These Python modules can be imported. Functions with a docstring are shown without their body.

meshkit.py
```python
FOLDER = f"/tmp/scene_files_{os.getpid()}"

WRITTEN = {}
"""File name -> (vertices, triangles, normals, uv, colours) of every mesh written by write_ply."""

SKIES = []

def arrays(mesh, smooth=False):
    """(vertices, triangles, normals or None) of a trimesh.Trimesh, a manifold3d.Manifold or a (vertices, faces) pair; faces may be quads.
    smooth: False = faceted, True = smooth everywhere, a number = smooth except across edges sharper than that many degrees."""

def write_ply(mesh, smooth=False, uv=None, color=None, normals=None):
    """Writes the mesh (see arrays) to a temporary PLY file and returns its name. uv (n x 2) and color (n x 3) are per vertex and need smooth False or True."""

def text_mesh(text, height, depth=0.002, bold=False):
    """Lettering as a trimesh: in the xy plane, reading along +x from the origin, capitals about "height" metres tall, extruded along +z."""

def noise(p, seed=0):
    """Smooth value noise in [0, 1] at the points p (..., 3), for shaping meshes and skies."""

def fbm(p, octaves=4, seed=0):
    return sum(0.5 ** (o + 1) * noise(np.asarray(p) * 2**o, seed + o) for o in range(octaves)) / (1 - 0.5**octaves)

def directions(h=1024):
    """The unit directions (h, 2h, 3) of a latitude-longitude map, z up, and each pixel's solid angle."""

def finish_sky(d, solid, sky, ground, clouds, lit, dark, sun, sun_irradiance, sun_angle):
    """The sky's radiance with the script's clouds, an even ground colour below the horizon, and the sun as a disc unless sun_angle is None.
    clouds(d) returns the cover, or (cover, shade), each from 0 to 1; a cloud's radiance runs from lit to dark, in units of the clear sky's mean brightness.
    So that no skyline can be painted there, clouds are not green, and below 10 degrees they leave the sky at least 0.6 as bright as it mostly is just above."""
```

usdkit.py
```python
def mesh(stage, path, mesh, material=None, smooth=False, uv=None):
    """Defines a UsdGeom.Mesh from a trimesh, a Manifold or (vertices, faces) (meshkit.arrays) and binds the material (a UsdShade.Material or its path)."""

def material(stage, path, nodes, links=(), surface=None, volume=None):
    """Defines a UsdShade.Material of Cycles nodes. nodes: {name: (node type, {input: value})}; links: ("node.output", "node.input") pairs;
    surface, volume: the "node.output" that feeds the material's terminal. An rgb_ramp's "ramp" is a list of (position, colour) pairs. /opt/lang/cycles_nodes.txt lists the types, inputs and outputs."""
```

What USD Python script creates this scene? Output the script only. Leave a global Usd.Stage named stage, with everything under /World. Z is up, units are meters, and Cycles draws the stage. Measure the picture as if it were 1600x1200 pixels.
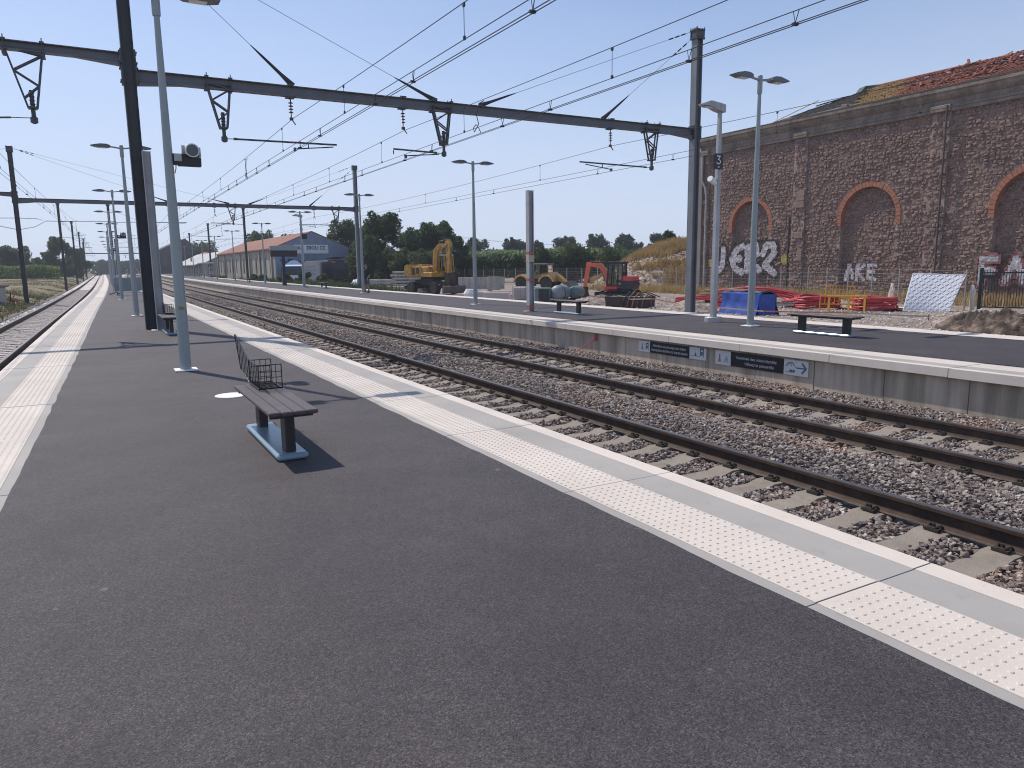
import math, random
import numpy as np
import trimesh, manifold3d as m3
import shapely.geometry as sg
from shapely import affinity, union_all
import usdkit, meshkit
from pxr import Usd, UsdGeom, UsdLux, UsdShade, Gf, Sdf, Vt

rng = np.random.default_rng(7)
random.seed(7)
PI = math.pi
stage = Usd.Stage.CreateInMemory()
UsdGeom.SetStageUpAxis(stage, UsdGeom.Tokens.z)
UsdGeom.SetStageMetersPerUnit(stage, 1.0)
UsdGeom.Xform.Define(stage, '/World')
UsdGeom.Scope.Define(stage, '/World/Looks')

# ---------------------------------------------------------------- camera, sky, sun
EYE = 1.65
YAW, PITCH, ROLL = math.radians(29.3397), math.radians(9.2208), 0.0117
c, s = math.cos(PITCH), math.sin(PITCH)
fwd = np.array([math.sin(YAW) * c, math.cos(YAW) * c, -s])
r0 = np.array([math.cos(YAW), -math.sin(YAW), 0.0])
u0 = np.cross(r0, fwd)
right = r0 * math.cos(ROLL) - u0 * math.sin(ROLL)
up = r0 * math.sin(ROLL) + u0 * math.cos(ROLL)
cam = UsdGeom.Camera.Define(stage, '/World/camera')
cam.AddTransformOp().Set(Gf.Matrix4d(*right, 0, *up, 0, *(-fwd), 0, 0, 0, EYE, 1))
cam.CreateHorizontalApertureAttr(36.0)
cam.CreateVerticalApertureAttr(27.0)
cam.CreateFocalLengthAttr(36.0 * 1150 / 1600)
cam.CreateClippingRangeAttr(Gf.Vec2f(0.05, 6000))
cam.CreateExposureAttr(0.0)

SUN_EL = math.radians(53.0)
SUN_H = np.array([-0.345, 0.9386])
SUN = np.array([SUN_H[0] * math.cos(SUN_EL), SUN_H[1] * math.cos(SUN_EL), math.sin(SUN_EL)])
dome = UsdLux.DomeLight.Define(stage, '/World/sky')
dome.GetPrim().SetCustomDataByKey('kind', 'structure')
dome.GetPrim().SetCustomDataByKey('label', 'pale blue summer sky with a milky horizon')
sky = usdkit.material(stage, '/World/Looks/sky', {
    'sky': ('sky_texture', {'sky_type': 'single_scattering', 'sun_disc': False, 'sun_elevation': SUN_EL,
                            'sun_rotation': math.atan2(SUN_H[0], SUN_H[1]), 'air_density': 0.8, 'aerosol_density': 0.6, 'ozone_density': 4.5, 'altitude': 20}),
    'tc': ('texture_coordinate', {}), 'xyz': ('separate_xyz', {}),
    'el': ('map_range', {'range_type': 'smoothstep', 'from_min': 0.0, 'from_max': 0.42, 'to_min': 0.92, 'to_max': 0.17, 'clamp': True}),
    'mp': ('mapping', {'scale': (1.0, 1.0, 3.0)}), 'nz': ('noise_texture', {'scale': 2.2, 'detail': 5, 'roughness': 0.55}),
    'vn': ('map_range', {'from_min': 0.3, 'from_max': 0.75, 'to_min': -0.06, 'to_max': 0.10}), 'ad': ('math', {'math_type': 'add', 'use_clamp': True}),
    'mix': ('mix_color', {'blend_type': 'mix', 'b': (4.2, 4.7, 5.85)}),
    'bg': ('background_shader', {'strength': 0.15})},
    [('tc.generated', 'xyz.vector'), ('xyz.z', 'el.value'), ('tc.generated', 'mp.vector'), ('mp.vector', 'nz.vector'), ('nz.fac', 'vn.value'),
     ('el.result', 'ad.value1'), ('vn.result', 'ad.value2'), ('ad.value', 'mix.fac'), ('sky.color', 'mix.a'), ('mix.result', 'bg.color')], surface='bg.background')
UsdShade.MaterialBindingAPI.Apply(dome.GetPrim()).Bind(sky)
sun = UsdLux.DistantLight.Define(stage, '/World/sun')
sun.CreateIntensityAttr(1.0)
sun.CreateAngleAttr(0.53)
sun.CreateNormalizeAttr(True)
sun.CreateColorAttr(Gf.Vec3f(1.0, 0.93, 0.84))
zz = SUN / np.linalg.norm(SUN)
xx = np.cross([0, 0, 1.0], zz); xx /= np.linalg.norm(xx)
yy = np.cross(zz, xx)
sun.AddTransformOp().Set(Gf.Matrix4d(*xx, 0, *yy, 0, *zz, 0, 0, 0, 60, 1))
sun.GetPrim().SetCustomDataByKey('kind', 'structure')
sun.GetPrim().SetCustomDataByKey('label', 'high afternoon sun ahead to the left')

# ---------------------------------------------------------------- materials
MAT = {}
def pm(name, col, rough=0.65, var=0.15, scale=2.0, detail=4, bump=0.0, bscale=40, metal=0.0, col2=None, island=None, spec=0.5,
       streak=None, grain=None, dirt=None, coat=0.0, transl=0.0):
    """One procedural material: large-scale tone noise, optional fine grain, vertical streaks, per-piece tone, dirt and bump."""
    col = np.array(col, float)
    lo, hi = col * (1 - var), np.minimum(col * (1 + var), 0.95)
    if col2 is not None:
        hi = np.array(col2, float)
    n = {'g': ('geometry', {}), 'n1': ('noise_texture', {'scale': scale, 'detail': detail, 'roughness': 0.6}),
         'r1': ('rgb_ramp', {'ramp': [(0.3, lo), (0.7, hi)]}), 'p': ('principled_bsdf', {'roughness': rough, 'metallic': metal, 'specular_ior_level': spec, 'coat_weight': coat})}
    l = [('g.position', 'n1.vector'), ('n1.fac', 'r1.fac')]
    out = 'r1.color'
    def mul(tag, src_nodes, src_links, src_out, blend='multiply', fac=1.0):
        nonlocal out
        n.update(src_nodes); l.extend(src_links)
        n[tag] = ('mix_color', {'blend_type': blend, 'fac': fac})
        l.extend([(out, tag + '.a'), (src_out, tag + '.b')])
        out = tag + '.result'
    if grain:
        gs, amt = grain
        mul('mg', {'ng': ('noise_texture', {'scale': gs, 'detail': 2, 'roughness': 0.7}), 'rg': ('rgb_ramp', {'ramp': [(0.3, (1 - amt,) * 3), (0.7, (1 + amt,) * 3)]})},
            [('g.position', 'ng.vector'), ('ng.fac', 'rg.fac')], 'rg.color')
    if streak:
        amt, sc = streak
        mul('ms', {'mp': ('mapping', {'scale': (sc, sc, sc * 0.08)}), 'ns': ('noise_texture', {'scale': 1.0, 'detail': 5, 'roughness': 0.65}),
                   'rs': ('rgb_ramp', {'ramp': [(0.35, (1 - amt, 1 - amt, 1 - amt * 1.05)), (0.62, (1, 1, 1))]})},
            [('g.position', 'mp.vector'), ('mp.vector', 'ns.vector'), ('ns.fac', 'rs.fac')], 'rs.color')
    if island:
        mul('mi', {'ri': ('rgb_ramp', {'ramp': island})}, [('g.random_per_island', 'ri.fac')], 'ri.color')
    if dirt:
        dcol, dsc, dlo, dhi = dirt
        n['nd'] = ('noise_texture', {'scale': dsc, 'detail': 6, 'roughness': 0.7}); l.append(('g.position', 'nd.vector'))
        n['rd'] = ('map_range', {'from_min': dlo, 'from_max': dhi, 'to_min': 0.0, 'to_max': 1.0, 'clamp': True}); l.append(('nd.fac', 'rd.value'))
        n['md'] = ('mix_color', {'blend_type': 'mix', 'b': dcol})
        l.extend([('rd.result', 'md.fac'), (out, 'md.a')]); out = 'md.result'
    l.append((out, 'p.base_color'))
    if bump:
        n['nb'] = ('noise_texture', {'scale': bscale, 'detail': 3, 'roughness': 0.6}); l.append(('g.position', 'nb.vector'))
        n['b'] = ('bump', {'strength': 1.0, 'distance': bump}); l.extend([('nb.fac', 'b.height'), ('b.normal', 'p.normal')])
    surf = 'p.BSDF'
    if transl:
        n['t'] = ('translucent_bsdf', {}); l.append((out, 't.color'))
        n['mc'] = ('mix_closure', {'fac': transl}); l.extend([('p.BSDF', 'mc.closure1'), ('t.BSDF', 'mc.closure2')])
        surf = 'mc.closure'
    MAT[name] = usdkit.material(stage, '/World/Looks/' + name, n, l, surface=surf)
    return MAT[name]

W1 = [(0.0, (0.72, 0.72, 0.72)), (1.0, (1.25, 1.25, 1.25))]
# asphalt: fine stone grain, slow colour drift, sparse pale flecks
MAT['asphalt'] = usdkit.material(stage, '/World/Looks/asphalt', {
    'g': ('geometry', {}),
    'big': ('noise_texture', {'scale': 0.55, 'detail': 4, 'roughness': 0.6}),
    'rb': ('rgb_ramp', {'ramp': [(0.28, (0.048, 0.041, 0.045)), (0.5, (0.058, 0.050, 0.055)), (0.72, (0.069, 0.062, 0.064))]}),
    'v': ('voronoi_texture', {'scale': 160.0, 'feature': 'f1'}),
    'rv': ('rgb_ramp', {'ramp': [(0.0, (0.34, 0.34, 0.35)), (0.4, (0.80, 0.80, 0.80)), (0.8, (1.2, 1.17, 1.16)), (1.0, (2.0, 1.9, 1.9))]}),
    'sv': ('separate_color', {}),
    'm1': ('mix_color', {'blend_type': 'multiply', 'fac': 1.0}),
    'fl': ('noise_texture', {'scale': 7.5, 'detail': 1, 'roughness': 0.4}),
    'fr': ('map_range', {'from_min': 0.79, 'from_max': 0.82, 'to_min': 0.0, 'to_max': 0.3, 'clamp': True}),
    'mf': ('mix_color', {'blend_type': 'mix', 'b': (0.30, 0.28, 0.27)}),
    'tr': ('noise_texture', {'scale': 1.6, 'detail': 6, 'roughness': 0.75}),
    'rt': ('rgb_ramp', {'ramp': [(0.32, (0.80, 0.79, 0.82)), (0.68, (1.14, 1.13, 1.11))]}),
    'm2': ('mix_color', {'blend_type': 'multiply', 'fac': 1.0}),
    'gm': ('voronoi_texture', {'scale': 2.3, 'randomness': 1.0}), 'gr': ('map_range', {'from_min': 0.022, 'from_max': 0.030, 'to_min': 0.75, 'to_max': 0.0, 'clamp': True}),
    'mg': ('mix_color', {'blend_type': 'mix', 'b': (0.018, 0.017, 0.018)}),
    'nb': ('noise_texture', {'scale': 170.0, 'detail': 2, 'roughness': 0.6}),
    'b': ('bump', {'strength': 0.8, 'distance': 0.005}),
    'p': ('principled_bsdf', {'roughness': 0.72, 'specular_ior_level': 0.4})},
    [('g.position', 'big.vector'), ('big.fac', 'rb.fac'), ('g.position', 'v.vector'), ('v.color', 'sv.color'), ('sv.r', 'rv.fac'), ('rb.color', 'm1.a'), ('rv.color', 'm1.b'),
     ('g.position', 'tr.vector'), ('tr.fac', 'rt.fac'), ('m1.result', 'm2.a'), ('rt.color', 'm2.b'),
     ('g.position', 'fl.vector'), ('fl.fac', 'fr.value'), ('fr.result', 'mf.fac'), ('m2.result', 'mf.a'), ('g.position', 'gm.vector'), ('gm.distance', 'gr.value'), ('gr.result', 'mg.fac'), ('mf.result', 'mg.a'), ('mg.result', 'p.base_color'),
     ('g.position', 'nb.vector'), ('nb.fac', 'b.height'), ('b.normal', 'p.normal')], surface='p.BSDF')
pm('slab_grey', (0.345, 0.325, 0.305), 0.8, 0.10, 0.9, grain=(220, 0.07), dirt=((0.24, 0.225, 0.21), 7.0, 0.60, 0.85), bump=0.0006, bscale=200)
pm('slab_cream', (0.60, 0.535, 0.475), 0.8, 0.09, 0.9, grain=(180, 0.07), dirt=((0.36, 0.32, 0.28), 9.0, 0.60, 0.86), bump=0.0006, bscale=180)
pm('slab_border', (0.48, 0.45, 0.425), 0.85, 0.10, 2.0, grain=(120, 0.14))
pm('panel_concrete', (0.70, 0.60, 0.49), 0.85, 0.12, 0.8, streak=(0.48, 3.2), island=[(0, (0.74, 0.73, 0.72)), (1, (1.12, 1.1, 1.08))], dirt=((0.27, 0.22, 0.17), 1.1, 0.58, 0.85), grain=(90, 0.08), bump=0.003, bscale=14)
pm('panel_joint', (0.06, 0.055, 0.05), 0.9)
pm('sleeper_pale', (0.52, 0.48, 0.45), 0.85, 0.14, 3.0, island=[(0, (0.82, 0.8, 0.78)), (1, (1.15, 1.14, 1.12))], grain=(40, 0.15))
pm('sleeper_concrete', (0.30, 0.262, 0.225), 0.85, 0.14, 3.0, island=[(0, (0.82, 0.8, 0.78)), (1, (1.15, 1.14, 1.12))], grain=(70, 0.12), dirt=((0.14, 0.10, 0.075), 4, 0.52, 0.8), bump=0.002, bscale=60)
pm('rail_side', (0.040, 0.027, 0.020), 0.75, 0.35, 6.0, col2=(0.08, 0.046, 0.030), bump=0.001, bscale=90)
pm('rail_foot', (0.22, 0.165, 0.12), 0.85, 0.25, 5.0, col2=(0.30, 0.25, 0.20), grain=(60, 0.15))
pm('rail_top', (0.17, 0.155, 0.155), 0.38, 0.12, 8.0, metal=0.8)
pm('rail_clip', (0.035, 0.027, 0.022), 0.7, 0.3, 20)
stones = [(0.0, (0.14, 0.112, 0.104)), (0.3, (0.20, 0.167, 0.152)), (0.6, (0.265, 0.225, 0.203)), (0.85, (0.36, 0.32, 0.288)), (1.0, (0.47, 0.43, 0.39))]
def stone_mat(name, ramp, key='object_info'):
    sock = 'random' if key == 'object_info' else 'random_per_island'
    MAT[name] = usdkit.material(stage, '/World/Looks/' + name, {
        'o': (key, {}), 'g': ('geometry', {}), 'r': ('rgb_ramp', {'ramp': ramp}),
        'n': ('noise_texture', {'scale': 45, 'detail': 3}), 'rn': ('rgb_ramp', {'ramp': [(0.3, (0.8, 0.78, 0.77)), (0.7, (1.2, 1.2, 1.2))]}), 'm': ('mix_color', {'blend_type': 'multiply', 'fac': 1.0}),
        'n2': ('noise_texture', {'scale': 0.9, 'detail': 4}), 'r2': ('rgb_ramp', {'ramp': [(0.38, (0.86, 0.82, 0.80)), (0.55, (1, 1, 1)), (0.68, (1.18, 0.98, 0.84))]}), 'm2': ('mix_color', {'blend_type': 'multiply', 'fac': 1.0}),
        'b': ('bump', {'strength': 0.6, 'distance': 0.006}), 'p': ('principled_bsdf', {'roughness': 0.9, 'specular_ior_level': 0.25})},
        [('o.' + sock, 'r.fac'), ('g.position', 'n.vector'), ('n.fac', 'rn.fac'), ('r.color', 'm.a'), ('rn.color', 'm.b'), ('g.position', 'n2.vector'), ('n2.fac', 'r2.fac'),
         ('m.result', 'm2.a'), ('r2.color', 'm2.b'), ('m2.result', 'p.base_color'), ('n.fac', 'b.height'), ('b.normal', 'p.normal')], surface='p.BSDF')
stone_mat('ballast', stones)
stone_mat('ballast_pale', [(t, tuple(min(0.65, x * 1.5 + 0.19) for x in c_)) for t, c_ in stones])
def speckle(name, ramp, scale, bump=0.02, big=None):
    MAT[name] = usdkit.material(stage, '/World/Looks/' + name, {
        'g': ('geometry', {}), 'v': ('voronoi_texture', {'scale': scale}), 'sv': ('separate_color', {}), 'r': ('rgb_ramp', {'ramp': ramp}),
        'n2': ('noise_texture', {'scale': 0.35, 'detail': 5, 'roughness': 0.65}), 'r2': ('rgb_ramp', {'ramp': big or [(0.35, (0.8, 0.78, 0.76)), (0.65, (1.15, 1.13, 1.1))]}), 'm': ('mix_color', {'blend_type': 'multiply', 'fac': 1.0}),
        'b': ('bump', {'strength': 0.8, 'distance': bump}), 'p': ('principled_bsdf', {'roughness': 0.92, 'specular_ior_level': 0.2})},
        [('g.position', 'v.vector'), ('v.color', 'sv.color'), ('sv.r', 'r.fac'), ('g.position', 'n2.vector'), ('n2.fac', 'r2.fac'), ('r.color', 'm.a'), ('r2.color', 'm.b'), ('m.result', 'p.base_color'),
         ('v.distance', 'b.height'), ('b.normal', 'p.normal')], surface='p.BSDF')
stone_mat('mound_stone', [(0, (0.15, 0.115, 0.09)), (0.6, (0.30, 0.24, 0.19)), (1, (0.50, 0.43, 0.36))])
speckle('track_bed', stones, 17, 0.02)
speckle('bed_pale', [(t, tuple(x * 1.2 + 0.26 for x in c_)) for t, c_ in stones], 12, 0.02)
speckle('yard_gravel', [(0, (0.14, 0.115, 0.10)), (0.5, (0.25, 0.21, 0.185)), (1, (0.42, 0.37, 0.33))], 9, 0.03)
speckle('dry_field', [(0, (0.13, 0.11, 0.075)), (0.5, (0.20, 0.17, 0.115)), (1, (0.29, 0.25, 0.175))], 5, 0.04, [(0.35, (0.72, 0.80, 0.66)), (0.5, (0.95, 0.95, 0.9)), (0.68, (1.2, 1.15, 1.1))])
speckle('far_ground', [(0, (0.10, 0.10, 0.05)), (1, (0.20, 0.18, 0.11))], 1.0, 0.05)
speckle('mound_earth', [(0, (0.17, 0.13, 0.10)), (0.5, (0.27, 0.21, 0.155)), (1, (0.46, 0.39, 0.32))], 3.0, 0.12)
pm('galv_pole', (0.27, 0.30, 0.305), 0.42, 0.06, 1.5, metal=0.25, grain=(40, 0.04))
pm('galv_dull', (0.42, 0.42, 0.43), 0.5, 0.10, 2.5, metal=0.3, streak=(0.25, 6))
pm('lamp_head', (0.10, 0.12, 0.14), 0.4, 0.1, 4)
pm('lamp_white', (0.75, 0.75, 0.74), 0.45, 0.04, 4)
pm('mast_paint', (0.05, 0.053, 0.062), 0.5, 0.18, 1.5, streak=(0.25, 5), dirt=((0.075, 0.05, 0.04), 3.0, 0.64, 0.85))
pm('mast_light', (0.20, 0.21, 0.23), 0.45, 0.10, 1.5, metal=0.2, streak=(0.25, 5), dirt=((0.2, 0.13, 0.09), 3.0, 0.66, 0.85))
pm('beam_paint', (0.12, 0.125, 0.145), 0.5, 0.2, 1.2, dirt=((0.15, 0.085, 0.06), 1.6, 0.6, 0.85))
pm('dark_steel', (0.06, 0.065, 0.075), 0.55, 0.2, 6)
pm('cable', (0.035, 0.036, 0.042), 0.5, 0.2, 3, metal=0.3)
pm('insulator', (0.07, 0.04, 0.035), 0.3, 0.1, 10)
pm('black_plastic', (0.016, 0.016, 0.019), 0.45, 0.1, 5)
pm('white_plastic', (0.70, 0.70, 0.69), 0.5, 0.05, 5)
pm('bench_plank', (0.082, 0.062, 0.066), 0.55, 0.18, 4, grain=(30, 0.1), island=[(0, (0.85, 0.85, 0.85)), (1, (1.15, 1.13, 1.12))])
pm('bench_leg', (0.022, 0.015, 0.017), 0.5, 0.2, 6)
pm('bench_base', (0.27, 0.36, 0.42), 0.32, 0.08, 3, metal=0.3, dirt=((0.16, 0.16, 0.16), 9, 0.6, 0.85))
pm('wire_black', (0.012, 0.011, 0.014), 0.45, 0.1, 20)
pm('white_paint', (0.78, 0.78, 0.77), 0.7, 0.04, 6)
pm('sign_white', (0.62, 0.645, 0.66), 0.4, 0.04, 3)
pm('sign_black', (0.014, 0.013, 0.017), 0.4, 0.1, 3)
pm('sign_red', (0.50, 0.035, 0.07), 0.5, 0.05, 3)
pm('sign_grey', (0.10, 0.12, 0.15), 0.5, 0.05, 3)
pm('sticker_yellow', (0.30, 0.16, 0.03), 0.5, 0.3, 60)
pm('red_tape', (0.33, 0.13, 0.10), 0.6, 0.2, 30)
pm('tape_white', (0.44, 0.34, 0.29), 0.6, 0.1, 8)
# stone building
pm('mortar', (0.30, 0.225, 0.19), 0.95, 0.25, 1.2, grain=(8, 0.2), bump=0.02, bscale=6)
pm('rubble', (0.66, 0.465, 0.375), 0.92, 0.15, 0.5, grain=(10, 0.3), bump=0.03, bscale=9,
   island=[(0, (0.33, 0.31, 0.32)), (0.25, (0.66, 0.62, 0.60)), (0.6, (1.0, 0.96, 0.93)), (0.85, (1.25, 1.22, 1.12)), (1.0, (1.55, 1.6, 1.5))],
   dirt=((0.36, 0.26, 0.15), 0.20, 0.58, 0.80))
pm('quoin', (0.36, 0.27, 0.225), 0.9, 0.15, 2.0, grain=(10, 0.18), bump=0.012, bscale=10, island=[(0, (0.65, 0.64, 0.63)), (1, (1.3, 1.27, 1.2))])
pm('cornice', (0.27, 0.215, 0.175), 0.9, 0.25, 0.7, grain=(9, 0.2), streak=(0.4, 0.9), dirt=((0.06, 0.055, 0.055), 1.2, 0.5, 0.8), bump=0.01, bscale=8)
pm('arch_brick', (0.46, 0.19, 0.115), 0.85, 0.15, 3, island=[(0, (0.75, 0.75, 0.75)), (1, (1.2, 1.15, 1.1))])
pm('roof_tile', (0.50, 0.165, 0.09), 0.85, 0.2, 0.8, island=[(0, (0.5, 0.48, 0.47)), (0.6, (1, 1, 1)), (1, (1.3, 1.35, 1.4))], dirt=((0.24, 0.13, 0.08), 0.8, 0.60, 0.8))
pm('mossy_tile', (0.44, 0.25, 0.085), 0.9, 0.2, 1.0, island=[(0, (0.7, 0.7, 0.7)), (1, (1.2, 1.2, 1.2))], dirt=((0.32, 0.22, 0.07), 1.5, 0.5, 0.75))
pm('old_timber', (0.11, 0.095, 0.085), 0.85, 0.3, 3, island=W1)
pm('pale_timber', (0.42, 0.38, 0.34), 0.8, 0.2, 3)
pm('drain_pipe', (0.36, 0.34, 0.31), 0.6, 0.2, 3)
pm('graffiti_silver', (0.44, 0.42, 0.45), 0.7, 0.25, 5, grain=(7, 0.5), dirt=((0.24, 0.18, 0.16), 3.2, 0.50, 0.62))
pm('graffiti_black', (0.022, 0.02, 0.024), 0.7, 0.3, 5)
pm('graffiti_red', (0.24, 0.07, 0.08), 0.7, 0.3, 3, dirt=((0.2, 0.14, 0.12), 3.0, 0.48, 0.6))
pm('graffiti_yellow', (0.36, 0.30, 0.06), 0.8, 0.3, 3, grain=(6, 0.4))
# vegetation
LG = [(0, (0.45, 0.5, 0.45)), (0.5, (1, 1, 1)), (1, (1.6, 1.5, 1.3))]
pm('leaf_dark', (0.14, 0.20, 0.08), 0.6, 0.5, 0.7, island=LG, transl=0.5)
pm('leaf_olive', (0.18, 0.225, 0.105), 0.6, 0.45, 0.6, island=LG, transl=0.5)
pm('leaf_reed', (0.23, 0.35, 0.11), 0.55, 0.3, 0.5, island=LG, transl=0.45)
pm('leaf_hedge', (0.28, 0.36, 0.12), 0.6, 0.35, 0.4, island=LG, transl=0.5)
pm('leaf_far', (0.126, 0.158, 0.104), 0.7, 0.3, 0.3, island=LG, transl=0.5)
pm('bark', (0.11, 0.085, 0.065), 0.9, 0.3, 4)
pm('straw', (0.70, 0.51, 0.27), 0.8, 0.25, 0.7, island=[(0, (0.6, 0.58, 0.5)), (1, (1.3, 1.28, 1.2))], transl=0.25)
pm('straw_dull', (0.33, 0.27, 0.16), 0.8, 0.25, 0.5, island=[(0, (0.6, 0.6, 0.5)), (1, (1.3, 1.28, 1.2))], transl=0.3)
pm('plaster', (0.25, 0.22, 0.20), 0.85, 0.1, 1.0, streak=(0.25, 1.5))
pm('weed', (0.15, 0.17, 0.09), 0.7, 0.3, 0.7, island=LG, transl=0.5)
# machines and yard
pm('digger_yellow', (0.55, 0.30, 0.05), 0.55, 0.18, 2, dirt=((0.18, 0.085, 0.035), 2.6, 0.50, 0.66), grain=(9, 0.25), streak=(0.35, 4))
pm('loader_orange', (0.56, 0.33, 0.13), 0.5, 0.12, 2, dirt=((0.33, 0.22, 0.13), 2, 0.56, 0.8))
pm('digger_red', (0.60, 0.05, 0.045), 0.35, 0.08, 2, coat=0.25)
pm('digger_orange', (0.70, 0.13, 0.06), 0.4, 0.1, 2, coat=0.2)
pm('machine_dark', (0.035, 0.033, 0.034), 0.6, 0.3, 4, dirt=((0.12, 0.09, 0.07), 3, 0.58, 0.8))
pm('rubber', (0.03, 0.028, 0.027), 0.85, 0.3, 5, dirt=((0.16, 0.13, 0.1), 4, 0.5, 0.8))
pm('rim_grey', (0.36, 0.34, 0.33), 0.6, 0.2, 5)
pm('steel_worn', (0.13, 0.11, 0.10), 0.5, 0.35, 3, metal=0.3)
pm('rust_steel', (0.055, 0.035, 0.032), 0.8, 0.35, 2, dirt=((0.13, 0.065, 0.04), 2, 0.55, 0.8))
pm('yard_concrete', (0.42, 0.385, 0.35), 0.85, 0.14, 1.5, grain=(12, 0.12), streak=(0.25, 2.0))
pm('pink_block', (0.50, 0.42, 0.385), 0.85, 0.12, 1.2, grain=(10, 0.1))
pm('tank_grey', (0.20, 0.225, 0.24), 0.5, 0.15, 2)
pm('tank_green', (0.12, 0.18, 0.17), 0.5, 0.15, 2)
pm('tarp_blue', (0.02, 0.06, 0.30), 0.5, 0.2, 2.5, bump=0.02, bscale=5)
pm('tarp_dark', (0.03, 0.045, 0.03), 0.6, 0.3, 3)
pm('duct_red', (0.62, 0.065, 0.075), 0.45, 0.12, 2, island=[(0, (0.7, 0.7, 0.7)), (1, (1.2, 1.3, 1.3))])
pm('plank_pale', (0.52, 0.40, 0.25), 0.8, 0.15, 2, island=[(0, (0.7, 0.68, 0.62)), (1, (1.15, 1.13, 1.1))])
pm('barrier_yellow', (0.66, 0.34, 0.03), 0.5, 0.1, 4)
pm('mattress', (0.74, 0.74, 0.77), 0.8, 0.04, 2)
pm('mattress_seam', (0.20, 0.21, 0.25), 0.8, 0.1, 3)
pm('sheet_cream', (0.60, 0.53, 0.45), 0.8, 0.1, 2, bump=0.02, bscale=4)
pm('geotextile', (0.05, 0.036, 0.028), 0.9, 0.4, 2.5, dirt=((0.26, 0.19, 0.14), 1.8, 0.50, 0.68), bump=0.05, bscale=5)
pm('fence_wire', (0.36, 0.34, 0.32), 0.5, 0.1, 4, metal=0.3)
pm('gate_green', (0.012, 0.022, 0.026), 0.45, 0.2, 3)
# town
pm('wall_slate', (0.20, 0.24, 0.31), 0.8, 0.08, 0.5, streak=(0.12, 1.0))
pm('wall_beige', (0.40, 0.36, 0.30), 0.85, 0.15, 0.6, streak=(0.3, 0.8))
pm('wall_dark', (0.045, 0.042, 0.05), 0.85, 0.25, 0.4)
pm('roof_red', (0.25, 0.10, 0.065), 0.85, 0.15, 0.3, streak=(0.2, 1.5))
pm('roof_grey', (0.42, 0.41, 0.41), 0.8, 0.12, 0.4)
pm('window_dark', (0.035, 0.035, 0.04), 0.25, 0.2, 1)
pm('window_frame', (0.30, 0.28, 0.26), 0.6, 0.1, 1)
pm('ink_navy', (0.014, 0.022, 0.06), 0.7, 0.1, 1)
pm('truck_blue', (0.34, 0.46, 0.62), 0.35, 0.08, 1)
pm('truck_white', (0.62, 0.64, 0.68), 0.4, 0.06, 1)
pm('truck_maroon', (0.03, 0.028, 0.038), 0.5, 0.2, 1)
pm('tail_red', (0.42, 0.06, 0.04), 0.4, 0.1, 2)
# person
pm('skin', (0.36, 0.21, 0.15), 0.6, 0.06, 5)
pm('shirt_navy', (0.014, 0.017, 0.026), 0.85, 0.2, 6)
pm('shorts_grey', (0.10, 0.10, 0.12), 0.85, 0.15, 6)
pm('hair_dark', (0.015, 0.012, 0.010), 0.7, 0.2, 20)
pm('shoe_dark', (0.02, 0.018, 0.02), 0.6, 0.2, 10)
MAT['glass'] = usdkit.material(stage, '/World/Looks/glass', {
    't': ('transparent_bsdf', {'color': (0.55, 0.62, 0.62)}), 'gl': ('glossy_bsdf', {'color': (0.9, 0.95, 1.0), 'roughness': 0.03}), 'f': ('fresnel', {'IOR': 1.6}), 'm': ('mix_closure', {})},
    [('f.fac', 'm.fac'), ('t.BSDF', 'm.closure1'), ('gl.BSDF', 'm.closure2')], surface='m.closure')

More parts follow.
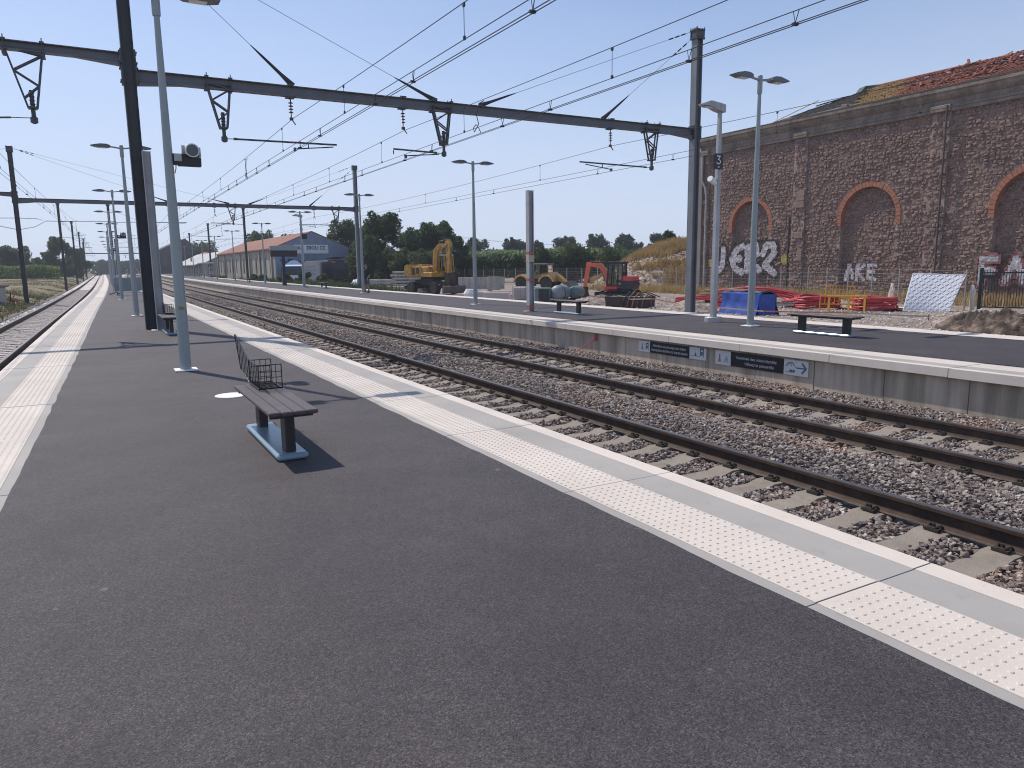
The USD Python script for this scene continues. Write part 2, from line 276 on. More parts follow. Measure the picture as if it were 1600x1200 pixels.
# ---------------------------------------------------------------- geometry helpers
def polys_of(p):
    if hasattr(p, 'geoms'): return list(p.geoms)
    return [p if hasattr(p, 'exterior') else sg.Polygon(p)]
class G:
    """Collects triangles of one mesh."""
    def __init__(self):
        self.v, self.f, self.n = [], [], 0
    def add(self, v, f, M=None):
        v = np.asarray(v, float); f = np.asarray(f, int)
        if len(f) and f.shape[1] == 4:
            f = np.vstack([f[:, [0, 1, 2]], f[:, [0, 2, 3]]])
        if M is not None:
            v = v @ M[:3, :3].T + M[:3, 3]
        self.v.append(v); self.f.append(f + self.n); self.n += len(v)
        return self
    def out(self):
        return np.vstack(self.v), np.vstack(self.f)
    def box(self, c, d, rz=0.0, M=None, ch=0.0):
        v, f = cbox(d, ch) if ch else (UB * np.array(d), UF)
        ca, sa = math.cos(rz), math.sin(rz)
        R = np.array([[ca, -sa, 0], [sa, ca, 0], [0, 0, 1.0]])
        return self.add(v @ R.T + np.array(c), f, M)
    def bar(self, a, b, w, h=None, up=(0, 0, 1.0), M=None):
        """Rectangular bar from a to b."""
        a, b = np.array(a, float), np.array(b, float)
        h = w if h is None else h
        x = b - a; L = np.linalg.norm(x); x /= L
        u = np.array(up, float)
        if abs(x @ u) > 0.98: u = np.array([1.0, 0, 0])
        y = np.cross(u, x); y /= np.linalg.norm(y); z = np.cross(x, y)
        v = (UB * np.array([L, w, h])) @ np.stack([x, y, z]) + (a + b) / 2
        return self.add(v, UF, M)
    def cyl(self, a, b, r0_, r1=None, n=10, caps=True, M=None):
        return self.tube([a, b], [r0_, r0_ if r1 is None else r1], n, caps, M)
    def tube(self, pts, r, n=6, caps=True, M=None):
        p = np.asarray(pts, float); k = len(p)
        r = np.broadcast_to(np.asarray(r, float), (k,))
        t = np.gradient(p, axis=0) if k > 2 else np.repeat((p[1] - p[0])[None], 2, 0)
        t /= np.linalg.norm(t, axis=1, keepdims=True) + 1e-12
        ref = np.array([0, 0, 1.0]) if abs(t[0, 2]) < 0.9 else np.array([1.0, 0, 0])
        a = np.cross(t, ref); ln = np.linalg.norm(a, axis=1, keepdims=True)
        a = np.where(ln > 1e-3, a / np.maximum(ln, 1e-9), a[0] / max(np.linalg.norm(a[0]), 1e-9))
        b = np.cross(t, a)
        ang = np.arange(n) * 2 * PI / n
        v = (p[:, None] + r[:, None, None] * (np.cos(ang)[None, :, None] * a[:, None] + np.sin(ang)[None, :, None] * b[:, None])).reshape(-1, 3)
        i, j = np.meshgrid(np.arange(k - 1), np.arange(n), indexing='ij')
        q = np.stack([i * n + j, (i + 1) * n + j, (i + 1) * n + (j + 1) % n, i * n + (j + 1) % n], -1).reshape(-1, 4)
        f = np.vstack([q[:, [0, 1, 2]], q[:, [0, 2, 3]]])
        if caps:
            m = len(v); v = np.vstack([v, p[:1], p[-1:]])
            j = np.arange(n)
            f = np.vstack([f, np.stack([np.full(n, m), j, (j + 1) % n], 1), np.stack([np.full(n, m + 1), (k - 1) * n + (j + 1) % n, (k - 1) * n + j], 1)])
        return self.add(v, f, M)
    def lathe(self, prof, n=14, M=None, c=(0, 0, 0)):
        """prof: (radius, z) from bottom to top."""
        prof = np.array(prof, float); k = len(prof)
        ang = np.arange(n) * 2 * PI / n
        v = np.stack([prof[:, 0:1] * np.cos(ang), prof[:, 0:1] * np.sin(ang), np.repeat(prof[:, 1:2], n, 1)], -1).reshape(-1, 3) + np.array(c)
        i, j = np.meshgrid(np.arange(k - 1), np.arange(n), indexing='ij')
        q = np.stack([i * n + j, i * n + (j + 1) % n, (i + 1) * n + (j + 1) % n, (i + 1) * n + j], -1).reshape(-1, 4)
        f = np.vstack([q[:, [0, 1, 2]], q[:, [0, 2, 3]]])
        m = len(v); v = np.vstack([v, [[c[0], c[1], c[2] + prof[0, 1]], [c[0], c[1], c[2] + prof[-1, 1]]]])
        j = np.arange(n)
        f = np.vstack([f, np.stack([np.full(n, m), (j + 1) % n, j], 1), np.stack([np.full(n, m + 1), (k - 1) * n + j, (k - 1) * n + (j + 1) % n], 1)])
        return self.add(v, f, M)
    def prism(self, poly, h0, h1, plane='xy', M=None):
        """A polygon (points or shapely) extruded; plane xy -> along z, xz -> along y, yz -> along x."""
        polys = polys_of(poly)
        for g in polys:
            if g.is_empty or g.area < 1e-9: continue
            m = trimesh.creation.extrude_polygon(g, h1 - h0, engine='earcut')
            v = np.array(m.vertices); v[:, 2] += h0
            f = np.array(m.faces)
            if plane == 'xz': v = v[:, [0, 2, 1]]; f = f[:, ::-1]
            elif plane == 'yz': v = v[:, [2, 0, 1]]
            self.add(v, f, M)
        return self
    def tm(self, m, M=None):
        return self.add(np.array(m.vertices), np.array(m.faces), M)
    def man(self, m, M=None):
        a = m.to_mesh()
        return self.add(np.array(a.vert_properties)[:, :3], np.array(a.tri_verts), M)

UB = np.array([[x, y, z] for x in (-.5, .5) for y in (-.5, .5) for z in (-.5, .5)])
UF = np.array([[0, 1, 3], [0, 3, 2], [4, 6, 7], [4, 7, 5], [0, 4, 5], [0, 5, 1], [2, 3, 7], [2, 7, 6], [0, 2, 6], [0, 6, 4], [1, 5, 7], [1, 7, 3]])
_cb = {}
def cbox(d, ch):
    key = (tuple(np.round(d, 5)), ch)
    if key not in _cb:
        x, y, z = np.array(d) / 2
        pts = [p for sx in (-1, 1) for sy in (-1, 1) for sz in (-1, 1) for p in ((sx * (x - ch), sy * (y - ch), sz * z), (sx * (x - ch), sy * y, sz * (z - ch)), (sx * x, sy * (y - ch), sz * (z - ch)))]
        h = trimesh.convex.convex_hull(np.array(pts))
        _cb[key] = (np.array(h.vertices), np.array(h.faces))
    return _cb[key]
def mat4(loc=(0, 0, 0), rz=0.0, ry=0.0, rx=0.0, sc=1.0):
    M = trimesh.transformations.euler_matrix(rx, ry, rz, 'sxyz'); M[:3, :3] = M[:3, :3] * sc; M[:3, 3] = loc
    return M
def hpoly(b, h, tf, tw):
    """H section: flanges at +-h/2 along the first axis."""
    return [(-h/2, -b/2), (-h/2+tf, -b/2), (-h/2+tf, -tw/2), (h/2-tf, -tw/2), (h/2-tf, -b/2), (h/2, -b/2), (h/2, b/2), (h/2-tf, b/2), (h/2-tf, tw/2), (-h/2+tf, tw/2), (-h/2+tf, b/2), (-h/2, b/2)]

# ---------------------------------------------------------------- scene helpers
USED = {}
def numbered(parent, name):
    k = USED.get((parent, name), 0); USED[(parent, name)] = k + 1
    return name if k == 0 else f'{name}_{k:03d}'
def meta(p, label=None, cat=None, group=None, kind=None):
    for k, v in (('label', label), ('category', cat), ('group', group), ('kind', kind)):
        if v: p.SetCustomDataByKey(k, v)
    return p
def thing(name, label, cat, loc=(0, 0, 0), rz=0.0, group=None, kind=None, sc=None):
    x = UsdGeom.Xform.Define(stage, '/World/' + numbered('/World', name))
    x.AddTranslateOp().Set(Gf.Vec3d(*map(float, loc))); x.AddRotateZOp().Set(math.degrees(rz))
    if sc is not None: x.AddScaleOp().Set(Gf.Vec3f(*sc))
    return meta(x.GetPrim(), label, cat, group, kind)
def part(parent, name, g, mat, smooth=False, label=None, kind=None):
    pp = str(parent.GetPath()) if parent is not None else '/World'
    path = pp + '/' + numbered(pp, name)
    m = usdkit.mesh(stage, path, g.out() if isinstance(g, G) else g, MAT[mat], smooth=smooth)
    return meta(m.GetPrim(), label, None, None, kind)
def single(name, g, mat, label, cat, group=None, kind=None, smooth=False):
    p = part(None, name, g, mat, smooth)
    return meta(p, label, cat, group, kind)
def dup(root, loc, rz=0.0, label=None, group=None, sc=None):
    was = root.GetCustomData()
    base = root.GetName()
    x = UsdGeom.Xform.Define(stage, '/World/' + numbered('/World', base.rstrip('0123456789').rstrip('_') if base[-3:].isdigit() else base))
    p = x.GetPrim()
    p.GetReferences().AddInternalReference(root.GetPath()); p.SetInstanceable(True)
    x.ClearXformOpOrder()
    x.AddTranslateOp().Set(Gf.Vec3d(*map(float, loc))); x.AddRotateZOp().Set(math.degrees(rz))
    if sc is not None: x.AddScaleOp().Set(Gf.Vec3f(*sc))
    return meta(p, label or was['label'], was['category'], group or was.get('group'))
def grid_mesh(xs, ys, zf):
    X, Y = np.meshgrid(xs, ys, indexing='ij'); Z = zf(X, Y)
    v = np.stack([X, Y, Z], -1).reshape(-1, 3); ny = len(ys)
    i, j = np.meshgrid(np.arange(len(xs) - 1), np.arange(ny - 1), indexing='ij')
    q = np.stack([i * ny + j, (i + 1) * ny + j, (i + 1) * ny + j + 1, i * ny + j + 1], -1).reshape(-1, 4)
    return G().add(v, q)
def fbm(x, y, z=0.0, sc=1.0, o=4, seed=0):
    return meshkit.fbm(np.stack(np.broadcast_arrays(np.asarray(x, float) * sc, np.asarray(y, float) * sc, np.asarray(z, float) * sc), -1), o, seed)

# ================================================================ THE SETTING
def B(y):
    """The line swings gently to the right beyond twenty metres."""
    return 1e-4 * np.maximum(0, np.asarray(y, float) - 20.0) ** 2
_lk = np.array([(-30, -4.5), (0, -3.5), (20, -2.92), (35, -2.55), (50, -2.17), (65, -1.9), (80, -1.72), (110, -1.62), (140, -1.82), (175, -2.35), (220, -3.4), (280, -5.4), (340, -8.0)])
from scipy.interpolate import CubicSpline
_ls = CubicSpline(_lk[:, 0], _lk[:, 1])
def CL(y): return _ls(y) + B(y)          # centre of the track on the left
def EL(y): return CL(y) + 1.60           # left edge of the island platform
GZ = -0.85                               # yard level
RT = -0.55                               # rail top

def sweep(prof, xf, ys, closed=True):
    prof = np.array(prof, float); k = len(prof); ys = np.asarray(ys, float)
    X = np.asarray(xf(ys))[:, None] + prof[None, :, 0]
    v = np.stack([X, np.repeat(ys[:, None], k, 1), np.repeat(prof[None, :, 1], len(ys), 0)], -1).reshape(-1, 3)
    i, j = np.meshgrid(np.arange(len(ys) - 1), np.arange(k if closed else k - 1), indexing='ij')
    q = np.stack([i * k + j, i * k + (j + 1) % k, (i + 1) * k + (j + 1) % k, (i + 1) * k + j], -1).reshape(-1, 4)
    return G().add(v, q)

# ground to the horizon, yard, left field, track bed
g = G().add([[-1500, -300, -1.4], [1500, -300, -1.4], [1500, 2500, -1.4], [-1500, 2500, -1.4]], [[0, 1, 2, 3]])
single('ground', g, 'far_ground', 'flat dry land stretching to the horizon', 'ground', kind='structure')
ys = np.concatenate([np.arange(-8, 60, 0.8), np.arange(60, 420, 4.0)])
xs = np.concatenate([np.arange(17.6, 60, 0.8), np.arange(60, 170, 5.0)])
def yard_z(X, Y):
    return GZ + 0.16 * (fbm(X, Y, 0, 0.35, 4, 3) - 0.5) + 0.07 * (fbm(X, Y, 1, 1.6, 3, 5) - 0.5)
single('yard_ground', grid_mesh(xs, ys, yard_z), 'yard_gravel', 'stony works yard behind the far platform', 'ground', kind='structure')
def field_z(X, Y):
    d = np.maximum(0, (CL(Y) - 2.0) - X)
    t = np.clip(d / 3.0, 0, 1); t = t * t * (3 - 2 * t)
    h = -0.86 + 0.45 * t + 0.45 * np.clip((Y - 50) / 120, 0, 1) * np.clip(d / 6, 0, 1)
    return h + 0.35 * t * (fbm(X, Y, 0, 0.12, 4, 11) - 0.5) + 0.06 * (fbm(X, Y, 0, 0.9, 3, 12) - 0.5)
ys = np.concatenate([np.arange(6, 110, 0.9), np.arange(110, 460, 5.0)])
u = np.concatenate([np.arange(0, 14, 0.5), np.arange(14, 130, 5.0)])
U_, Y_ = np.meshgrid(u, ys, indexing='ij'); X_ = CL(Y_) - 1.9 - U_
v = np.stack([X_, Y_, field_z(X_, Y_)], -1).reshape(-1, 3); ny = len(ys)
i, j = np.meshgrid(np.arange(len(u) - 1), np.arange(ny - 1), indexing='ij')
q = np.stack([i * ny + j, i * ny + j + 1, (i + 1) * ny + j + 1, (i + 1) * ny + j], -1).reshape(-1, 4)
single('field', G().add(v, q), 'dry_field', 'dry grassy field left of the curving track', 'field', kind='structure')

def bed_z(X, Y):
    Xr = X - B(Y)
    z = np.full(np.shape(Xr), -0.79)
    z = z + 0.075 * np.exp(-((Xr - 7.45) / 0.42) ** 4) + 0.06 * np.clip((Xr - 10.45) / 0.4, 0, 1)
    return z + 0.03 * (fbm(X, Y, 0, 2.2, 3, 21) - 0.5)
ys = np.concatenate([np.arange(-2, 30, 0.12), np.arange(30, 90, 0.5), np.arange(90, 300, 4.0)])
xr = np.arange(3.7, 11.75, 0.115)
XR, YY = np.meshgrid(xr, ys, indexing='ij')
XX = XR + B(YY)
v = np.stack([XX, YY, bed_z(XX, YY)], -1).reshape(-1, 3); ny = len(ys)
i, j = np.meshgrid(np.arange(len(xr) - 1), np.arange(ny - 1), indexing='ij')
q = np.stack([i * ny + j, (i + 1) * ny + j, (i + 1) * ny + j + 1, i * ny + j + 1], -1).reshape(-1, 4)
single('track_bed', G().add(v, q), 'track_bed', 'brown stone bed of the two tracks between the platforms', 'track bed', kind='structure')
ys = np.arange(4, 330, 1.5)
single('track_bed', sweep([(-1.75, -1.0), (1.6, -1.0), (1.6, -0.79), (-1.45, -0.79), (-1.75, -0.86)], CL, ys), 'bed_pale', 'pale stone bed of the curving track on the left', 'track bed', kind='structure')

# ---- platforms
def stud_rows(x0, x1, L, pitch=0.0615):
    nx = int((x1 - x0 - 0.03) / pitch) + 1; ny_ = int((L - 0.03) / pitch)
    a = x0 + (x1 - x0 - (nx - 1) * pitch) / 2 + np.arange(nx) * pitch
    b = -((ny_ - 1) * pitch) / 2 + np.arange(ny_) * pitch
    return np.array([(x, y) for x in a for y in b])
def add_studs(g, pts, z, n, hs=0.005):
    ang = np.arange(n) * 2 * PI / n
    ring = np.stack([np.cos(ang), np.sin(ang), np.zeros(n)], 1)
    v1 = np.vstack([ring * [0.0135, 0.0135, 0], ring * [0.009, 0.009, 0] + [0, 0, hs]])
    j = np.arange(n)
    f1 = np.vstack([np.stack([j, (j + 1) % n, n + (j + 1) % n], 1), np.stack([j, n + (j + 1) % n, n + j], 1), np.array([[n, n + k, n + k + 1] for k in range(1, n - 1)])])
    v = (v1[None] + np.c_[pts, np.full(len(pts), z)][:, None]).reshape(-1, 3)
    f = (f1[None] + (np.arange(len(pts)) * 2 * n)[:, None, None]).reshape(-1, 3)
    return g.add(v, f)
PITCH_S, Y0S = 2.115, 2.22
def slab_row(root, xin, sgn, ks, studs):
    """Edge slabs: xin(y) = inner edge (towards the asphalt), sgn +1 if the track lies to +x. The width is 1.02 m."""
    for k in ks:
        y0, y1 = Y0S + PITCH_S * (k - 1), Y0S + PITCH_S * k
        ym = (y0 + y1) / 2
        x0 = float(xin(ym)); a = math.atan((float(xin(y1)) - float(xin(y0))) / PITCH_S)
        M = mat4((x0, ym, 0), rz=-a)
        L = PITCH_S - 0.009
        dz = float(rng.normal(0, 0.0012))
        M[2, 3] = dz
        def bx(u0, u1, z0, z1, g, l=L):
            a0, a1 = (u0, u1) if sgn > 0 else (-u1, -u0)
            return g.box(((a0 + a1) / 2, 0, (z0 + z1) / 2), (a1 - a0, l, z1 - z0), M=M)
        s_ = part(root, 'edge_slab', bx(-0.06, 1.018, -0.14, 0, G()), 'slab_grey')
        t = bx(0.082, 0.560, 0.0002, 0.004, G(), L - 0.002)
        if k in studs:
            p0, p1 = (0.082, 0.560) if sgn > 0 else (-0.560, -0.082)
            gs = G(); add_studs(gs, stud_rows(p0, p1, L), 0.004, 8 if abs(ym) < 9 else 5, 0.005 if sgn > 0 else 0.0032)
            vv, ff = gs.out(); t.add(vv, ff, M)
        part(s_, 'tactile_strip', t, 'slab_cream')
        nz = bx(0.868, 1.022, 0.0002, 0.004, G(), L - 0.002)
        if sgn > 0 or True: bx(1.0185, 1.022, -0.135, 0.0001, nz, L - 0.002)
        part(s_, 'nosing', nz, 'slab_cream')
isl = thing('platform', 'long island platform of dark asphalt between pale edge strips', 'platform', kind='structure')
IN_R = lambda y: 2.857 + B(y)
IN_L = lambda y: EL(y) + 1.02
ys = np.concatenate([np.arange(-6, 20, 0.15), np.arange(20, 268, 1.5)])
jit = lambda y, sd: 0.017 * (fbm(0, y, 0, 2.2, 4, sd) - 0.5) * 2
t_ = np.linspace(0, 1, 30)
A0, A1 = IN_L(ys) + jit(ys, 31), IN_R(ys) + jit(ys, 32)
X_ = A0[:, None] + (A1 - A0)[:, None] * t_[None]; Y_ = np.repeat(ys[:, None], 30, 1)
edge = np.minimum(t_, 1 - t_)
Z_ = 0.006 + 0.006 * (fbm(X_, Y_, 0, 0.5, 3, 33) - 0.5) * np.clip(edge * 12, 0, 1)[None]
v = np.stack([X_, Y_, Z_], -1).reshape(-1, 3)
i, j = np.meshgrid(np.arange(len(ys) - 1), np.arange(29), indexing='ij')
q = np.stack([i * 30 + j, i * 30 + j + 1, (i + 1) * 30 + j + 1, (i + 1) * 30 + j], -1).reshape(-1, 4)
part(isl, 'asphalt_surface', G().add(v, q), 'asphalt', smooth=True)
slab_row(isl, IN_R, 1, range(-3, 116), set(range(0, 22)))
slab_row(isl, IN_L, -1, range(-3, 124), set(range(3, 24)))
yb = np.arange(-6, 268, 3.0)
part(isl, 'platform_wall', sweep([(0.66, -1.2), (0.9, -1.2), (0.9, -0.142), (0.66, -0.142)], IN_R, yb), 'panel_concrete')
part(isl, 'platform_wall', sweep([(-0.9, -1.2), (-0.66, -1.2), (-0.66, -0.142), (-0.9, -0.142)], IN_L, yb), 'panel_concrete')

sid = thing('platform', 'far side platform with a low concrete wall facing the tracks', 'platform', kind='structure')
IN_S = lambda y: 12.32 + B(y)
ys = np.concatenate([np.arange(-4, 262, 1.5)])
part(sid, 'asphalt_surface', sweep([(0, 0.006), (4.1, 0.006)], IN_S, ys, closed=False), 'asphalt')
slab_row(sid, IN_S, -1, range(-2, 118), set(range(1, 14)))
for k in range(-6, 90):
    y0 = 7.57 + 1.39 * k; x0 = 11.42 + float(B(y0 + .7))
    part(sid, 'wall_panel', G().box((x0 + 0.07 + float(rng.uniform(0, 0.010)), y0 + .695, -0.67), (0.14, 1.376, 1.056)), 'panel_concrete')
part(sid, 'wall_panel', sweep([(0, -1.2), (0.14, -1.2), (0.14, -0.142), (0, -0.142)], lambda y: 11.42 + B(y), np.arange(132.7, 262, 4.0)), 'panel_concrete')
part(sid, 'wall_backing', sweep([(0.142, -1.2), (0.3, -1.2), (0.3, -0.145), (0.142, -0.145)], lambda y: 11.42 + B(y), ys), 'panel_joint')
for k in range(-2, 54):
    y0, y1 = 0.6 + 4.8 * k, 0.6 + 4.8 * k + 4.79
    ym = (y0 + y1) / 2
    part(sid, 'back_slab', G().box((16.82 + float(B(ym)), ym, -0.5), (0.78, 4.785, 1.014), rz=-2e-4 * max(0, ym - 20)), 'slab_cream')

# ---- tracks
RAILP = [(-0.075, -0.172), (0.075, -0.172), (0.075, -0.160), (0.014, -0.145), (0.009, -0.130), (0.009, -0.050), (0.036, -0.038), (0.036, -0.006), (0.030, -0.002), (-0.030, -0.002), (-0.036, -0.006), (-0.036, -0.038), (-0.009, -0.050), (-0.009, -0.130), (-0.014, -0.145), (-0.075, -0.160)]
CLIP = G()
for sx in (1,):
    CLIP.tube([(sx * 0.045, -0.05, 0.02), (sx * 0.085, -0.05, 0.045), (sx * 0.135, -0.03, 0.03), (sx * 0.135, 0.03, 0.03), (sx * 0.085, 0.05, 0.045), (sx * 0.045, 0.05, 0.02)], 0.011, 5)
    CLIP.cyl((sx * 0.105, 0, 0), (sx * 0.105, 0, 0.062), 0.02, 0.017, 6)
    CLIP.box((sx * 0.12, 0, 0.012), (0.07, 0.13, 0.024))
clip_v, clip_f = CLIP.out()
def make_track(label, cl, half, ys, sleepers, length, top_mat, sl_mat, clips):
    t = thing('railway_track', label, 'railway track')
    for sx in (-1, 1):
        xf = lambda y, sx=sx: cl(y) + sx * half
        r_ = part(t, 'rail', sweep([(x, z + RT) for x, z in RAILP], xf, ys), 'rail_side', smooth=25)
        part(r_, 'running_surface', sweep([(-0.029, RT - 0.001), (0.029, RT - 0.001), (0.029, RT + 0.0008), (-0.029, RT + 0.0008)], xf, ys), top_mat)
        part(r_, 'rail_foot_face', sweep([(sx_ * 0.0765, RT - 0.174) for sx_ in (-1, 1)] + [(sx_ * 0.0765, RT - 0.1595) for sx_ in (1, -1)], xf, ys), 'rail_foot')
    for n_, y in enumerate(sleepers):
        x = float(cl(y)); dx, dy, dr, dzz = rng.normal(0, 0.012), rng.normal(0, 0.012), rng.normal(0, 0.008), rng.normal(0, 0.004)
        prof = [(-length / 2, -0.2), (length / 2, -0.2), (length / 2, 0.0), (length / 2 - 0.03, 0.012), (0.55, 0.012), (0.42, -0.022), (-0.42, -0.022), (-0.55, 0.012), (-length / 2 + 0.03, 0.012), (-length / 2, 0.0)]
        sl = part(t, 'sleeper', G().prism(prof, -0.13, 0.13, 'xz', M=mat4((x + dx, y + dy, RT - 0.19 + dzz), rz=dr)), sl_mat)
        if y < clips:
            for sx in (-1, 1):
                for s2 in (0, 1):
                    part(sl, 'rail_clip', G().add(clip_v, clip_f, mat4((float(cl(y)) + sx * half, y + dy, RT - 0.176), rz=s2 * PI)), 'rail_clip')
    return t
ry = np.concatenate([np.arange(-3, 20, 2.0), np.arange(20, 300, 4.0)])
make_track('near one of the two tracks between the platforms, beside the island edge', lambda y: 5.68 + B(y), 0.75, ry, 3.057 + 0.6 * np.arange(-7, 180), 2.5, 'rail_top', 'sleeper_concrete', 24)
make_track('far one of the two tracks, below the wall of the far platform', lambda y: 9.265 + B(y), 0.765, ry, 3.31 + 0.6 * np.arange(-7, 180), 2.5, 'rail_top', 'sleeper_concrete', 20)
make_track('curving track along the left side of the island platform', CL, 0.75, np.arange(6, 330, 3.0), 12 + 0.6 * np.arange(0, 150), 2.4, 'rail_top', 'sleeper_pale', 26)

# ---- ballast stones
def scatter(name, pts, sizes, mat, label, seed, kinds=9, flat=0.72):
    r = np.random.default_rng(seed)
    pi = UsdGeom.PointInstancer.Define(stage, '/World/' + numbered('/World', name))
    protos = []
    for k in range(kinds):
        p = r.normal(size=(13, 3)); p /= np.linalg.norm(p, axis=1, keepdims=True)
        p *= r.uniform(0.72, 1.0, (13, 1)) * np.array([1.0, r.uniform(0.62, 0.85), r.uniform(0.5, flat)])
        h = trimesh.convex.convex_hull(p)
        path = str(pi.GetPath()) + f'/stone_{k:03d}'
        usdkit.mesh(stage, path, (np.array(h.vertices) * 0.5, np.array(h.faces)), MAT[mat])
        protos.append(path)
    n = len(pts)
    pi.CreatePrototypesRel().SetTargets([Sdf.Path(p) for p in protos])
    pi.CreateProtoIndicesAttr(Vt.IntArray.FromNumpy(r.integers(0, kinds, n).astype(np.int32)))
    pi.CreatePositionsAttr(Vt.Vec3fArray.FromNumpy(np.asarray(pts, np.float32)))
    pi.CreateScalesAttr(Vt.Vec3fArray.FromNumpy(np.repeat(np.asarray(sizes, np.float32)[:, None], 3, 1)))
    yaw, tilt, ta = r.uniform(0, 2 * PI, n), r.normal(0, 0.45, n), r.uniform(0, 2 * PI, n)
    qw = np.cos(yaw / 2) * np.cos(tilt / 2); st = np.sin(tilt / 2)
    q = np.stack([qw, np.cos(ta) * st, np.sin(ta) * st, np.sin(yaw / 2) * np.cos(tilt / 2)], 1)
    q /= np.linalg.norm(q, axis=1, keepdims=True)
    pi.CreateOrientationsAttr(Vt.QuathArray([Gf.Quath(float(a), float(b), float(c_), float(d)) for a, b, c_, d in q]))
    return meta(pi.GetPrim(), label, 'ballast', None, 'stuff')
def ballast_pts(x0, x1, y0, y1, dens, lift):
    n = int((x1 - x0) * (y1 - y0) * dens)
    xr_, y = rng.uniform(x0, x1, n), rng.uniform(y0, y1, n)
    ok = np.ones(n, bool)
    for xc in (4.93, 6.43, 8.50, 10.03): ok &= np.abs(xr_ - xc) > 0.115
    for cx, ph, xa, xb in ((5.68, 3.057, 4.3, 6.80), (9.265, 3.31, 8.2, 10.6)):
        dy = np.abs((y - ph + 0.3) % 0.6 - 0.3)
        ins = (xr_ > xa) & (xr_ < xb) & (dy < 0.138)
        keep = rng.uniform(size=n) < (0.0 if cx < 6 else 0.10)
        ok &= ~ins | keep
    xr_, y = xr_[ok], y[ok]
    X = xr_ + B(y)
    heap = 0.03 * ((xr_ > 6.75) & (xr_ < 8.25))
    return np.stack([X, y, bed_z(X, y) + lift + heap + rng.uniform(-0.012, 0.022, len(X))], 1)
P1 = ballast_pts(5.0, 11.4, 1.2, 13, 620, 0.03)
P2 = ballast_pts(4.6, 11.4, 13, 30, 230, 0.03)
P3 = ballast_pts(4.2, 11.4, 30, 75, 45, 0.03)
pts = np.vstack([P1, P2, P3])
sz = np.concatenate([rng.uniform(0.045, 0.095, len(P1)), rng.uniform(0.06, 0.115, len(P2)), rng.uniform(0.08, 0.14, len(P3))])
scatter('ballast', pts, sz, 'ballast', 'grey and purple brown crushed stone between and beside the rails', 5)
n = 9000
y = rng.uniform(15, 85, n); off = rng.uniform(-2.6, 1.5, n)
ok = (np.abs(off - 0.75) > 0.12) & (np.abs(off + 0.75) > 0.12)
sl = (np.abs((y - 12 + 0.3) % 0.6 - 0.3) < 0.15) & (np.abs(off) < 1.25); ok &= ~sl
y, off = y[ok], off[ok]
X = CL(y) + off
scatter('ballast', np.stack([X, y, np.where(off < -1.5, field_z(X, y), -0.785) + 0.02], 1), rng.uniform(0.05, 0.12, len(X)), 'ballast_pale', 'pale crushed stone along the curving track on the left', 6)
# loose stones of the yard
n = 5200
X, y = rng.uniform(17.8, 36, n), rng.uniform(9, 50, n)
scatter('yard_stones', np.stack([X, y, yard_z(X, y) + 0.01], 1), rng.uniform(0.05, 0.2, n) ** 1.0, 'ballast_pale', 'loose pale stones strewn over the works yard', 8)

# ================================================================ OVERHEAD LINE
def hang_insulator(g_rod, x, y, z0, z1):
    """A string of discs hanging from z0 to z1."""
    L = z0 - z1
    g_rod.cyl((x, y, z0), (x, y, z1), 0.016, n=6)
    for k in range(4):
        z = z0 - L * (0.28 + 0.14 * k)
        g_rod.lathe([(0.02, -0.02), (0.075, -0.012), (0.05, 0.012), (0.02, 0.02)], 8, c=(x, y, z))
    g_rod.box((x, y, z1), (0.10, 0.05, 0.08))
    g_rod.bar((x, y, z1), (x + 0.10, y - 0.05, z1 - 0.16), 0.03)
    return g_rod
def bracket(root, x, y, ztop, zbot, w=0.62):
    g = G()
    z0, z1 = ztop - 0.15, zbot + 0.28
    L, R_ = x - w / 2, x + w / 2
    l1, r1 = x - 0.03, x + 0.16
    for dy in (-0.07, 0.07):
        g.bar((L, y + dy, z0), (l1, y + dy, z1), 0.045); g.bar((R_, y + dy, z0), (r1, y + dy, z1), 0.045)
        g.bar((L, y + dy, z0 - 0.02), (R_, y + dy, z0 - 0.02), 0.04)
    pts = []
    for k, t in enumerate((0.10, 0.38, 0.62, 0.84)):
        pts.append((L + (l1 - L) * t, z0 + (z1 - z0) * t) if k % 2 else (R_ + (r1 - R_) * t, z0 + (z1 - z0) * t))
    for (a, b) in zip([(L, z0)] + pts[:-1], pts):
        for dy in (-0.07, 0.07): g.bar((a[0], y + dy, a[1]), (b[0], y + dy, b[1]), 0.035)
    g.bar((x + 0.06, y, z1 + 0.02), (x + 0.06, y, z1 - 0.02), 0.30, 0.2)
    part(root, 'drop_bracket', g, 'dark_steel')
    h = G()
    for xx_ in (L, R_):
        h.box((xx_, y, ztop), (0.10, 0.34, 0.05)); h.box((xx_, y, ztop - 0.31), (0.10, 0.34, 0.05))
        for dy in (-0.15, 0.15): h.cyl((xx_, y + dy, ztop - 0.34), (xx_, y + dy, ztop + 0.10), 0.014, n=5)
        part(root, 'clamp', h, 'dark_steel'); h = G()
    i_ = G().cyl((x + 0.065, y, z1 + 0.42), (x + 0.065, y, zbot + 0.02), 0.05, 0.05, 8)
    for k in range(5): i_.lathe([(0.05, -0.012), (0.078, 0), (0.05, 0.012)], 8, c=(x + 0.065, y, z1 + 0.36 - 0.09 * k))
    i_.lathe([(0.03, -0.10), (0.085, -0.07), (0.085, 0.05), (0.05, 0.08)], 8, c=(x + 0.065, y, zbot))
    part(root, 'insulator', i_, 'dark_steel')
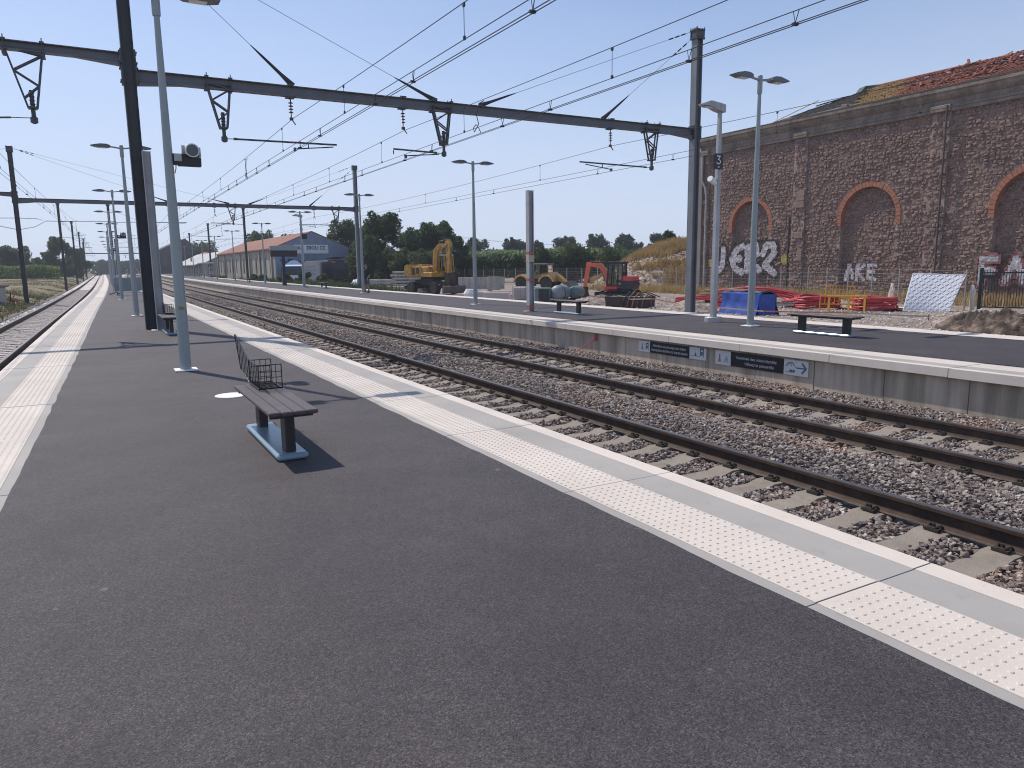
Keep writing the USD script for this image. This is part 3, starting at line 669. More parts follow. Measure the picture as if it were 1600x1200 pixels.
def reg_arm(root, xb, xe, y, z, xc, zc):
    """Registration tube from the bracket at xb to xe, with a steady arm down to the contact wire."""
    sgn = 1 if xe > xb else -1
    g = G().cyl((xb + sgn * 0.06, y, z), (xb + sgn * 0.35, y, z + 0.01), 0.012, n=5).cyl((xb + sgn * 0.3, y, z + 0.01), (xe, y, z + 0.04), 0.028, n=7)
    g.box((xb + sgn * 0.3, y, z + 0.01), (0.1, 0.06, 0.06))
    part(root, 'registration_arm', g, 'dark_steel')
    xs_ = xc + sgn * (-1) * 1.25 if (xb - xc) * sgn > 0 else xc + 1.2 * sgn
    d = G().cyl((xc + 0.05 * sgn, y, zc + 0.05), (xc + 1.15 * sgn * (1 if abs(xe - xc) > 1.0 else -1), y, zc + 0.17), 0.018, n=6)
    d.box((xc, y, zc + 0.03), (0.06, 0.08, 0.10)); d.bar((xc + sgn * 0.4, y, zc + 0.08), (xc + sgn * 0.4, y, z), 0.025)
    part(root, 'steady_arm', d, 'dark_steel')
def guy(root, a, b):
    a, b = np.array(a, float), np.array(b, float); d = (b - a) / np.linalg.norm(b - a)
    g = G().tube([a, b], 0.007, 5)
    L = np.linalg.norm(b - a)
    g.tube([b - d * 1.5, b - d * 1.1, b - d * 0.45, b], [0.012, 0.035, 0.05, 0.09], 6)
    for k in range(3):
        p = a + d * (0.45 + 0.32 * k); g.tube([p, p + d * 0.2], 0.028, 6)
    part(root, 'guy_wire', g, 'cable')
def mast_mesh(x, y, z0, z1, b=0.30, h=0.30):
    return G().prism(hpoly(b, h, 0.022, 0.015), z0, z1, M=mat4((x, y, 0)))
def mast_cap(g, x, y, z):
    g.box((x, y, z - 0.08), (0.42, 0.40, 0.05)); g.box((x, y, z - 0.38), (0.42, 0.40, 0.05))
    for dx, dy in ((-.19, -.17), (.19, -.17), (-.19, .17), (.19, .17)):
        g.cyl((x + dx, y + dy, z - 0.42), (x + dx, y + dy, z + 0.02), 0.018, n=5)
    g.box((x, y, z - 0.22), (0.36, 0.34, 0.22))
    return g
def flange_bolts(root, x, y, zc, sgn, h):
    g = G().box((x, y, zc + h / 2), (0.03, 0.36, 0.03)).box((x, y, zc - h / 2), (0.03, 0.36, 0.03)).box((x, y, zc), (0.03, 0.34, h))
    for dz in (-h * 0.36, h * 0.36):
        for dy in (-0.12, 0.12): g.cyl((x - 0.05, y + dy, zc + dz), (x + 0.05, y + dy, zc + dz), 0.028, n=6)
    part(root, 'flange', g, 'dark_steel')
ZB = 6.66
def beam(root, x0, x1, y, z, hb=0.29):
    n = 24; xs_ = np.linspace(x0, x1, n)
    for (dz0, dz1, w) in ((hb / 2 - 0.018, hb / 2, 0.26), (-hb / 2, -hb / 2 + 0.018, 0.26), (-hb / 2 + 0.018, hb / 2 - 0.018, 0.014)): pass
    g = G().prism(hpoly(0.24, hb, 0.02, 0.02), x0, x1, 'xy', M=np.array([[0, 0, 1.0, 0], [0, 1.0, 0, y], [1.0, 0, 0, z], [0, 0, 0, 1]]))
    for xe, sg_ in ((x0, 1), (x1, -1)):                              # deeper haunch at each end
        g.prism([(xe, z - hb / 2), (xe, z - hb / 2 - 0.10), (xe + sg_ * 1.1, z - hb / 2)], y - 0.09, y + 0.09, 'xz')
    part(root, 'beam', g, 'beam_paint')
TRACK_X = (5.5, 8.95, 17.0)
def portal(label, y, mid, left_end, right_mast, mid_base, top=10.05):
    t = thing('catenary_portal', label, 'catenary portal')
    bx = float(B(y))
    xm, xr = mid, right_mast
    part(t, 'mast', mast_mesh(xm, y, mid_base, top), 'mast_paint')
    part(t, 'mast', mast_mesh(xr, y, GZ - 0.5, top), 'mast_light')
    part(t, 'mast_cap', mast_cap(G(), xm, y, top), 'dark_steel'); part(t, 'mast_cap', mast_cap(G(), xr, y, top), 'dark_steel')
    beam(t, xm + 0.19, xr - 0.19, y, ZB)
    beam(t, left_end, xm - 0.19, y, ZB + 0.42, 0.22)
    for zc, h in ((ZB, 0.46), (ZB + 0.42, 0.36)):
        for sgn in (-1, 1): flange_bolts(t, xm + sgn * 0.168, y, zc, sgn, h)
    flange_bolts(t, xr - 0.168, y, ZB, -1, 0.46); flange_bolts(t, xr + 0.168, y, ZB, 1, 0.46)
    for xb in (3.50, 10.21, 18.84): bracket(t, xb + bx, y, ZB + 0.15, 5.22)
    for xb, xe, xc in ((3.56, 6.75, 5.5), (10.27, 8.55, 8.95), (18.9, 15.6, 17.0)):
        reg_arm(t, xb + bx, xe + bx, y, 5.22, xc + bx, 5.02)
    for xi in TRACK_X:
        part(t, 'insulator', hang_insulator(G(), xi + bx - 0.05, y, ZB - 0.14, 5.90), 'insulator')
        part(t, 'clamp', G().box((xi + bx - 0.05, y, ZB + 0.165), (0.16, 0.32, 0.03)).box((xi + bx - 0.05, y, ZB - 0.165), (0.24, 0.32, 0.03)).cyl((xi + bx - 0.05, y + .14, ZB - 0.2), (xi + bx - 0.05, y + .14, ZB + 0.25), 0.014, n=5), 'dark_steel')
    for xe in (5.55, 10.05): guy(t, (xm + 0.2, y, top - 0.15), (xe + bx, y, ZB + 0.16))
    for xe in (16.6, 11.6): guy(t, (xr - 0.2, y, top - (0.35 if xe > 15 else 0.12)), (xe + bx, y, ZB + 0.16))
    guy(t, (xm - 0.2, y, top - 0.15), (left_end + 1.6, y, ZB + 0.53))
    return t
p1 = portal('nearest overhead line portal, its dark mast standing on the island platform', 22.6, 1.31, -7.4, 21.05, -0.3, 10.5)
bracket(p1, -0.98, 22.6, ZB + 0.53, 5.36, 0.8)
part(p1, 'registration_arm', G().cyl((-1.0, 22.6, 5.40), (-1.45, 22.6, 5.38), 0.012, n=5).cyl((-1.4, 22.6, 5.38), (-3.6, 22.6, 5.18), 0.024, n=6), 'dark_steel')
part(p1, 'mast', mast_mesh(-7.5, 22.6, -1.2, 10.05), 'mast_paint')
p2 = portal('second overhead line portal, spanning from the grassy field to the far platform', 65.0, -4.35, -13.0, 20.9, -1.3, 10.4)
part(p2, 'mast', mast_mesh(-13.1, 65.0, -1.3, 10.3), 'mast_paint')
def loop_arm(root, x, y, z, sgn):
    g = G()
    g.tube([(x, y, z + 0.18), (x + sgn * 1.0, y, z + 0.16), (x + sgn * 1.6, y, z), (x + sgn * 0.9, y, z - 0.42), (x, y, z - 0.62)], 0.02, 5)
    g.cyl((x + sgn * 1.6, y, z), (x + sgn * 6.0, y, z + 0.03), 0.02, n=5)
    part(root, 'registration_arm', g, 'dark_steel')
loop_arm(p2, -4.2, 65.0, 5.2, 1); loop_arm(p2, -4.5, 65.0, 5.2, -1)
p3 = portal('distant overhead line portal near the vanishing point', 274.0, float(CL(274)) - 3.0, float(CL(274)) - 9, 26.0, -1.3, 10.2)

ORD = ['first', 'second', 'third', 'fourth', 'fifth', 'sixth', 'seventh', 'eighth', 'ninth', 'tenth', 'eleventh', 'twelfth', 'thirteenth', 'fourteenth', 'fifteenth', 'sixteenth']
def arm_mast(label, x, y, z0, sgn, reach, mat, top=9.8, group=None):
    t = thing('catenary_mast', label, 'catenary mast', (x, y, 0), group=group)
    part(t, 'mast', mast_mesh(0, 0, z0, top, 0.28, 0.28), mat)
    part(t, 'mast_cap', mast_cap(G(), 0, 0, top), 'dark_steel')
    g = G().cyl((sgn * 0.14, 0, 7.4), (sgn * reach, 0, 7.5), 0.035, n=6).cyl((sgn * 0.14, 0, 9.0), (sgn * (reach - 0.4), 0, 7.5), 0.012, n=5)
    part(t, 'cantilever', g, 'dark_steel')
    part(t, 'insulator', hang_insulator(G(), sgn * (reach - 0.3), 0, 7.4, 5.95), 'insulator')
    part(t, 'registration_arm', G().cyl((sgn * 0.14, 0, 5.5), (sgn * (reach + 0.6), 0, 5.42), 0.022, n=5).cyl((sgn * (reach - 0.9), 0, 5.42), (sgn * (reach - 0.2), 0, 5.07), 0.016, n=5), 'dark_steel')
    return t
for k, y in enumerate((106, 148, 190, 232)):
    arm_mast(f'{ORD[k]} single dark mast with an arm behind the far platform, beyond the second portal', 17.72 + float(B(y)), y, GZ - 0.5, -1, 3.2, 'mast_paint', group='masts behind the far platform')
    arm_mast(f'{ORD[k]} single dark mast beside the curving left track, beyond the second portal', float(CL(y)) - 2.0, y, -1.3, 1, 2.0, 'mast_paint', group='masts beside the curving track')
    arm_mast(f'{ORD[k]} dark mast with an arm standing among the lamp posts of the island platform', 1.7 + float(B(y)), y, -0.3, 1, 4.0, 'mast_paint', group='masts among the island lamp posts')

SPANS = [-19.4, 22.6, 65.0, 106.0, 148.0, 190.0, 232.0, 274.0]
def overhead(label, xf, zc, droppers, double=True, stag=0.0):
    t = thing('overhead_line', label, 'overhead wires', group=None)
    ys = np.unique(np.concatenate([np.arange(-19.4, 60, 1.5), np.arange(60, 274.1, 3.0), SPANS]))
    k = np.clip(np.searchsorted(SPANS, ys, 'right') - 1, 0, len(SPANS) - 2)
    a = np.array(SPANS)[k]; b_ = np.array(SPANS)[k + 1]
    tt = (ys - a) / (b_ - a)
    zm = zc + 0.68 + 0.22 * (2 * tt - 1) ** 2
    X = xf(ys)
    part(t, 'messenger_wire', G().tube(np.stack([X, ys, zm], 1), 0.0078, 5, False), 'cable')
    part(t, 'auxiliary_wire', G().tube(np.stack([X, ys, np.full(len(ys), zc + 0.18)], 1), 0.0075, 5, False), 'cable')
    for d in ((-0.035, 0.035) if double else (0.0,)):
        part(t, 'contact_wire', G().tube(np.stack([X + d, ys, np.full(len(ys), zc)], 1), 0.0078, 5, False), 'cable')
    zmf = lambda y: float(np.interp(y, ys, zm))
    for n_, y in enumerate(droppers):
        x = float(xf(y))
        if n_ % 3 == 2:
            g = G().cyl((x, y, zmf(y)), (x, y, zc + 0.18), 0.006, n=4)
            g.box((x, y, zmf(y) - 0.03), (0.03, 0.05, 0.06)); g.box((x, y, zc + 0.2), (0.03, 0.05, 0.06))
        else:
            g = G().tube([(x + 0.01, y, zc + 0.18), (x + 0.012, y + 0.06, zc + 0.02)], 0.008, 4).tube([(x + 0.01, y + 0.1, zc + 0.18), (x + 0.012, y + 0.06, zc + 0.02)], 0.006, 4)
            g.box((x, y + 0.05, zc), (0.09, 0.05, 0.035))
        part(t, 'dropper', g, 'cable')
    return t
dr = np.concatenate([np.arange(-6, 62, 2.15), np.arange(66, 140, 4.3)])
overhead('overhead contact and carrying wires above the near of the two tracks', lambda y: 5.5 + B(y), 5.02, dr)
overhead('overhead contact and carrying wires above the far of the two tracks', lambda y: 8.95 + B(y), 4.95, dr + 0.7)
overhead('thin overhead wires beyond the far platform, passing in front of the ruined hall', lambda y: 17.0 + B(y), 5.0, np.arange(-6, 140, 4.2), False)
overhead('thin overhead wires above the curving track on the left', lambda y: np.where(np.asarray(y, float) < 24, -2.9, CL(y) + 0.1), 5.05, np.arange(24, 140, 4.2), False)
# jumper loops between carrying and contact wire near the first portal
for lab, x, y in (('curled jumper cable linking the wires of the far track beside the nearest portal', 8.95, 17.2), ('curled jumper cable linking the wires of the near track beyond the nearest portal', 5.5, 30.0)):
    single('jumper_cable', G().tube([(x, y, 5.72), (x, y + 0.25, 5.70), (x, y + 0.42, 5.45), (x, y + 0.3, 5.2), (x, y + 0.55, 5.05), (x, y + 0.62, 5.15), (x, y + 0.45, 5.22), (x, y + 0.3, 5.1), (x, y + 0.2, 4.98)], 0.012, 5), 'cable', lab, 'cable')

# ================================================================ LAMPS AND POSTS
def lamp_double(label, loc, group=None, tall=5.75):
    t = thing('lamp_post', label, 'lamp post', loc, group=group)
    part(t, 'base_plate', G().box((0, 0, 0.012 + 0.008), (0.34, 0.34, 0.02), ch=0.003), 'white_paint')
    part(t, 'pole', G().lathe([(0.088, 0.02), (0.088, 0.03), (0.086, 1.2), (0.066, 3.4), (0.043, tall - 0.35), (0.043, tall - 0.3)], 18), 'galv_pole', smooth=40)
    part(t, 'collar', G().lathe([(0.056, tall - 0.32), (0.062, tall - 0.30), (0.062, tall + 0.06), (0.05, tall + 0.08)], 14), 'galv_pole', smooth=40)
    part(t, 'service_door', G().box((0, -0.086, 0.75), (0.075, 0.006, 0.36), ch=0.002), 'galv_pole')
    for sx in (-1, 1):
        part(t, 'arm', G().tube([(sx * 0.05, 0, tall - 0.02), (sx * 0.36, 0, tall + 0.02)], 0.028, 8), 'galv_pole', smooth=40)
        prof = [(0.33, -0.018), (0.40, -0.045), (0.72, -0.05), (0.92, -0.012), (0.93, 0.006), (0.86, 0.028), (0.62, 0.075), (0.44, 0.07), (0.34, 0.035)]
        h = part(t, 'lamp_head', G().prism([(sx * a, tall + 0.02 + b) for a, b in prof], -0.11, 0.11, 'xz'), 'lamp_head')
        part(h, 'lens', G().box((sx * 0.60, 0, tall - 0.034), (0.26, 0.16, 0.012)), 'lamp_white')
    return t
isl_y = [13.0 + 16.35 * k for k in range(16)]
lampA = None
for k, y in enumerate(isl_y):
    lab = f'{ORD[k]} double headed grey lamp post along the island platform, counting from the camera'
    loc = (1.2 + 0.05 * (k > 0) + float(B(y)) , y, 0)
    if lampA is None:
        lampA = lamp_double(lab, loc, 'lamp posts along the island platform')
    else: dup(lampA, loc, 0, lab)
far_l = [(14.69, 13.54, 1.055), (13.95, 27.87, 1.0), (14.60, 44.7, 1.03), (14.75, 60.2, 1.03), (15.05, 77.0, 1.03)] + [(14.3 + float(B(y)) * 1.0, y, 1.03) for y in (93.5, 110, 126.5, 143, 159.5, 176)]
for k, (x, y, sc_) in enumerate(far_l):
    dup(lampA, (x, y, 0), 0, f'{ORD[k]} double headed grey lamp post along the far platform, counting from the right', 'lamp posts along the far platform', sc=(1, 1, sc_))
# sticker on the nearest pole belongs to that pole only
single('sticker', G().lathe([(0.0875, -0.03), (0.0875, 0.03)], 18, c=(1.2, 13.0, 1.02)) if False else G().box((1.2, 12.9105, 1.02), (0.085, 0.004, 0.05), ch=0.0015), 'sticker_yellow', 'small brown and yellow sticker on the nearest lamp post', 'sticker')

def loudspeaker(label, loc, rz=0, side=1):
    t = thing('loudspeaker', label, 'loudspeaker', loc, rz, group='loudspeakers on the island lamp posts')
    g = G().box((side * 0.17, -0.0, -0.02), (0.22, 0.10, 0.17), ch=0.008).box((side * 0.30, 0, -0.05), (0.34, 0.12, 0.14), ch=0.008)
    part(t, 'bracket', g, 'black_plastic')
    part(t, 'junction_box', G().box((side * 0.13, -0.065, 0.0), (0.11, 0.03, 0.11), ch=0.006), 'galv_dull')
    M = mat4((side * 0.34, 0.0, 0.13), rx=math.radians(97))
    part(t, 'horn', G().lathe([(0.05, -0.22), (0.098, -0.2), (0.102, 0.10), (0.105, 0.14), (0.09, 0.145)], 16, M=M), 'white_plastic', smooth=40)
    part(t, 'grille', G().lathe([(0.088, 0.146), (0.085, 0.152)], 16, M=M), 'lamp_head')
    part(t, 'yoke', G().bar((side * 0.22, 0, 0.05), (side * 0.225, 0, 0.2), 0.012, 0.05).bar((side * 0.22, 0, 0.045), (side * 0.45, 0, 0.03), 0.012, 0.05).bar((side * 0.455, 0, 0.03), (side * 0.45, 0, 0.18), 0.012, 0.05), 'galv_dull')
    part(t, 'cable_tail', G().tube([(side * 0.1, -0.03, -0.09), (side * 0.09, -0.05, -0.17), (side * 0.07, -0.04, -0.24)], 0.008, 5), 'red_tape')
    return t
ls0 = loudspeaker('loudspeaker on the nearest lamp post, pale drum on a black bracket', (1.2, 13.0, 3.36))
dup(ls0, (1.25 + float(B(45.7)), 45.7, 3.4), 0, 'loudspeaker on the third lamp post of the island platform')
dup(ls0, (1.25 + float(B(78.4)), 78.4, 3.4), 0, 'loudspeaker on the fifth lamp post of the island platform')

def h_post(name, label, x, y, h, bands):
    t = thing(name, label, 'steel post', (x, y, 0.01))
    part(t, 'post', G().prism(hpoly(0.20, 0.20, 0.014, 0.012), 0, h), 'galv_dull')
    part(t, 'base_plate', G().box((-0.02, 0, 0.01), (0.44, 0.26, 0.02), ch=0.004), 'white_paint' if not bands else 'galv_dull')
    for z0, hh, m in bands:
        part(t, 'tape_band', G().box((0, 0, z0 + hh / 2), (0.206, 0.206, hh)), m)
    return t
h_post('steel_post', 'pale galvanised steel post close beside the dark mast on the island platform', 1.50, 21.9, 4.65, [])
h_post('steel_post', 'galvanised steel post with faded red tape bands on the far platform', 13.35, 22.36, 4.15, [(1.98, 0.10, 'red_tape'), (1.72, 0.24, 'tape_white'), (1.06, 0.10, 'red_tape'), (0.06, 0.16, 'red_tape')])

def lamp_single(label, loc, number, sgn=-1, tall=5.62, stretch=True):
    t = thing('lamp_post', label, 'lamp post', loc)
    part(t, 'plinth', G().lathe([(0.23, 0.006), (0.235, 0.02), (0.235, 0.13), (0.22, 0.15)], 24), 'galv_dull', smooth=35)
    g = G()
    for k in range(6):
        z0, z1 = 0.12 + (tall - 0.12) * k / 6, 0.12 + (tall - 0.12) * (k + 1) / 6
    v, f = cbox((1, 1, 1), 0.12)
    v = v.copy(); z = (v[:, 2] + 0.5); w = 0.17 - 0.065 * z
    v = np.stack([v[:, 0] * w, v[:, 1] * w, 0.12 + z * (tall - 0.12)], 1)
    part(t, 'pole', g.add(v, f), 'galv_dull')
    prof = [(0.10, -0.10), (0.10, 0.10), (-0.12, 0.13), (-0.42, 0.16), (-0.68, 0.07), (-0.66, 0.035), (-0.35, 0.01), (-0.12, -0.06)]
    h = part(t, 'lamp_head', G().prism([(-sgn * a, tall + 0.06 + b) for a, b in prof], -0.12, 0.12, 'xz'), 'galv_dull')
    part(h, 'lens', G().box((sgn * 0.42, 0, tall + 0.062), (0.3, 0.15, 0.012)), 'lamp_white')
    if number:
        p = part(t, 'number_sign', G().box((0.04 - 0.16, -0.115, 4.31), (0.32, 0.05, 0.40), ch=0.006), 'sign_black')
        tm_ = meshkit.text_mesh(number, 0.22, 0.003)
        v = np.array(tm_.vertices); v[:, 0] -= v[:, 0].mean(); v[:, 1] -= v[:, 1].mean()
        part(p, 'numeral', (np.stack([v[:, 0] - 0.12, -0.1415 - v[:, 2], v[:, 1] + 4.32], 1), np.array(tm_.faces)), 'white_plastic')
        part(p, 'rule', G().box((-0.12, -0.142, 4.16), (0.07, 0.003, 0.02)), 'white_plastic')
        M = mat4((-0.20, -0.05, 3.78), ry=math.radians(-68), rz=0.25)
        part(t, 'camera_housing', G().lathe([(0.055, -0.10), (0.07, -0.06), (0.085, 0.16), (0.08, 0.2)], 14, M=M), 'white_plastic', smooth=40)
        part(t, 'camera_bracket', G().bar((-0.06, 0, 3.86), (-0.18, -0.03, 3.84), 0.05), 'white_plastic')
    return t
lamp_single('single headed grey lamp post with the number 3 sign on the far platform', (14.97, 15.14, 0), '3')
lb = lamp_single('single headed grey lamp post with a small black sign box, beyond the departure board', (15.06, 61.2, 0), '')
part(lb, 'number_sign', G().box((0.16, -0.1, 4.1), (0.42, 0.1, 0.44), ch=0.006), 'sign_black')

# departure board
t = thing('departure_board', 'black departure board under a pale hood on a navy post, far platform', 'departure board', (15.27, 69.4, 0))
part(t, 'post', G().box((0, 0, 1.35), (0.26, 0.26, 2.68), ch=0.02), 'ink_navy'); part(t, 'foot', G().box((0, 0, 0.36), (0.34, 0.34, 0.72), ch=0.02), 'black_plastic')
part(t, 'screen', G().box((0.08, 0, 2.86), (2.36, 0.30, 0.54), ch=0.01), 'black_plastic'); part(t, 'hood', G().box((0.08, 0, 3.36), (2.5, 0.5, 0.42), ch=0.03), 'galv_pole')

# ================================================================ BENCHES
def bench(label, loc, rz=0.0, group='platform benches', L=1.75):
    t = thing('bench', label, 'bench', loc, rz, group=group)
    for k in range(4):
        part(t, 'plank', G().box((-0.1545 + 0.103 * k, 0, 0.435), (0.0985, L - (0.02 if k in (0, 3) else 0), 0.036), ch=0.008), 'bench_plank')
    part(t, 'seat_frame', G().box((0, 0, 0.398), (0.26, L - 0.3, 0.034)).box((0, -L / 2 + 0.12, 0.40), (0.36, 0.05, 0.03)).box((0, L / 2 - 0.12, 0.40), (0.36, 0.05, 0.03)), 'bench_leg')
    for sy in (-1, 1): part(t, 'leg', G().box((0, sy * 0.585, 0.22), (0.085, 0.19, 0.33), ch=0.012), 'bench_leg')
    part(t, 'base_plate', G().box((0, 0, 0.034), (0.27, 1.48, 0.056), ch=0.018), 'bench_base')
    return t
b0 = bench('nearest bench, brown planks on a blue steel base, with a black wire seat', (1.37, 7.03, 0.006), 0.0)
def wire_panel(outline, M, pitch, origin=(0, 0), r=0.0035):
    """Welded mesh filling a flat outline (u, v), then placed by M (3x4: columns u axis, v axis, origin)."""
    poly = sg.Polygon(outline); g = G()
    def put(a): a = np.asarray(a); return a[:, 0:1] * M[0] + a[:, 1:2] * M[1] + M[2]
    e = np.array(outline + [outline[0]])
    for a, b in zip(e[:-1], e[1:]): g.tube(put(np.array([a, b])), r * 1.6, 5)
    x0, y0, x1, y1 = poly.bounds
    for ax in (0, 1):
        lo, hi = (x0, x1) if ax == 0 else (y0, y1)
        for q_ in np.arange(lo + pitch, hi - 0.3 * pitch, pitch):
            ln = sg.LineString([(q_, y0 - 1), (q_, y1 + 1)] if ax == 0 else [(x0 - 1, q_), (x1 + 1, q_)]).intersection(poly)
            for sgm in getattr(ln, 'geoms', [ln]):
                if sgm.length > 0.01: g.tube(put(np.array(sgm.coords)[[0, -1]]), r, 4)
    return g
zs = 0.47
back = [(0.34, 0.0), (0.86, 0.0), (1.0, 0.03), (1.33, 0.08), (1.60, 0.43), (1.57, 0.445), (1.50, 0.43), (1.33, 0.38), (1.12, 0.31), (0.92, 0.262), (0.78, 0.243), (0.62, 0.236), (0.34, 0.236)]
back = [(a - 0.34 + 0.34, b) for a, b in back]
Y_B = 0.0
ax_y, ax_z, ax_x = np.array([0, 1.0, 0]), np.array([0, 0, 1.0]), np.array([1.0, 0, 0])
wb = part(b0, 'wire_seat', wire_panel([(a - 0.34, b) for a, b in back], (ax_y, ax_z, np.array([-0.05, 0.34, zs])), 0.085, r=0.0042), 'wire_black')
for yy_ in (0.34, 0.83):
    part(wb, 'side_panel', wire_panel([(0, 0), (0.22, 0), (0.22, 0.235), (0, 0.235)], (ax_x, ax_z, np.array([-0.05, yy_, zs])), 0.055), 'wire_black')
part(wb, 'seat_panel', wire_panel([(0, 0), (0.22, 0), (0.22, 0.49), (0, 0.49)], (ax_x, ax_y, np.array([-0.05, 0.34, zs])), 0.055), 'wire_black')
b1 = dup(b0, (1.62, 20.9, 0.006), 0, 'second bench of the island platform, seen behind the nearest lamp post')
proto = bench('long bench at the right of the far platform, in front of the yellow barriers', (14.2, 10.95, 0.006), 0.0)
dup(proto, (13.72, 20.5, 0.006), 0, 'bench beside the red taped steel post on the far platform')
dup(proto, (15.5, 57.0, 0.006), 0, 'distant small bench on the far platform in front of the dark truck')
dup(proto, (15.4, 88.0, 0.006), 0, 'most distant bench on the far platform, left of the departure board')
single('paint_mark', G().lathe([(0.2, 0.0065), (0.2, 0.0125)], 28, c=(1.44, 10.04, 0.0)), 'white_paint', 'white painted disc on the asphalt behind the nearest bench', 'paint mark')

# crowd barriers standing on the island platform
def crowd_barrier(label, loc, rz):
    t = thing('crowd_barrier', label, 'barrier', loc, rz, group='grey barriers on the island platform')
    part(t, 'frame', G().tube([(-1, 0, 0.12), (-1, 0, 1.1), (-0.94, 0, 1.15), (0.94, 0, 1.15), (1, 0, 1.1), (1, 0, 0.12), (-1, 0, 0.22)], 0.02, 6), 'galv_dull')
    part(t, 'panel', G().box((0, 0, 0.68), (1.9, 0.02, 0.86)), 'tank_grey')
    for sx in (-1, 1): part(t, 'foot', G().tube([(sx * 0.8, -0.4, 0.02), (sx * 0.8, -0.1, 0.1), (sx * 0.8, 0, 0.22), (sx * 0.8, 0.1, 0.1), (sx * 0.8, 0.4, 0.02)], 0.02, 6), 'dark_steel')
    return t
cb = crowd_barrier('grey panelled crowd barrier facing the camera beside the island lamp posts', (2.1, 53.5, 0.01), 0.05)
dup(cb, (1.25, 54.6, 0.01), PI / 2, 'grey crowd barrier turned along the island platform')

# ================================================================ TRACKSIDE SIGNS
def wall_pt(u, v, d=0.0): return (11.412 - d, u, v)
def sign_text(root, txt, yc, zc, h, mat='sign_white'):
    m = meshkit.text_mesh(txt, h, 0.002)
    v = np.array(m.vertices); v[:, 0] -= (v[:, 0].min() + v[:, 0].max()) / 2
    P = np.stack([np.full(len(v), 11.393) - v[:, 2], yc - v[:, 0], zc + v[:, 1]], 1)
    part(root, 'lettering', (P, np.array(m.faces)), mat)
def flat(root, name, poly, yc, zc, mat, d=0.0):
    """A flat print on a sign: polygon in (reading direction, up) metres around (yc, zc)."""
    g = G(); polys = polys_of(poly)
    for p in polys:
        m = trimesh.creation.extrude_polygon(p, 0.002, engine='earcut'); v = np.array(m.vertices)
        g.add(np.stack([11.393 - d - v[:, 2], yc - v[:, 0], zc + v[:, 1]], 1), np.array(m.faces))
    part(root, name, g, mat)
def warning(root, yc, zc, s_):
    tri = sg.Polygon([(-.5, 0), (.5, 0), (0, .85)]); ring = tri.difference(tri.buffer(-0.07))
    flat(root, 'pictogram', affinity.scale(ring, s_, s_, origin=(0, 0)), yc, zc, 'sign_grey')
    bar = union_all([sg.Polygon([(-.09, .38), (.09, .38), (.13, 1.35), (-.13, 1.35)]), sg.Point(0, .2).buffer(.11)])
    flat(root, 'exclamation_mark', affinity.scale(bar, s_, s_, origin=(0, 0)), yc, zc, 'sign_red', 0.001)
def train_icon(root, yc, zc, s_):
    body = sg.box(-.3, .15, .3, 1.0).buffer(.08).difference(sg.box(-.22, .55, .22, .85)).difference(sg.Point(-.2, .3).buffer(.07)).difference(sg.Point(.2, .3).buffer(.07))
    flat(root, 'pictogram', affinity.scale(union_all([body, sg.Polygon([(-.3, .1), (-.18, .1), (-.32, -.15), (-.45, -.15)]), sg.Polygon([(.3, .1), (.18, .1), (.32, -.15), (.45, -.15)])]), s_, s_, origin=(0, 0)), yc, zc, 'sign_grey')
def sign_board(label, y0, y1, zt, zb, w1, w2):
    t = thing('platform_sign', label, 'sign')
    ym = (y0 + y1) / 2
    def plate(name, a, b, mat): part(t, name, G().box((11.408 - 0.005, (a + b) / 2, (zt + zb) / 2), (0.016, abs(a - b) - 0.004, zt - zb), ch=0.002), mat)
    plate('pictogram_plate', y0, y0 - w1, 'sign_white'); plate('text_plate', y0 - w1, y1 + w2, 'sign_black'); plate('pictogram_plate', y1 + w2, y1, 'sign_white')
    return t
s1 = sign_board('left sign on the far platform wall, warning of passing trains', 13.98, 11.70, -0.195, -0.455, 0.42, 0.52)
warning(s1, 13.84, -0.40, 0.10); train_icon(s1, 13.66, -0.375, 0.13)
sign_text(s1, 'Attention au passage des trains', 12.89, -0.300, 0.056); sign_text(s1, 'Demeurez derrière la bande jaune', 12.89, -0.400, 0.056)
train_icon(s1, 11.83, -0.36, 0.15)
flat(s1, 'pictogram', [(-0.15, 0), (0.16, 0), (0.16, 0.008), (-0.15, 0.008)], 12.05, -0.385, 'sign_grey')
flat(s1, 'pictogram', [(-.03, 0), (.03, 0), (.01, .06), (-.02, .075)], 12.02, -0.376, 'sign_grey')
s2 = sign_board('right sign on the far platform wall, no crossing of the tracks, with an arrow', 11.43, 9.07, -0.190, -0.485, 0.44, 0.56)
warning(s2, 11.30, -0.425, 0.115)
tri = sg.Polygon([(-.5, 0), (.5, 0), (0, .85)]).buffer(.04)
flat(s2, 'pictogram', affinity.scale(tri.difference(tri.buffer(-0.05)), .115, .13, origin=(0, 0)), 11.11, -0.415, 'sign_grey')
flat(s2, 'pictogram', affinity.scale(union_all([sg.LineString([(.08, .45), (-.08, .42), (.06, .28), (-.06, .16)]).buffer(.03)]), .12, .14, origin=(0, 0)), 11.11, -0.415, 'sign_grey')
sign_text(s2, 'Traversée des voies interdite', 10.33, -0.318, 0.056); sign_text(s2, 'Utilisez la passerelle', 10.23, -0.425, 0.056)
arrow = union_all([sg.box(-.11, -.012, .09, .012), sg.LineString([(.01, .095), (.105, 0), (.01, -.095)]).buffer(.016, cap_style=2)])
flat(s2, 'arrow', arrow, 9.22, -0.335, 'sign_grey')
st = union_all([sg.LineString([(-.12, .0), (-.04, .08), (.04, .08), (.12, 0)]).buffer(.006), sg.LineString([(-.06, .02), (-.03, .055)]).buffer(.005), sg.Point(.0, .06).buffer(.012), sg.LineString([(.02, .02), (.03, .06)]).buffer(.005)])
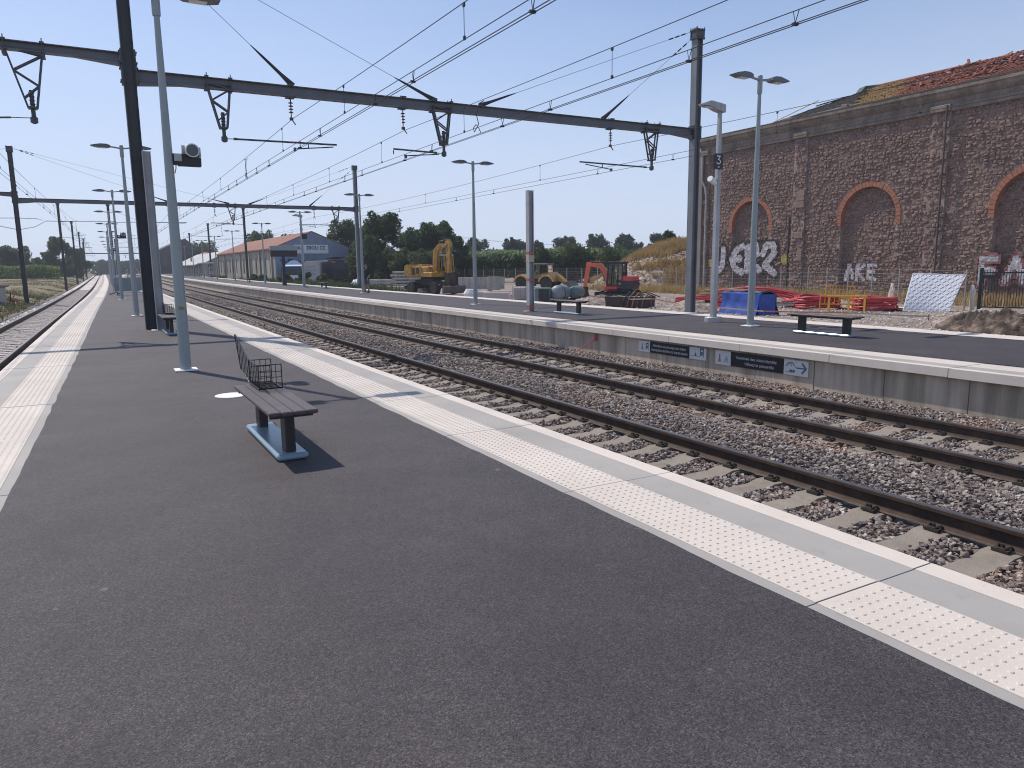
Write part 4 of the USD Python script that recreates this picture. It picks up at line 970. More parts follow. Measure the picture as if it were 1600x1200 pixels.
flat(s2, 'pictogram', st, 9.47, -0.325, 'sign_grey')
flat(s2, 'pictogram', union_all([sg.box(-.11, -.005, -.04, .005), sg.box(-.03, 0, .035, .05), sg.box(.045, 0, .09, .05)]), 9.46, -0.43, 'sign_grey')
single('red_hook', G().box((11.40, 15.75, -0.27), (0.03, 0.10, 0.16), ch=0.008).tube([(11.38, 15.75, -0.3), (11.33, 15.9, -0.42), (11.2, 16.35, -0.68)], 0.014, 6), 'sign_red', 'small red fixture with a cable on the far platform wall', 'fixture')

# ================================================================ RUINED STONE HALL
HX = 47.0
hall = thing('stone_hall', 'tall ruined stone hall with blind brick arches and a collapsing tiled roof', 'building')
wall = G()
wall.box((HX + 0.75, 28.8, 5.2), (0.7, 41.6, 13.4)); wall.box((HX + 10.3, 49.3, 5.2), (18.4, 0.6, 13.4)); wall.box((HX + 10.3, 8.3, 5.2), (18.4, 0.6, 13.4)); wall.box((HX + 19.9, 28.8, 5.2), (0.7, 41.6, 13.4))
part(hall, 'wall', wall, 'mortar')
ARCH = [(43.75, 1.95), (33.2, 2.1), (22.75, 2.15), (12.4, 2.1)]
SPR = 4.55
arch_poly = [union_all([sg.box(yc - r, -1.0, yc + r, SPR), sg.Point(yc, SPR).buffer(r, 24)]) for yc, r in ARCH]
PIL = [49.0, 38.95, 28.45, 18.0]
pil_poly = [sg.box(y - 0.6, -1, y + 0.6, 10.7) for y in PIL]
ring_poly = [sg.Point(yc, SPR).buffer(r + 0.38, 24).intersection(sg.box(yc - 3, SPR - 0.5, yc + 3, 9)) for yc, r in ARCH]
front = sg.box(8.0, -1.0, 49.6, 10.7)
main_reg = front.difference(union_all(arch_poly + pil_poly + ring_poly))
# mortar sheet of the outer face, pierced by the arches, 0.4 m thick
part(hall, 'wall', G().prism(front.difference(union_all(arch_poly)), HX, HX + 0.398, 'yz'), 'mortar')
import shapely
def rubble(region, xf, seed, hmin=0.13, hmax=0.27):
    r = np.random.default_rng(seed)
    y0, z0, y1, z1 = region.bounds
    cells = []
    z = z0
    while z < z1:
        h = r.uniform(hmin, hmax); y = y0 - r.uniform(0, 0.5)
        while y < y1:
            w = r.uniform(0.16, 0.52) * (1.0 if h > 0.2 else 0.8)
            if r.uniform() < 0.10 and w > 0.3:
                cells.append((y, z, w, h * 0.48)); cells.append((y + r.uniform(-.05, .05), z + h * 0.52, w, h * 0.48))
            else: cells.append((y, z, w, h))
            y += w + 0.015
        z += h + 0.012
    C = np.array(cells)
    cy, cz = C[:, 0] + C[:, 2] / 2, C[:, 1] + C[:, 3] / 2
    ok = np.ones(len(C), bool)
    for dy, dz in ((0, 0), (-.38, -.3), (.38, -.3), (-.38, .3), (.38, .3)):
        ok &= shapely.contains_xy(region, cy + dy * C[:, 2], cz + dz * C[:, 3])
    C = C[ok]; n = len(C)
    j = lambda s_: r.uniform(-s_, s_, n)
    wav = 0.16 * (fbm(0, C[:, 0], C[:, 1], 0.9, 3, 41) - 0.5) * 2 + r.normal(0, 0.022, n)
    Y0, Z0, Y1, Z1 = C[:, 0], C[:, 1] + wav, C[:, 0] + C[:, 2], C[:, 1] + C[:, 3] + wav
    d = r.uniform(0.015, 0.12, n)
    corners = [(Y0 + j(.05), Z0 + j(.045)), (Y1 + j(.05), Z0 + j(.045)), (Y1 + j(.05), Z1 + j(.045)), (Y0 + j(.05), Z1 + j(.045))]
    vs = []
    mid = ((Y0 + Y1) / 2, (Z0 + Z1) / 2)
    for (a, b) in corners: vs.append(np.stack([np.full(n, xf + 0.03), a, b], 1))
    for (a, b) in corners:
        k = r.uniform(0.68, 0.86, n); vs.append(np.stack([xf - d * r.uniform(0.6, 1.0, n), mid[0] + (a - mid[0]) * k, mid[1] + (b - mid[1]) * k], 1))
    vs.append(np.stack([xf - d * 1.15, mid[0] + j(.05), mid[1] + j(.04)], 1))
    V = np.stack(vs, 1)
    F = []
    for k in range(4):
        k2 = (k + 1) % 4; F += [[k, k2, 4 + k2], [k, 4 + k2, 4 + k], [4 + k, 4 + k2, 8]]
    F = np.array(F)[:, ::-1]
    return V.reshape(-1, 3), (F[None] + (np.arange(n) * 9)[:, None, None]).reshape(-1, 3)
part(hall, 'rubble_stones', rubble(main_reg.buffer(0.10), HX, 51), 'rubble', kind='stuff')
for k, ap in enumerate(arch_poly):
    part(hall, 'rubble_stones', rubble(ap.buffer(0.06), HX + 0.4, 60 + k), 'rubble', kind='stuff')
for k, (yc, r) in enumerate(ARCH):
    nb = 26
    for i_ in range(-2, nb + 2):
        if i_ < 0 or i_ >= nb:
            sy = 1 if i_ < 0 else -1; zz_ = SPR - 0.13 - 0.24 * ((-1 - i_) if i_ < 0 else (i_ - nb))
            pol = sg.box(min(yc + sy * (r - .012), yc + sy * (r + 0.34)), zz_ - 0.105, max(yc + sy * (r - .012), yc + sy * (r + 0.34)), zz_ + 0.115)
        else:
            a0, a1 = PI * i_ / nb + 0.005, PI * (i_ + 1) / nb - 0.005
            pol = [(yc + q_ * math.cos(a), SPR + q_ * math.sin(a)) for q_, a in ((r - 0.01, a0), (r + 0.34, a0), (r + 0.34, a1), (r - 0.01, a1))]
        part(hall, 'brick', G().prism(pol, HX - 0.055 - float(rng.uniform(0, 0.02)), HX + 0.33, 'yz'), 'arch_brick')
for y in PIL:
    part(hall, 'pilaster', G().box((HX - 0.04, y, 4.9), (0.18, 1.14, 11.6)), 'mortar')
    part(hall, 'rubble_stones', rubble(sg.box(y - 0.66, -0.95, y + 0.66, 10.66), HX - 0.125, int(y * 7), 0.16, 0.32), 'rubble', kind='stuff')
    z = -0.9
    while z < 10.3:
        h = float(rng.uniform(0.34, 0.52)); h = min(h, 10.64 - z)
        cuts = [-0.57, float(rng.choice([-0.15, 0.1, 0.2])), 0.57]
        for a, b in [(cuts[0], cuts[1])] if rng.uniform() < .22 else []:
            part(hall, 'stone_block', G().box((HX - 0.14 - float(rng.uniform(0, 0.03)), y + (a + b) / 2, z + h / 2), (0.20, b - a - 0.02, h - 0.02), ch=0.02), 'quoin')
        z += h
prof = [(0, 10.66), (-0.22, 10.66), (-0.22, 11.02), (-0.14, 11.06), (-0.14, 11.42), (-0.30, 11.50), (-0.46, 11.62), (-0.46, 11.80), (-0.56, 11.84), (-0.56, 12.02), (0, 12.02)]
for k in range(20):
    a, b = 8.0 + 2.08 * k, 8.0 + 2.08 * (k + 1) - 0.012
    dz = float(rng.normal(0, 0.012)); dx = float(rng.normal(0, 0.01))
    part(hall, 'cornice_stone', G().prism([(HX + x + dx * (x < 0), z + dz * (x < 0)) for x, z in prof], a, b, 'xz'), 'cornice')
for y in PIL: part(hall, 'capital', G().box((HX - 0.30, y, 10.86), (0.20, 1.24, 0.38), ch=0.03), 'cornice')
part(hall, 'corner_strip', G().box((HX - 0.16, 49.45, 4.9), (0.42, 0.9, 11.7)), 'plaster')
part(hall, 'downpipe', G().tube([(HX - 0.5, 48.9, 10.6), (HX - 0.5, 48.9, 8.6), (HX - 0.45, 48.5, 7.9), (HX - 0.42, 48.4, 7.2), (HX - 0.42, 48.4, -0.8)], 0.09, 8), 'drain_pipe')
part(hall, 'downpipe', G().tube([(HX - 0.13, 39.75, 5.0), (HX - 0.13, 39.75, -0.6)], 0.07, 8), 'old_timber')
part(hall, 'downpipe', G().tube([(HX - 0.40, 28.0, 11.0), (HX - 0.40, 28.0, -0.8)], 0.06, 8), 'old_timber')
# roof
EX, EZ, RX, RZ = HX - 0.45, 12.08, 57.0, 15.62
SL = math.hypot(RX - EX, RZ - EZ); ud = np.array([(RX - EX) / SL, 0, (RZ - EZ) / SL]); nd = np.array([-ud[2], 0, ud[0]])
def tiles(y0, y1, seed, mask=None, rough=0.2):
    r = np.random.default_rng(seed)
    ny_, ns = int((y1 - y0) / 0.235), int(SL / 0.36)
    ky, ks = np.meshgrid(np.arange(ny_), np.arange(ns), indexing='ij')
    y, s_ = y0 + (ky.ravel() + 0.5) * 0.235, ks.ravel() * 0.36 + 0.05
    dmg = fbm(0, y, s_, 0.28, 4, 91); dm = np.clip((dmg - 0.5) * 8, 0, 1) * rough
    keep = r.uniform(size=len(y)) > dm * 0.45
    if mask is not None: keep &= mask(y, s_)
    y, s_, dm = y[keep], s_[keep], dm[keep]; n = len(y)
    a = np.linspace(0, PI, 4)
    base = np.array([(0.105 * math.cos(t), L, 0.075 * math.sin(t)) for L in (0, 0.42) for t in a])
    base[4:, 0] *= 0.85; base[4:, 2] -= 0.012
    rot = r.normal(0, 0.03, n) + dm * r.normal(0, 0.55, n); lift = r.normal(0.02, 0.012, n) + dm * np.abs(r.normal(0, 0.10, n)); tl = dm * r.normal(0, 0.25, n)
    ca, sa = np.cos(rot)[:, None], np.sin(rot)[:, None]
    U = base[None, :, 0] * ca - (base[None, :, 1] - 0.2) * sa; W = base[None, :, 0] * sa + (base[None, :, 1] - 0.2) * ca + 0.2
    N = base[None, :, 2] + lift[:, None] + (base[None, :, 1]) * tl[:, None] + 0.01
    sag = -0.25 * np.clip(fbm(0, y, s_, 0.15, 3, 95) - 0.45, 0, 1)
    P = np.array([EX, 0, EZ]) + (s_[:, None] + W)[..., None] * ud + (N + sag[:, None])[..., None] * nd
    P[..., 1] += y[:, None] + U
    F = np.array([[k, k + 1, k + 5] for k in range(3)] + [[k, k + 5, k + 4] for k in range(3)])
    return P.reshape(-1, 3), (F[None] + (np.arange(n) * 8)[:, None, None]).reshape(-1, 3)
moss = lambda y, s_: (y > 31.4 + 0.56 * s_ + 0.5 * np.sin(s_ * 2.1))
part(hall, 'roof_tiles', tiles(8.0, 39.5, 71, lambda y, s_: ~moss(y, s_), 1.0), 'roof_tile', kind='stuff')
part(hall, 'roof_tiles', tiles(30.0, 42.5, 72, lambda y, s_: moss(y, s_) & (y < 34.7 + 0.55 * s_ + .3 * np.sin(s_ * 3)), 0.2), 'mossy_tile', label='yellow mossy patch of roof tiles', kind='stuff')
def slope(y, s_, h=0.0): return np.array([EX, y, EZ]) + s_ * ud + h * nd
part(hall, 'roof_deck', G().add(np.array([slope(8, 0.0, -0.3), slope(8, SL, -0.3), slope(40.6, SL, -0.3), slope(34.5, 0, -0.3), (HX + 20.4, 8, EZ), (HX + 20.4, 40.6, EZ)]), [[0, 1, 2], [0, 2, 3], [1, 4, 5], [1, 5, 2]]), 'old_timber')
part(hall, 'ridge_cap', G().tube([(RX, 8, RZ + 0.05), (RX, 20, RZ + 0.02), (RX, 30, RZ - 0.03), (RX, 40.7, RZ)], 0.13, 7), 'roof_tile')
part(hall, 'eaves_board', G().box((EX - 0.02, 28.8, EZ + 0.02), (0.10, 41.6, 0.10)), 'old_timber')
# collapsed part: rafters, purlins and loose boards
for k, y in enumerate(np.arange(35.6, 42.1, 0.62)):
    s1 = min((y - 34.7) / .55 + 0.5, 7.6 - 0.5 * max(0, y - 40.0) * 2) + float(rng.normal(0, 0.35)); s1 = max(1.0, s1)
    part(hall, 'rafter', G().bar(slope(y, 0.1, -0.06), slope(y + float(rng.normal(0, .18)), s1, -0.10), 0.11, 0.18), 'old_timber')
for s_, ya, yb_, m_ in ((1.6, 35.4, 42.0, 'old_timber'), (3.0, 36.2, 42.1, 'old_timber'), (5.0, 37.3, 42.0, 'old_timber'), (7.2, 38.5, 41.4, 'old_timber'), (9.3, 39.6, 41.0, 'old_timber'), (0.5, 35.0, 42.0, 'pale_timber')):
    part(hall, 'purlin', G().bar(slope(ya, s_, 0.03), slope(yb_, s_ - 0.25, -0.10), 0.14, 0.14), m_)
part(hall, 'loose_board', G().bar((46.7, 42.2, 12.1), (52.0, 41.9, 14.35), 0.34, 0.05), 'pale_timber')
part(hall, 'loose_board', G().bar((47.2, 42.0, 12.05), (50.4, 40.9, 13.3), 0.22, 0.04), 'pale_timber')
part(hall, 'loose_board', G().bar((51.6, 41.3, 13.9), (55.9, 40.2, 15.15), 1.0, 0.08), 'tarp_dark')
part(hall, 'loose_board', G().bar((49.6, 41.4, 13.1), (54.4, 40.0, 14.75), 0.4, 0.06), 'old_timber')
part(hall, 'loose_board', G().bar((48.0, 40.8, 12.5), (53.0, 39.0, 14.2), 0.9, 0.05), 'old_timber')
part(hall, 'stone_block', G().box((46.95, 35.4, 12.24), (0.5, 0.5, 0.34), ch=0.04), 'quoin'); part(hall, 'stone_block', G().box((46.95, 40.3, 12.2), (0.5, 0.9, 0.28), ch=0.04), 'quoin')
part(hall, 'broken_tiles', G().man(m3.Manifold.hull_points(rng.normal(size=(24, 3)) * [0.3, 0.4, 0.16] + [56.0, 40.3, 15.35])), 'tarp_dark')
# graffiti painted over the stones
def drape(poly, off, seed, st=0.11):
    y0, z0, y1, z1 = poly.bounds
    a, b = np.arange(y0, y1 + st, st), np.arange(z0, z1 + st, st)
    Yg, Zg = np.meshgrid(a, b, indexing='ij')
    Xg = HX - off - 0.05 * fbm(0, Yg, Zg, 5.0, 2, seed)
    ins = shapely.contains_xy(poly, Yg + st / 2, Zg + st / 2)[:-1, :-1]
    nb = len(b); i, j = np.nonzero(ins)
    q = np.stack([i * nb + j, i * nb + j + 1, (i + 1) * nb + j + 1, (i + 1) * nb + j], -1)
    return G().add(np.stack([Xg, Yg, Zg], -1).reshape(-1, 3), q)
def letters(strokes, yc, z0, w=0.3):
    out = []
    for dy, ls in strokes: out += [sg.LineString([(yc - dy - x, z0 + z) for x, z in l]).buffer(w) for l in ls]
    return union_all(out)
U1 = [[(0.0, 2.0), (0.05, 0.6), (0.5, 0.35), (0.85, 0.7), (0.9, 2.1)]]
E1 = [[(1.25, 2.25), (0.5, 1.9), (0.1, 1.2), (0.4, 0.5), (1.2, 0.15)], [(0.2, 1.2), (1.0, 1.25)]]
R1 = [[(0.1, 0.3), (0.1, 2.15), (0.9, 2.35), (1.1, 1.6), (0.2, 1.2), (1.35, 0.35)]]
Z1_ = [[(0.0, 1.6), (0.3, 2.25), (1.0, 2.3), (1.15, 1.7), (0.2, 0.7), (1.2, 0.1)]]
gp = letters([(0.2, U1), (2.0, E1), (3.7, R1), (5.4, Z1_)], 47.6, 0.65)
part(hall, 'graffiti', drape(gp.buffer(0.17).difference(gp), 0.093, 81), 'graffiti_black', label='black outline of the large graffiti letters UERZ')
part(hall, 'graffiti', drape(gp.buffer(-0.01), 0.095, 82), 'graffiti_silver', label='large silver graffiti letters UERZ')
part(hall, 'graffiti', drape(union_all([sg.Point(47.9, 1.6).buffer(0.35), sg.Point(40.0, 1.8).buffer(0.4)]).difference(gp.buffer(0.2)), 0.09, 83), 'graffiti_yellow', label='yellow paint patches beside the graffiti')
gp2 = letters([(0.0, [[(0, 0), (0.3, 1.0), (0.6, 0.1)], [(0.1, .45), (0.5, .45)]]), (0.9, [[(0, 0), (0.05, .95)], [(0, .5), (.5, .95)], [(0, .5), (.55, 0)]]), (1.8, [[(0, .95), (0, 0.1), (.5, 0.0)], [(0, .5), (.4, .5)], [(0, .95), (.5, .95)]])], 34.6, 0.35, 0.13)
part(hall, 'graffiti', drape(gp2.intersection(arch_poly[1].buffer(2)), -0.30 if False else 0.09, 84), 'graffiti_silver', label='smaller pale graffiti low under the middle arch')
gp3 = letters([(0.0, [[(0, 0), (0, 1.4), (.8, 1.4)], [(0, .7), (.6, .7)]]), (1.4, [[(0, .1), (.5, 1.4), (1.0, .1)]])], 25.3, 0.25, 0.2)
part(hall, 'graffiti', drape(gp3.buffer(0.12).difference(gp3), 0.09, 85), 'graffiti_red', label='red edged graffiti behind the dark gate'); part(hall, 'graffiti', drape(gp3.buffer(-.01), 0.092, 86), 'graffiti_silver')

# ================================================================ TREES AND PLANTS
def leaf_quads(P, size, r, stretch=1.6, up=0.3, cup=True):
    n = len(P)
    nrm = r.normal(size=(n, 3)) + [0, 0, up]; nrm /= np.linalg.norm(nrm, axis=1, keepdims=True)
    t = np.cross(nrm, r.normal(size=(n, 3))); t /= np.linalg.norm(t, axis=1, keepdims=True) + 1e-9
    b = np.cross(nrm, t); s_ = np.broadcast_to(size, (n,))[:, None] * r.uniform(0.6, 1.3, (n, 1))
    v = np.stack([P - t * s_ * stretch * .5, P + b * s_ * .38 + nrm * s_ * .12, P + t * s_ * stretch * .5, P - b * s_ * .38 + nrm * s_ * .12], 1).reshape(-1, 3)
    k = np.arange(n)[:, None] * 4
    return v, np.vstack([k + [0, 1, 2], k + [0, 2, 3]])
def tree(label, x, y, z, w, h, seed, mat='leaf_dark', leaves=6000, size=0.3, trunk=0.22, group=None, name='tree', blobs=20, low=0.08):
    r = np.random.default_rng(seed)
    t = thing(name, label, 'tree', (x, y, z), group=group)
    C, R = [], []
    for k in range(blobs):
        f = low + (1 - low) * (k + r.uniform(0, 1)) / blobs; prof = math.sin(PI * min(1, 0.30 + 0.66 * f)) ** 0.5
        a = r.uniform(0, 2 * PI); q_ = w * 0.5 * prof * math.sqrt(r.uniform(0.05, 0.75))
        R.append(w * r.uniform(0.15, 0.25)); C.append((q_ * math.cos(a), q_ * math.sin(a), min(h * f, h - R[-1] * 0.8)))
    for k in range(blobs):                                        # ragged sprays standing out of the crown
        c0 = C[k]; o = np.array([c0[0], c0[1], (c0[2] - h * .45)]); o /= np.linalg.norm(o) + 1e-6
        p_ = np.array(c0) + o * R[k] * r.uniform(.75, 1.05)
        if p_[2] < h * 1.02: C.append(tuple(p_)); R.append(R[k] * r.uniform(.28, .5))
    C, R = np.array(C), np.array(R); blobs = len(R); leaves = int(leaves * 1.8); size = size * 0.78
    g = G()
    g.tube([(0, 0, -0.3), (w * .01, 0, h * .2), (-w * .02, w * .01, h * .45), (0, 0, h * .75)], [trunk * 1.2, trunk, trunk * .7, trunk * .25], 7)
    part(t, 'trunk', g, 'bark')
    for k in range(min(7, blobs)):
        c0 = C[k]; st_ = np.array([0, 0, h * r.uniform(.18, .5)])
        part(t, 'limb', G().tube([st_, (st_ + c0) / 2 + [0, 0, h * .04], c0], [trunk * .45, trunk * .3, trunk * .1], 5), 'bark')
    pk = R ** 2 / np.sum(R ** 2); idx = r.choice(blobs, leaves, p=pk)
    d = r.normal(size=(leaves, 3)); d /= np.linalg.norm(d, axis=1, keepdims=True)
    rad = R[idx] * r.uniform(0.2, 1.0, leaves) ** 0.5 * (1 + 0.28 * (fbm(d[:, 0] * 3, d[:, 1] * 3, d[:, 2] * 3 + idx, 1.0, 2, seed) - 0.5) * 2)
    P = C[idx] + d * rad[:, None] * [1, 1, 0.85]
    part(t, 'crown', leaf_quads(P, size, r), mat)
    return t
tree('dark bushy tree just right of the grey gable, behind the second mast', 35.3, 116.0, GZ, 6.5, 9.3, 101, 'leaf_dark', 6500, 0.34)
tree('tallest dark green tree right of the second mast', 34.2, 97.0, GZ, 7.4, 9.2, 102, 'leaf_dark', 9500, 0.34, blobs=22)
tree('olive tree filling the gap behind the stacked concrete slabs', 37.2, 93.0, GZ, 5.6, 6.8, 103, 'leaf_olive', 6000, 0.32)
tree('rounded dark tree left of the yellow excavator boom', 40.6, 93.0, GZ, 6.6, 7.8, 104, 'leaf_dark', 7500, 0.32, blobs=18)
tree('slim dark tree above the yellow excavator boom', 44.9, 96.0, GZ, 4.6, 6.4, 105, 'leaf_dark', 4500, 0.32)
tree('spreading bush under the tallest tree, beside the standing person', 34.6, 92.0, GZ, 5.6, 4.6, 106, 'leaf_olive', 5500, 0.3, low=0.05)
tree('low bush behind the rear of the yellow excavator', 37.4, 87.0, GZ, 6.0, 4.2, 107, 'leaf_olive', 5000, 0.3, low=0.05)
tree('dark shrub behind the orange loader', 53.5, 86.0, GZ, 5.5, 4.6, 108, 'leaf_dark', 4500, 0.3, low=0.05)
tree('dark rounded shrub right of the orange loader', 57.5, 84.0, GZ, 6.5, 5.0, 109, 'leaf_olive', 5000, 0.3, low=0.05)
tree('grey green shrub left of the dry mound', 61.0, 80.0, GZ, 6.5, 4.4, 110, 'leaf_olive', 4500, 0.3, low=0.05)
tree('small green bush on top of the dry grass mound', 57.8, 66.0, 3.2, 2.2, 1.9, 111, 'leaf_dark', 1600, 0.2, low=0.05)
for k, (px_, d_, h_) in enumerate(((70, 150, 8.2), (77, 152, 8.8), (84, 148, 8.6), (90, 150, 8.0), (97, 146, 9.0), (103, 142, 9.2), (110, 140, 9.6), (117, 136, 9.8))):
    tree(f'{ORD[k]} hazy tree on the skyline left of the dry mound, counting from the left', px_, d_, GZ - 0.5, 7.0, h_, 120 + k, 'leaf_far', 1900, 0.55, group='skyline trees left of the mound', blobs=11, low=0.35)
tree('dark spreading tree far left behind the hedge', -15.2, 205, -0.2, 8.2, 7.0, 131, 'leaf_dark', 5500, 0.42, blobs=18)
tree('tall dark tree behind the left masts', -6.6, 215, -0.2, 7.0, 9.4, 132, 'leaf_dark', 6500, 0.42, blobs=20)
tree('lower dark tree right of the tall one behind the left masts', -3.2, 225, -0.3, 6.0, 7.2, 133, 'leaf_dark', 4500, 0.42)
tree('small dark tree between the two large ones on the left', -11.0, 222, -0.2, 5.5, 4.6, 134, 'leaf_dark', 3000, 0.42)
tree('dark tree seen over the red warehouse roof', 31.0, 160, GZ, 8.0, 9.6, 135, 'leaf_dark', 4500, 0.42)
tree('second dark tree crown over the red warehouse roof', 36.5, 165, GZ, 6.5, 9.2, 136, 'leaf_dark', 3500, 0.42)
tree('round dark tree over the low grey roofed building', 32.0, 262, GZ, 12.0, 10.5, 137, 'leaf_dark', 4500, 0.55)
def far_wood(name, x0, x1, y, h, n, seed, label, mat='leaf_far', size=0.9, dy=6.0):
    r = np.random.default_rng(seed)
    X = r.uniform(x0, x1, n); top = h * (0.55 + 0.75 * fbm(X, 0, 0, 0.11, 4, seed)); Z = -1.2 + (top + 1.2) * r.uniform(0, 1, n) ** 0.75
    P = np.stack([X, y + r.uniform(-dy, dy, n) * (1.1 - Z / (h * 1.4)), Z], 1)
    return single(name, leaf_quads(P, size, r), mat, label, name.replace('_', ' '), kind='stuff')
far_wood('hedge', -62, -5.5, 172, 3.0, 14000, 141, 'sunlit green hedge across the far side of the dry field', 'leaf_hedge', 0.38, 2.5)
far_wood('distant_wood', -120, 6, 420, 6.5, 6000, 142, 'distant dark wood along the left horizon', 'leaf_far', 1.1)
far_wood('distant_wood', 2, 70, 430, 7.0, 6000, 143, 'distant dark wood closing the end of the tracks', 'leaf_far', 1.1)
far_wood('distant_wood', 60, 330, 260, 7.5, 16000, 144, 'distant hazy wood along the right horizon', 'leaf_far', 1.1)
# cane thicket
r = np.random.default_rng(150)
g = G(); n = 2300
bx_, by_ = r.uniform(44, 66, n), r.uniform(-3.5, 3.5, n)
by_ = 101 - (bx_ - 44) * 0.9 + by_
H = 3.2 + 1.8 * fbm(bx_, by_, 0, 0.25, 3, 151)
PV, PF, off = [], [], 0
for k in range(11):
    f = 0.12 + 0.88 * (k + r.uniform(0, 1, n)) / 11
    a = r.uniform(0, 2 * PI, n); L = r.uniform(0.6, 1.15, n)
    dx, dy = np.cos(a), np.sin(a)
    base = np.stack([bx_ + 0.3 * f * np.cos(a * 3), by_ + 0.3 * f * np.sin(a * 3), GZ + H * f], 1)
    mid = base + np.stack([dx * L * .5, dy * L * .5, 0.28 * L], 1); tip = base + np.stack([dx * L, dy * L, -0.1 * L], 1)
    wv = np.stack([-dy, dx, np.zeros(n)], 1) * 0.075
    PV.append(np.stack([base, mid + wv, mid - wv, tip], 1).reshape(-1, 3)); kk = np.arange(n)[:, None] * 4 + off
    PF.append(np.vstack([kk + [0, 2, 1], kk + [1, 2, 3]])); off += 4 * n
single('cane_thicket', (np.vstack(PV), np.vstack(PF)), 'leaf_reed', 'tall bright green cane thicket behind the yard', 'cane thicket', kind='stuff')
# dry mound
def mound_z(X, Y):
    d = np.hypot((X - 60.5) / 14.0, (Y - 64.0) / 11.0)
    h = 5.2 * np.clip(1 - d ** 1.7, 0, 1) * (0.8 + 0.4 * fbm(X, Y, 0, 0.2, 3, 160))
    return GZ - 0.3 + h + 0.25 * (fbm(X, Y, 0, 0.8, 3, 161) - 0.5)
xs, ys = np.arange(44, 77, 0.5), np.arange(52.6, 77, 0.5)
single('mound', grid_mesh(xs, ys, mound_z), 'mound_earth', 'earth and rubble mound with dry grass left of the stone hall', 'mound', kind='structure')
n = 2600
X, Y = r.uniform(46, 66, n), r.uniform(52.8, 66, n)
scatter('mound_rubble', np.stack([X, Y, mound_z(X, Y) + 0.02], 1), r.uniform(0.12, 0.55, n) ** 1.2, 'mound_stone', 'broken stone and rubble over the front of the dry mound', 9)
def grass(name, X, Y, zf, h, mat, label, seed, w=0.03, lean=0.5, blades=3):
    r = np.random.default_rng(seed); n = len(X) * blades
    X, Y = np.repeat(X, blades) + r.normal(0, .06, n), np.repeat(Y, blades) + r.normal(0, .06, n)
    H = np.repeat(np.broadcast_to(h, (len(X) // blades,)), blades) * r.uniform(.5, 1.2, n); a = r.uniform(0, 2 * PI, n)
    b0_ = np.stack([X, Y, zf(X, Y) - 0.03], 1); wv = np.stack([-np.sin(a), np.cos(a), 0 * a], 1) * w
    t_ = b0_ + np.stack([np.cos(a) * H * lean * r.uniform(.2, 1, n), np.sin(a) * H * lean * r.uniform(.2, 1, n), H], 1)
    v = np.stack([b0_ - wv, b0_ + wv, t_], 1).reshape(-1, 3)
    return single(name, (v, np.arange(3 * n).reshape(-1, 3)), mat, label, 'grass', kind='stuff')
n = 26000
X, Y = r.uniform(45, 76, n), r.uniform(53, 76, n)
Zm = mound_z(X, Y); ok = (Zm > -0.6) & ((fbm(X, Y, 0, 0.25, 3, 162) + 0.085 * (Zm)) > 0.50)
grass('dry_grass', X[ok], Y[ok], mound_z, 0.75, 'straw', 'golden dry grass over the upper part of the mound', 163, 0.05)
n = 5200
X, Y = r.uniform(40, 46.8, n), r.uniform(16, 62, n); ok = fbm(X, Y, 0, 0.35, 3, 164) > 0.46
grass('dry_grass', X[ok], Y[ok], yard_z, 0.65, 'straw', 'dry grass along the fence at the foot of the stone hall', 165, 0.035)
n = 26000
Y = 14 + 170 * r.uniform(0, 1, n) ** 1.6; X = CL(Y) - 2.2 - 28 * r.uniform(0, 1, n) ** 1.5; ok = fbm(X, Y, 0, 0.16, 3, 166) > 0.44
grass('dry_grass', X[ok], Y[ok], field_z, 0.20, 'straw_dull', 'short dry grass over the field left of the tracks', 167, 0.03, 0.9)
n = 3500
Y = 18 + 60 * r.uniform(0, 1, n); X = CL(Y) - 2.0 - 6 * r.uniform(0, 1, n); ok = fbm(X, Y, 0, 0.3, 3, 168) > 0.54
grass('weeds', X[ok], Y[ok], field_z, 0.26, 'weed', 'green and yellow weeds along the left track', 169, 0.035, 0.8)
n = 2600
Y = r.uniform(52, 150, n); X = 17.5 + B(Y) + r.uniform(0.2, 2.8, n); ok = fbm(X, Y, 0, 0.2, 3, 170) > 0.45
grass('weeds', X[ok], Y[ok], lambda a, b: np.full(np.shape(a), GZ), 1.1, 'weed', 'tall grey green weeds behind the distant part of the far platform', 171, 0.07, 0.6, 6)
for k, (x, y, w_, h_) in enumerate(((20.6, 84, 2.2, 1.9), (21.6, 80, 2.0, 1.7), (19.9, 90, 2.0, 1.9), (19.4, 104, 2.6, 1.6))):
    tree(['leafy shrub in front of the blue and white lorry', 'leafy shrub in front of the grey container lorry', 'small shrub left of the lorries beside the platform fence', 'green shrub under the beige warehouse wall'][k], x, y, GZ, w_, h_, 180 + k, 'leaf_olive', 1300, 0.2, 0.05, None, 'shrub', 8, 0.05)

# ================================================================ WORKS YARD
def zg(x, y): return float(yard_z(np.array(x), np.array(y)))
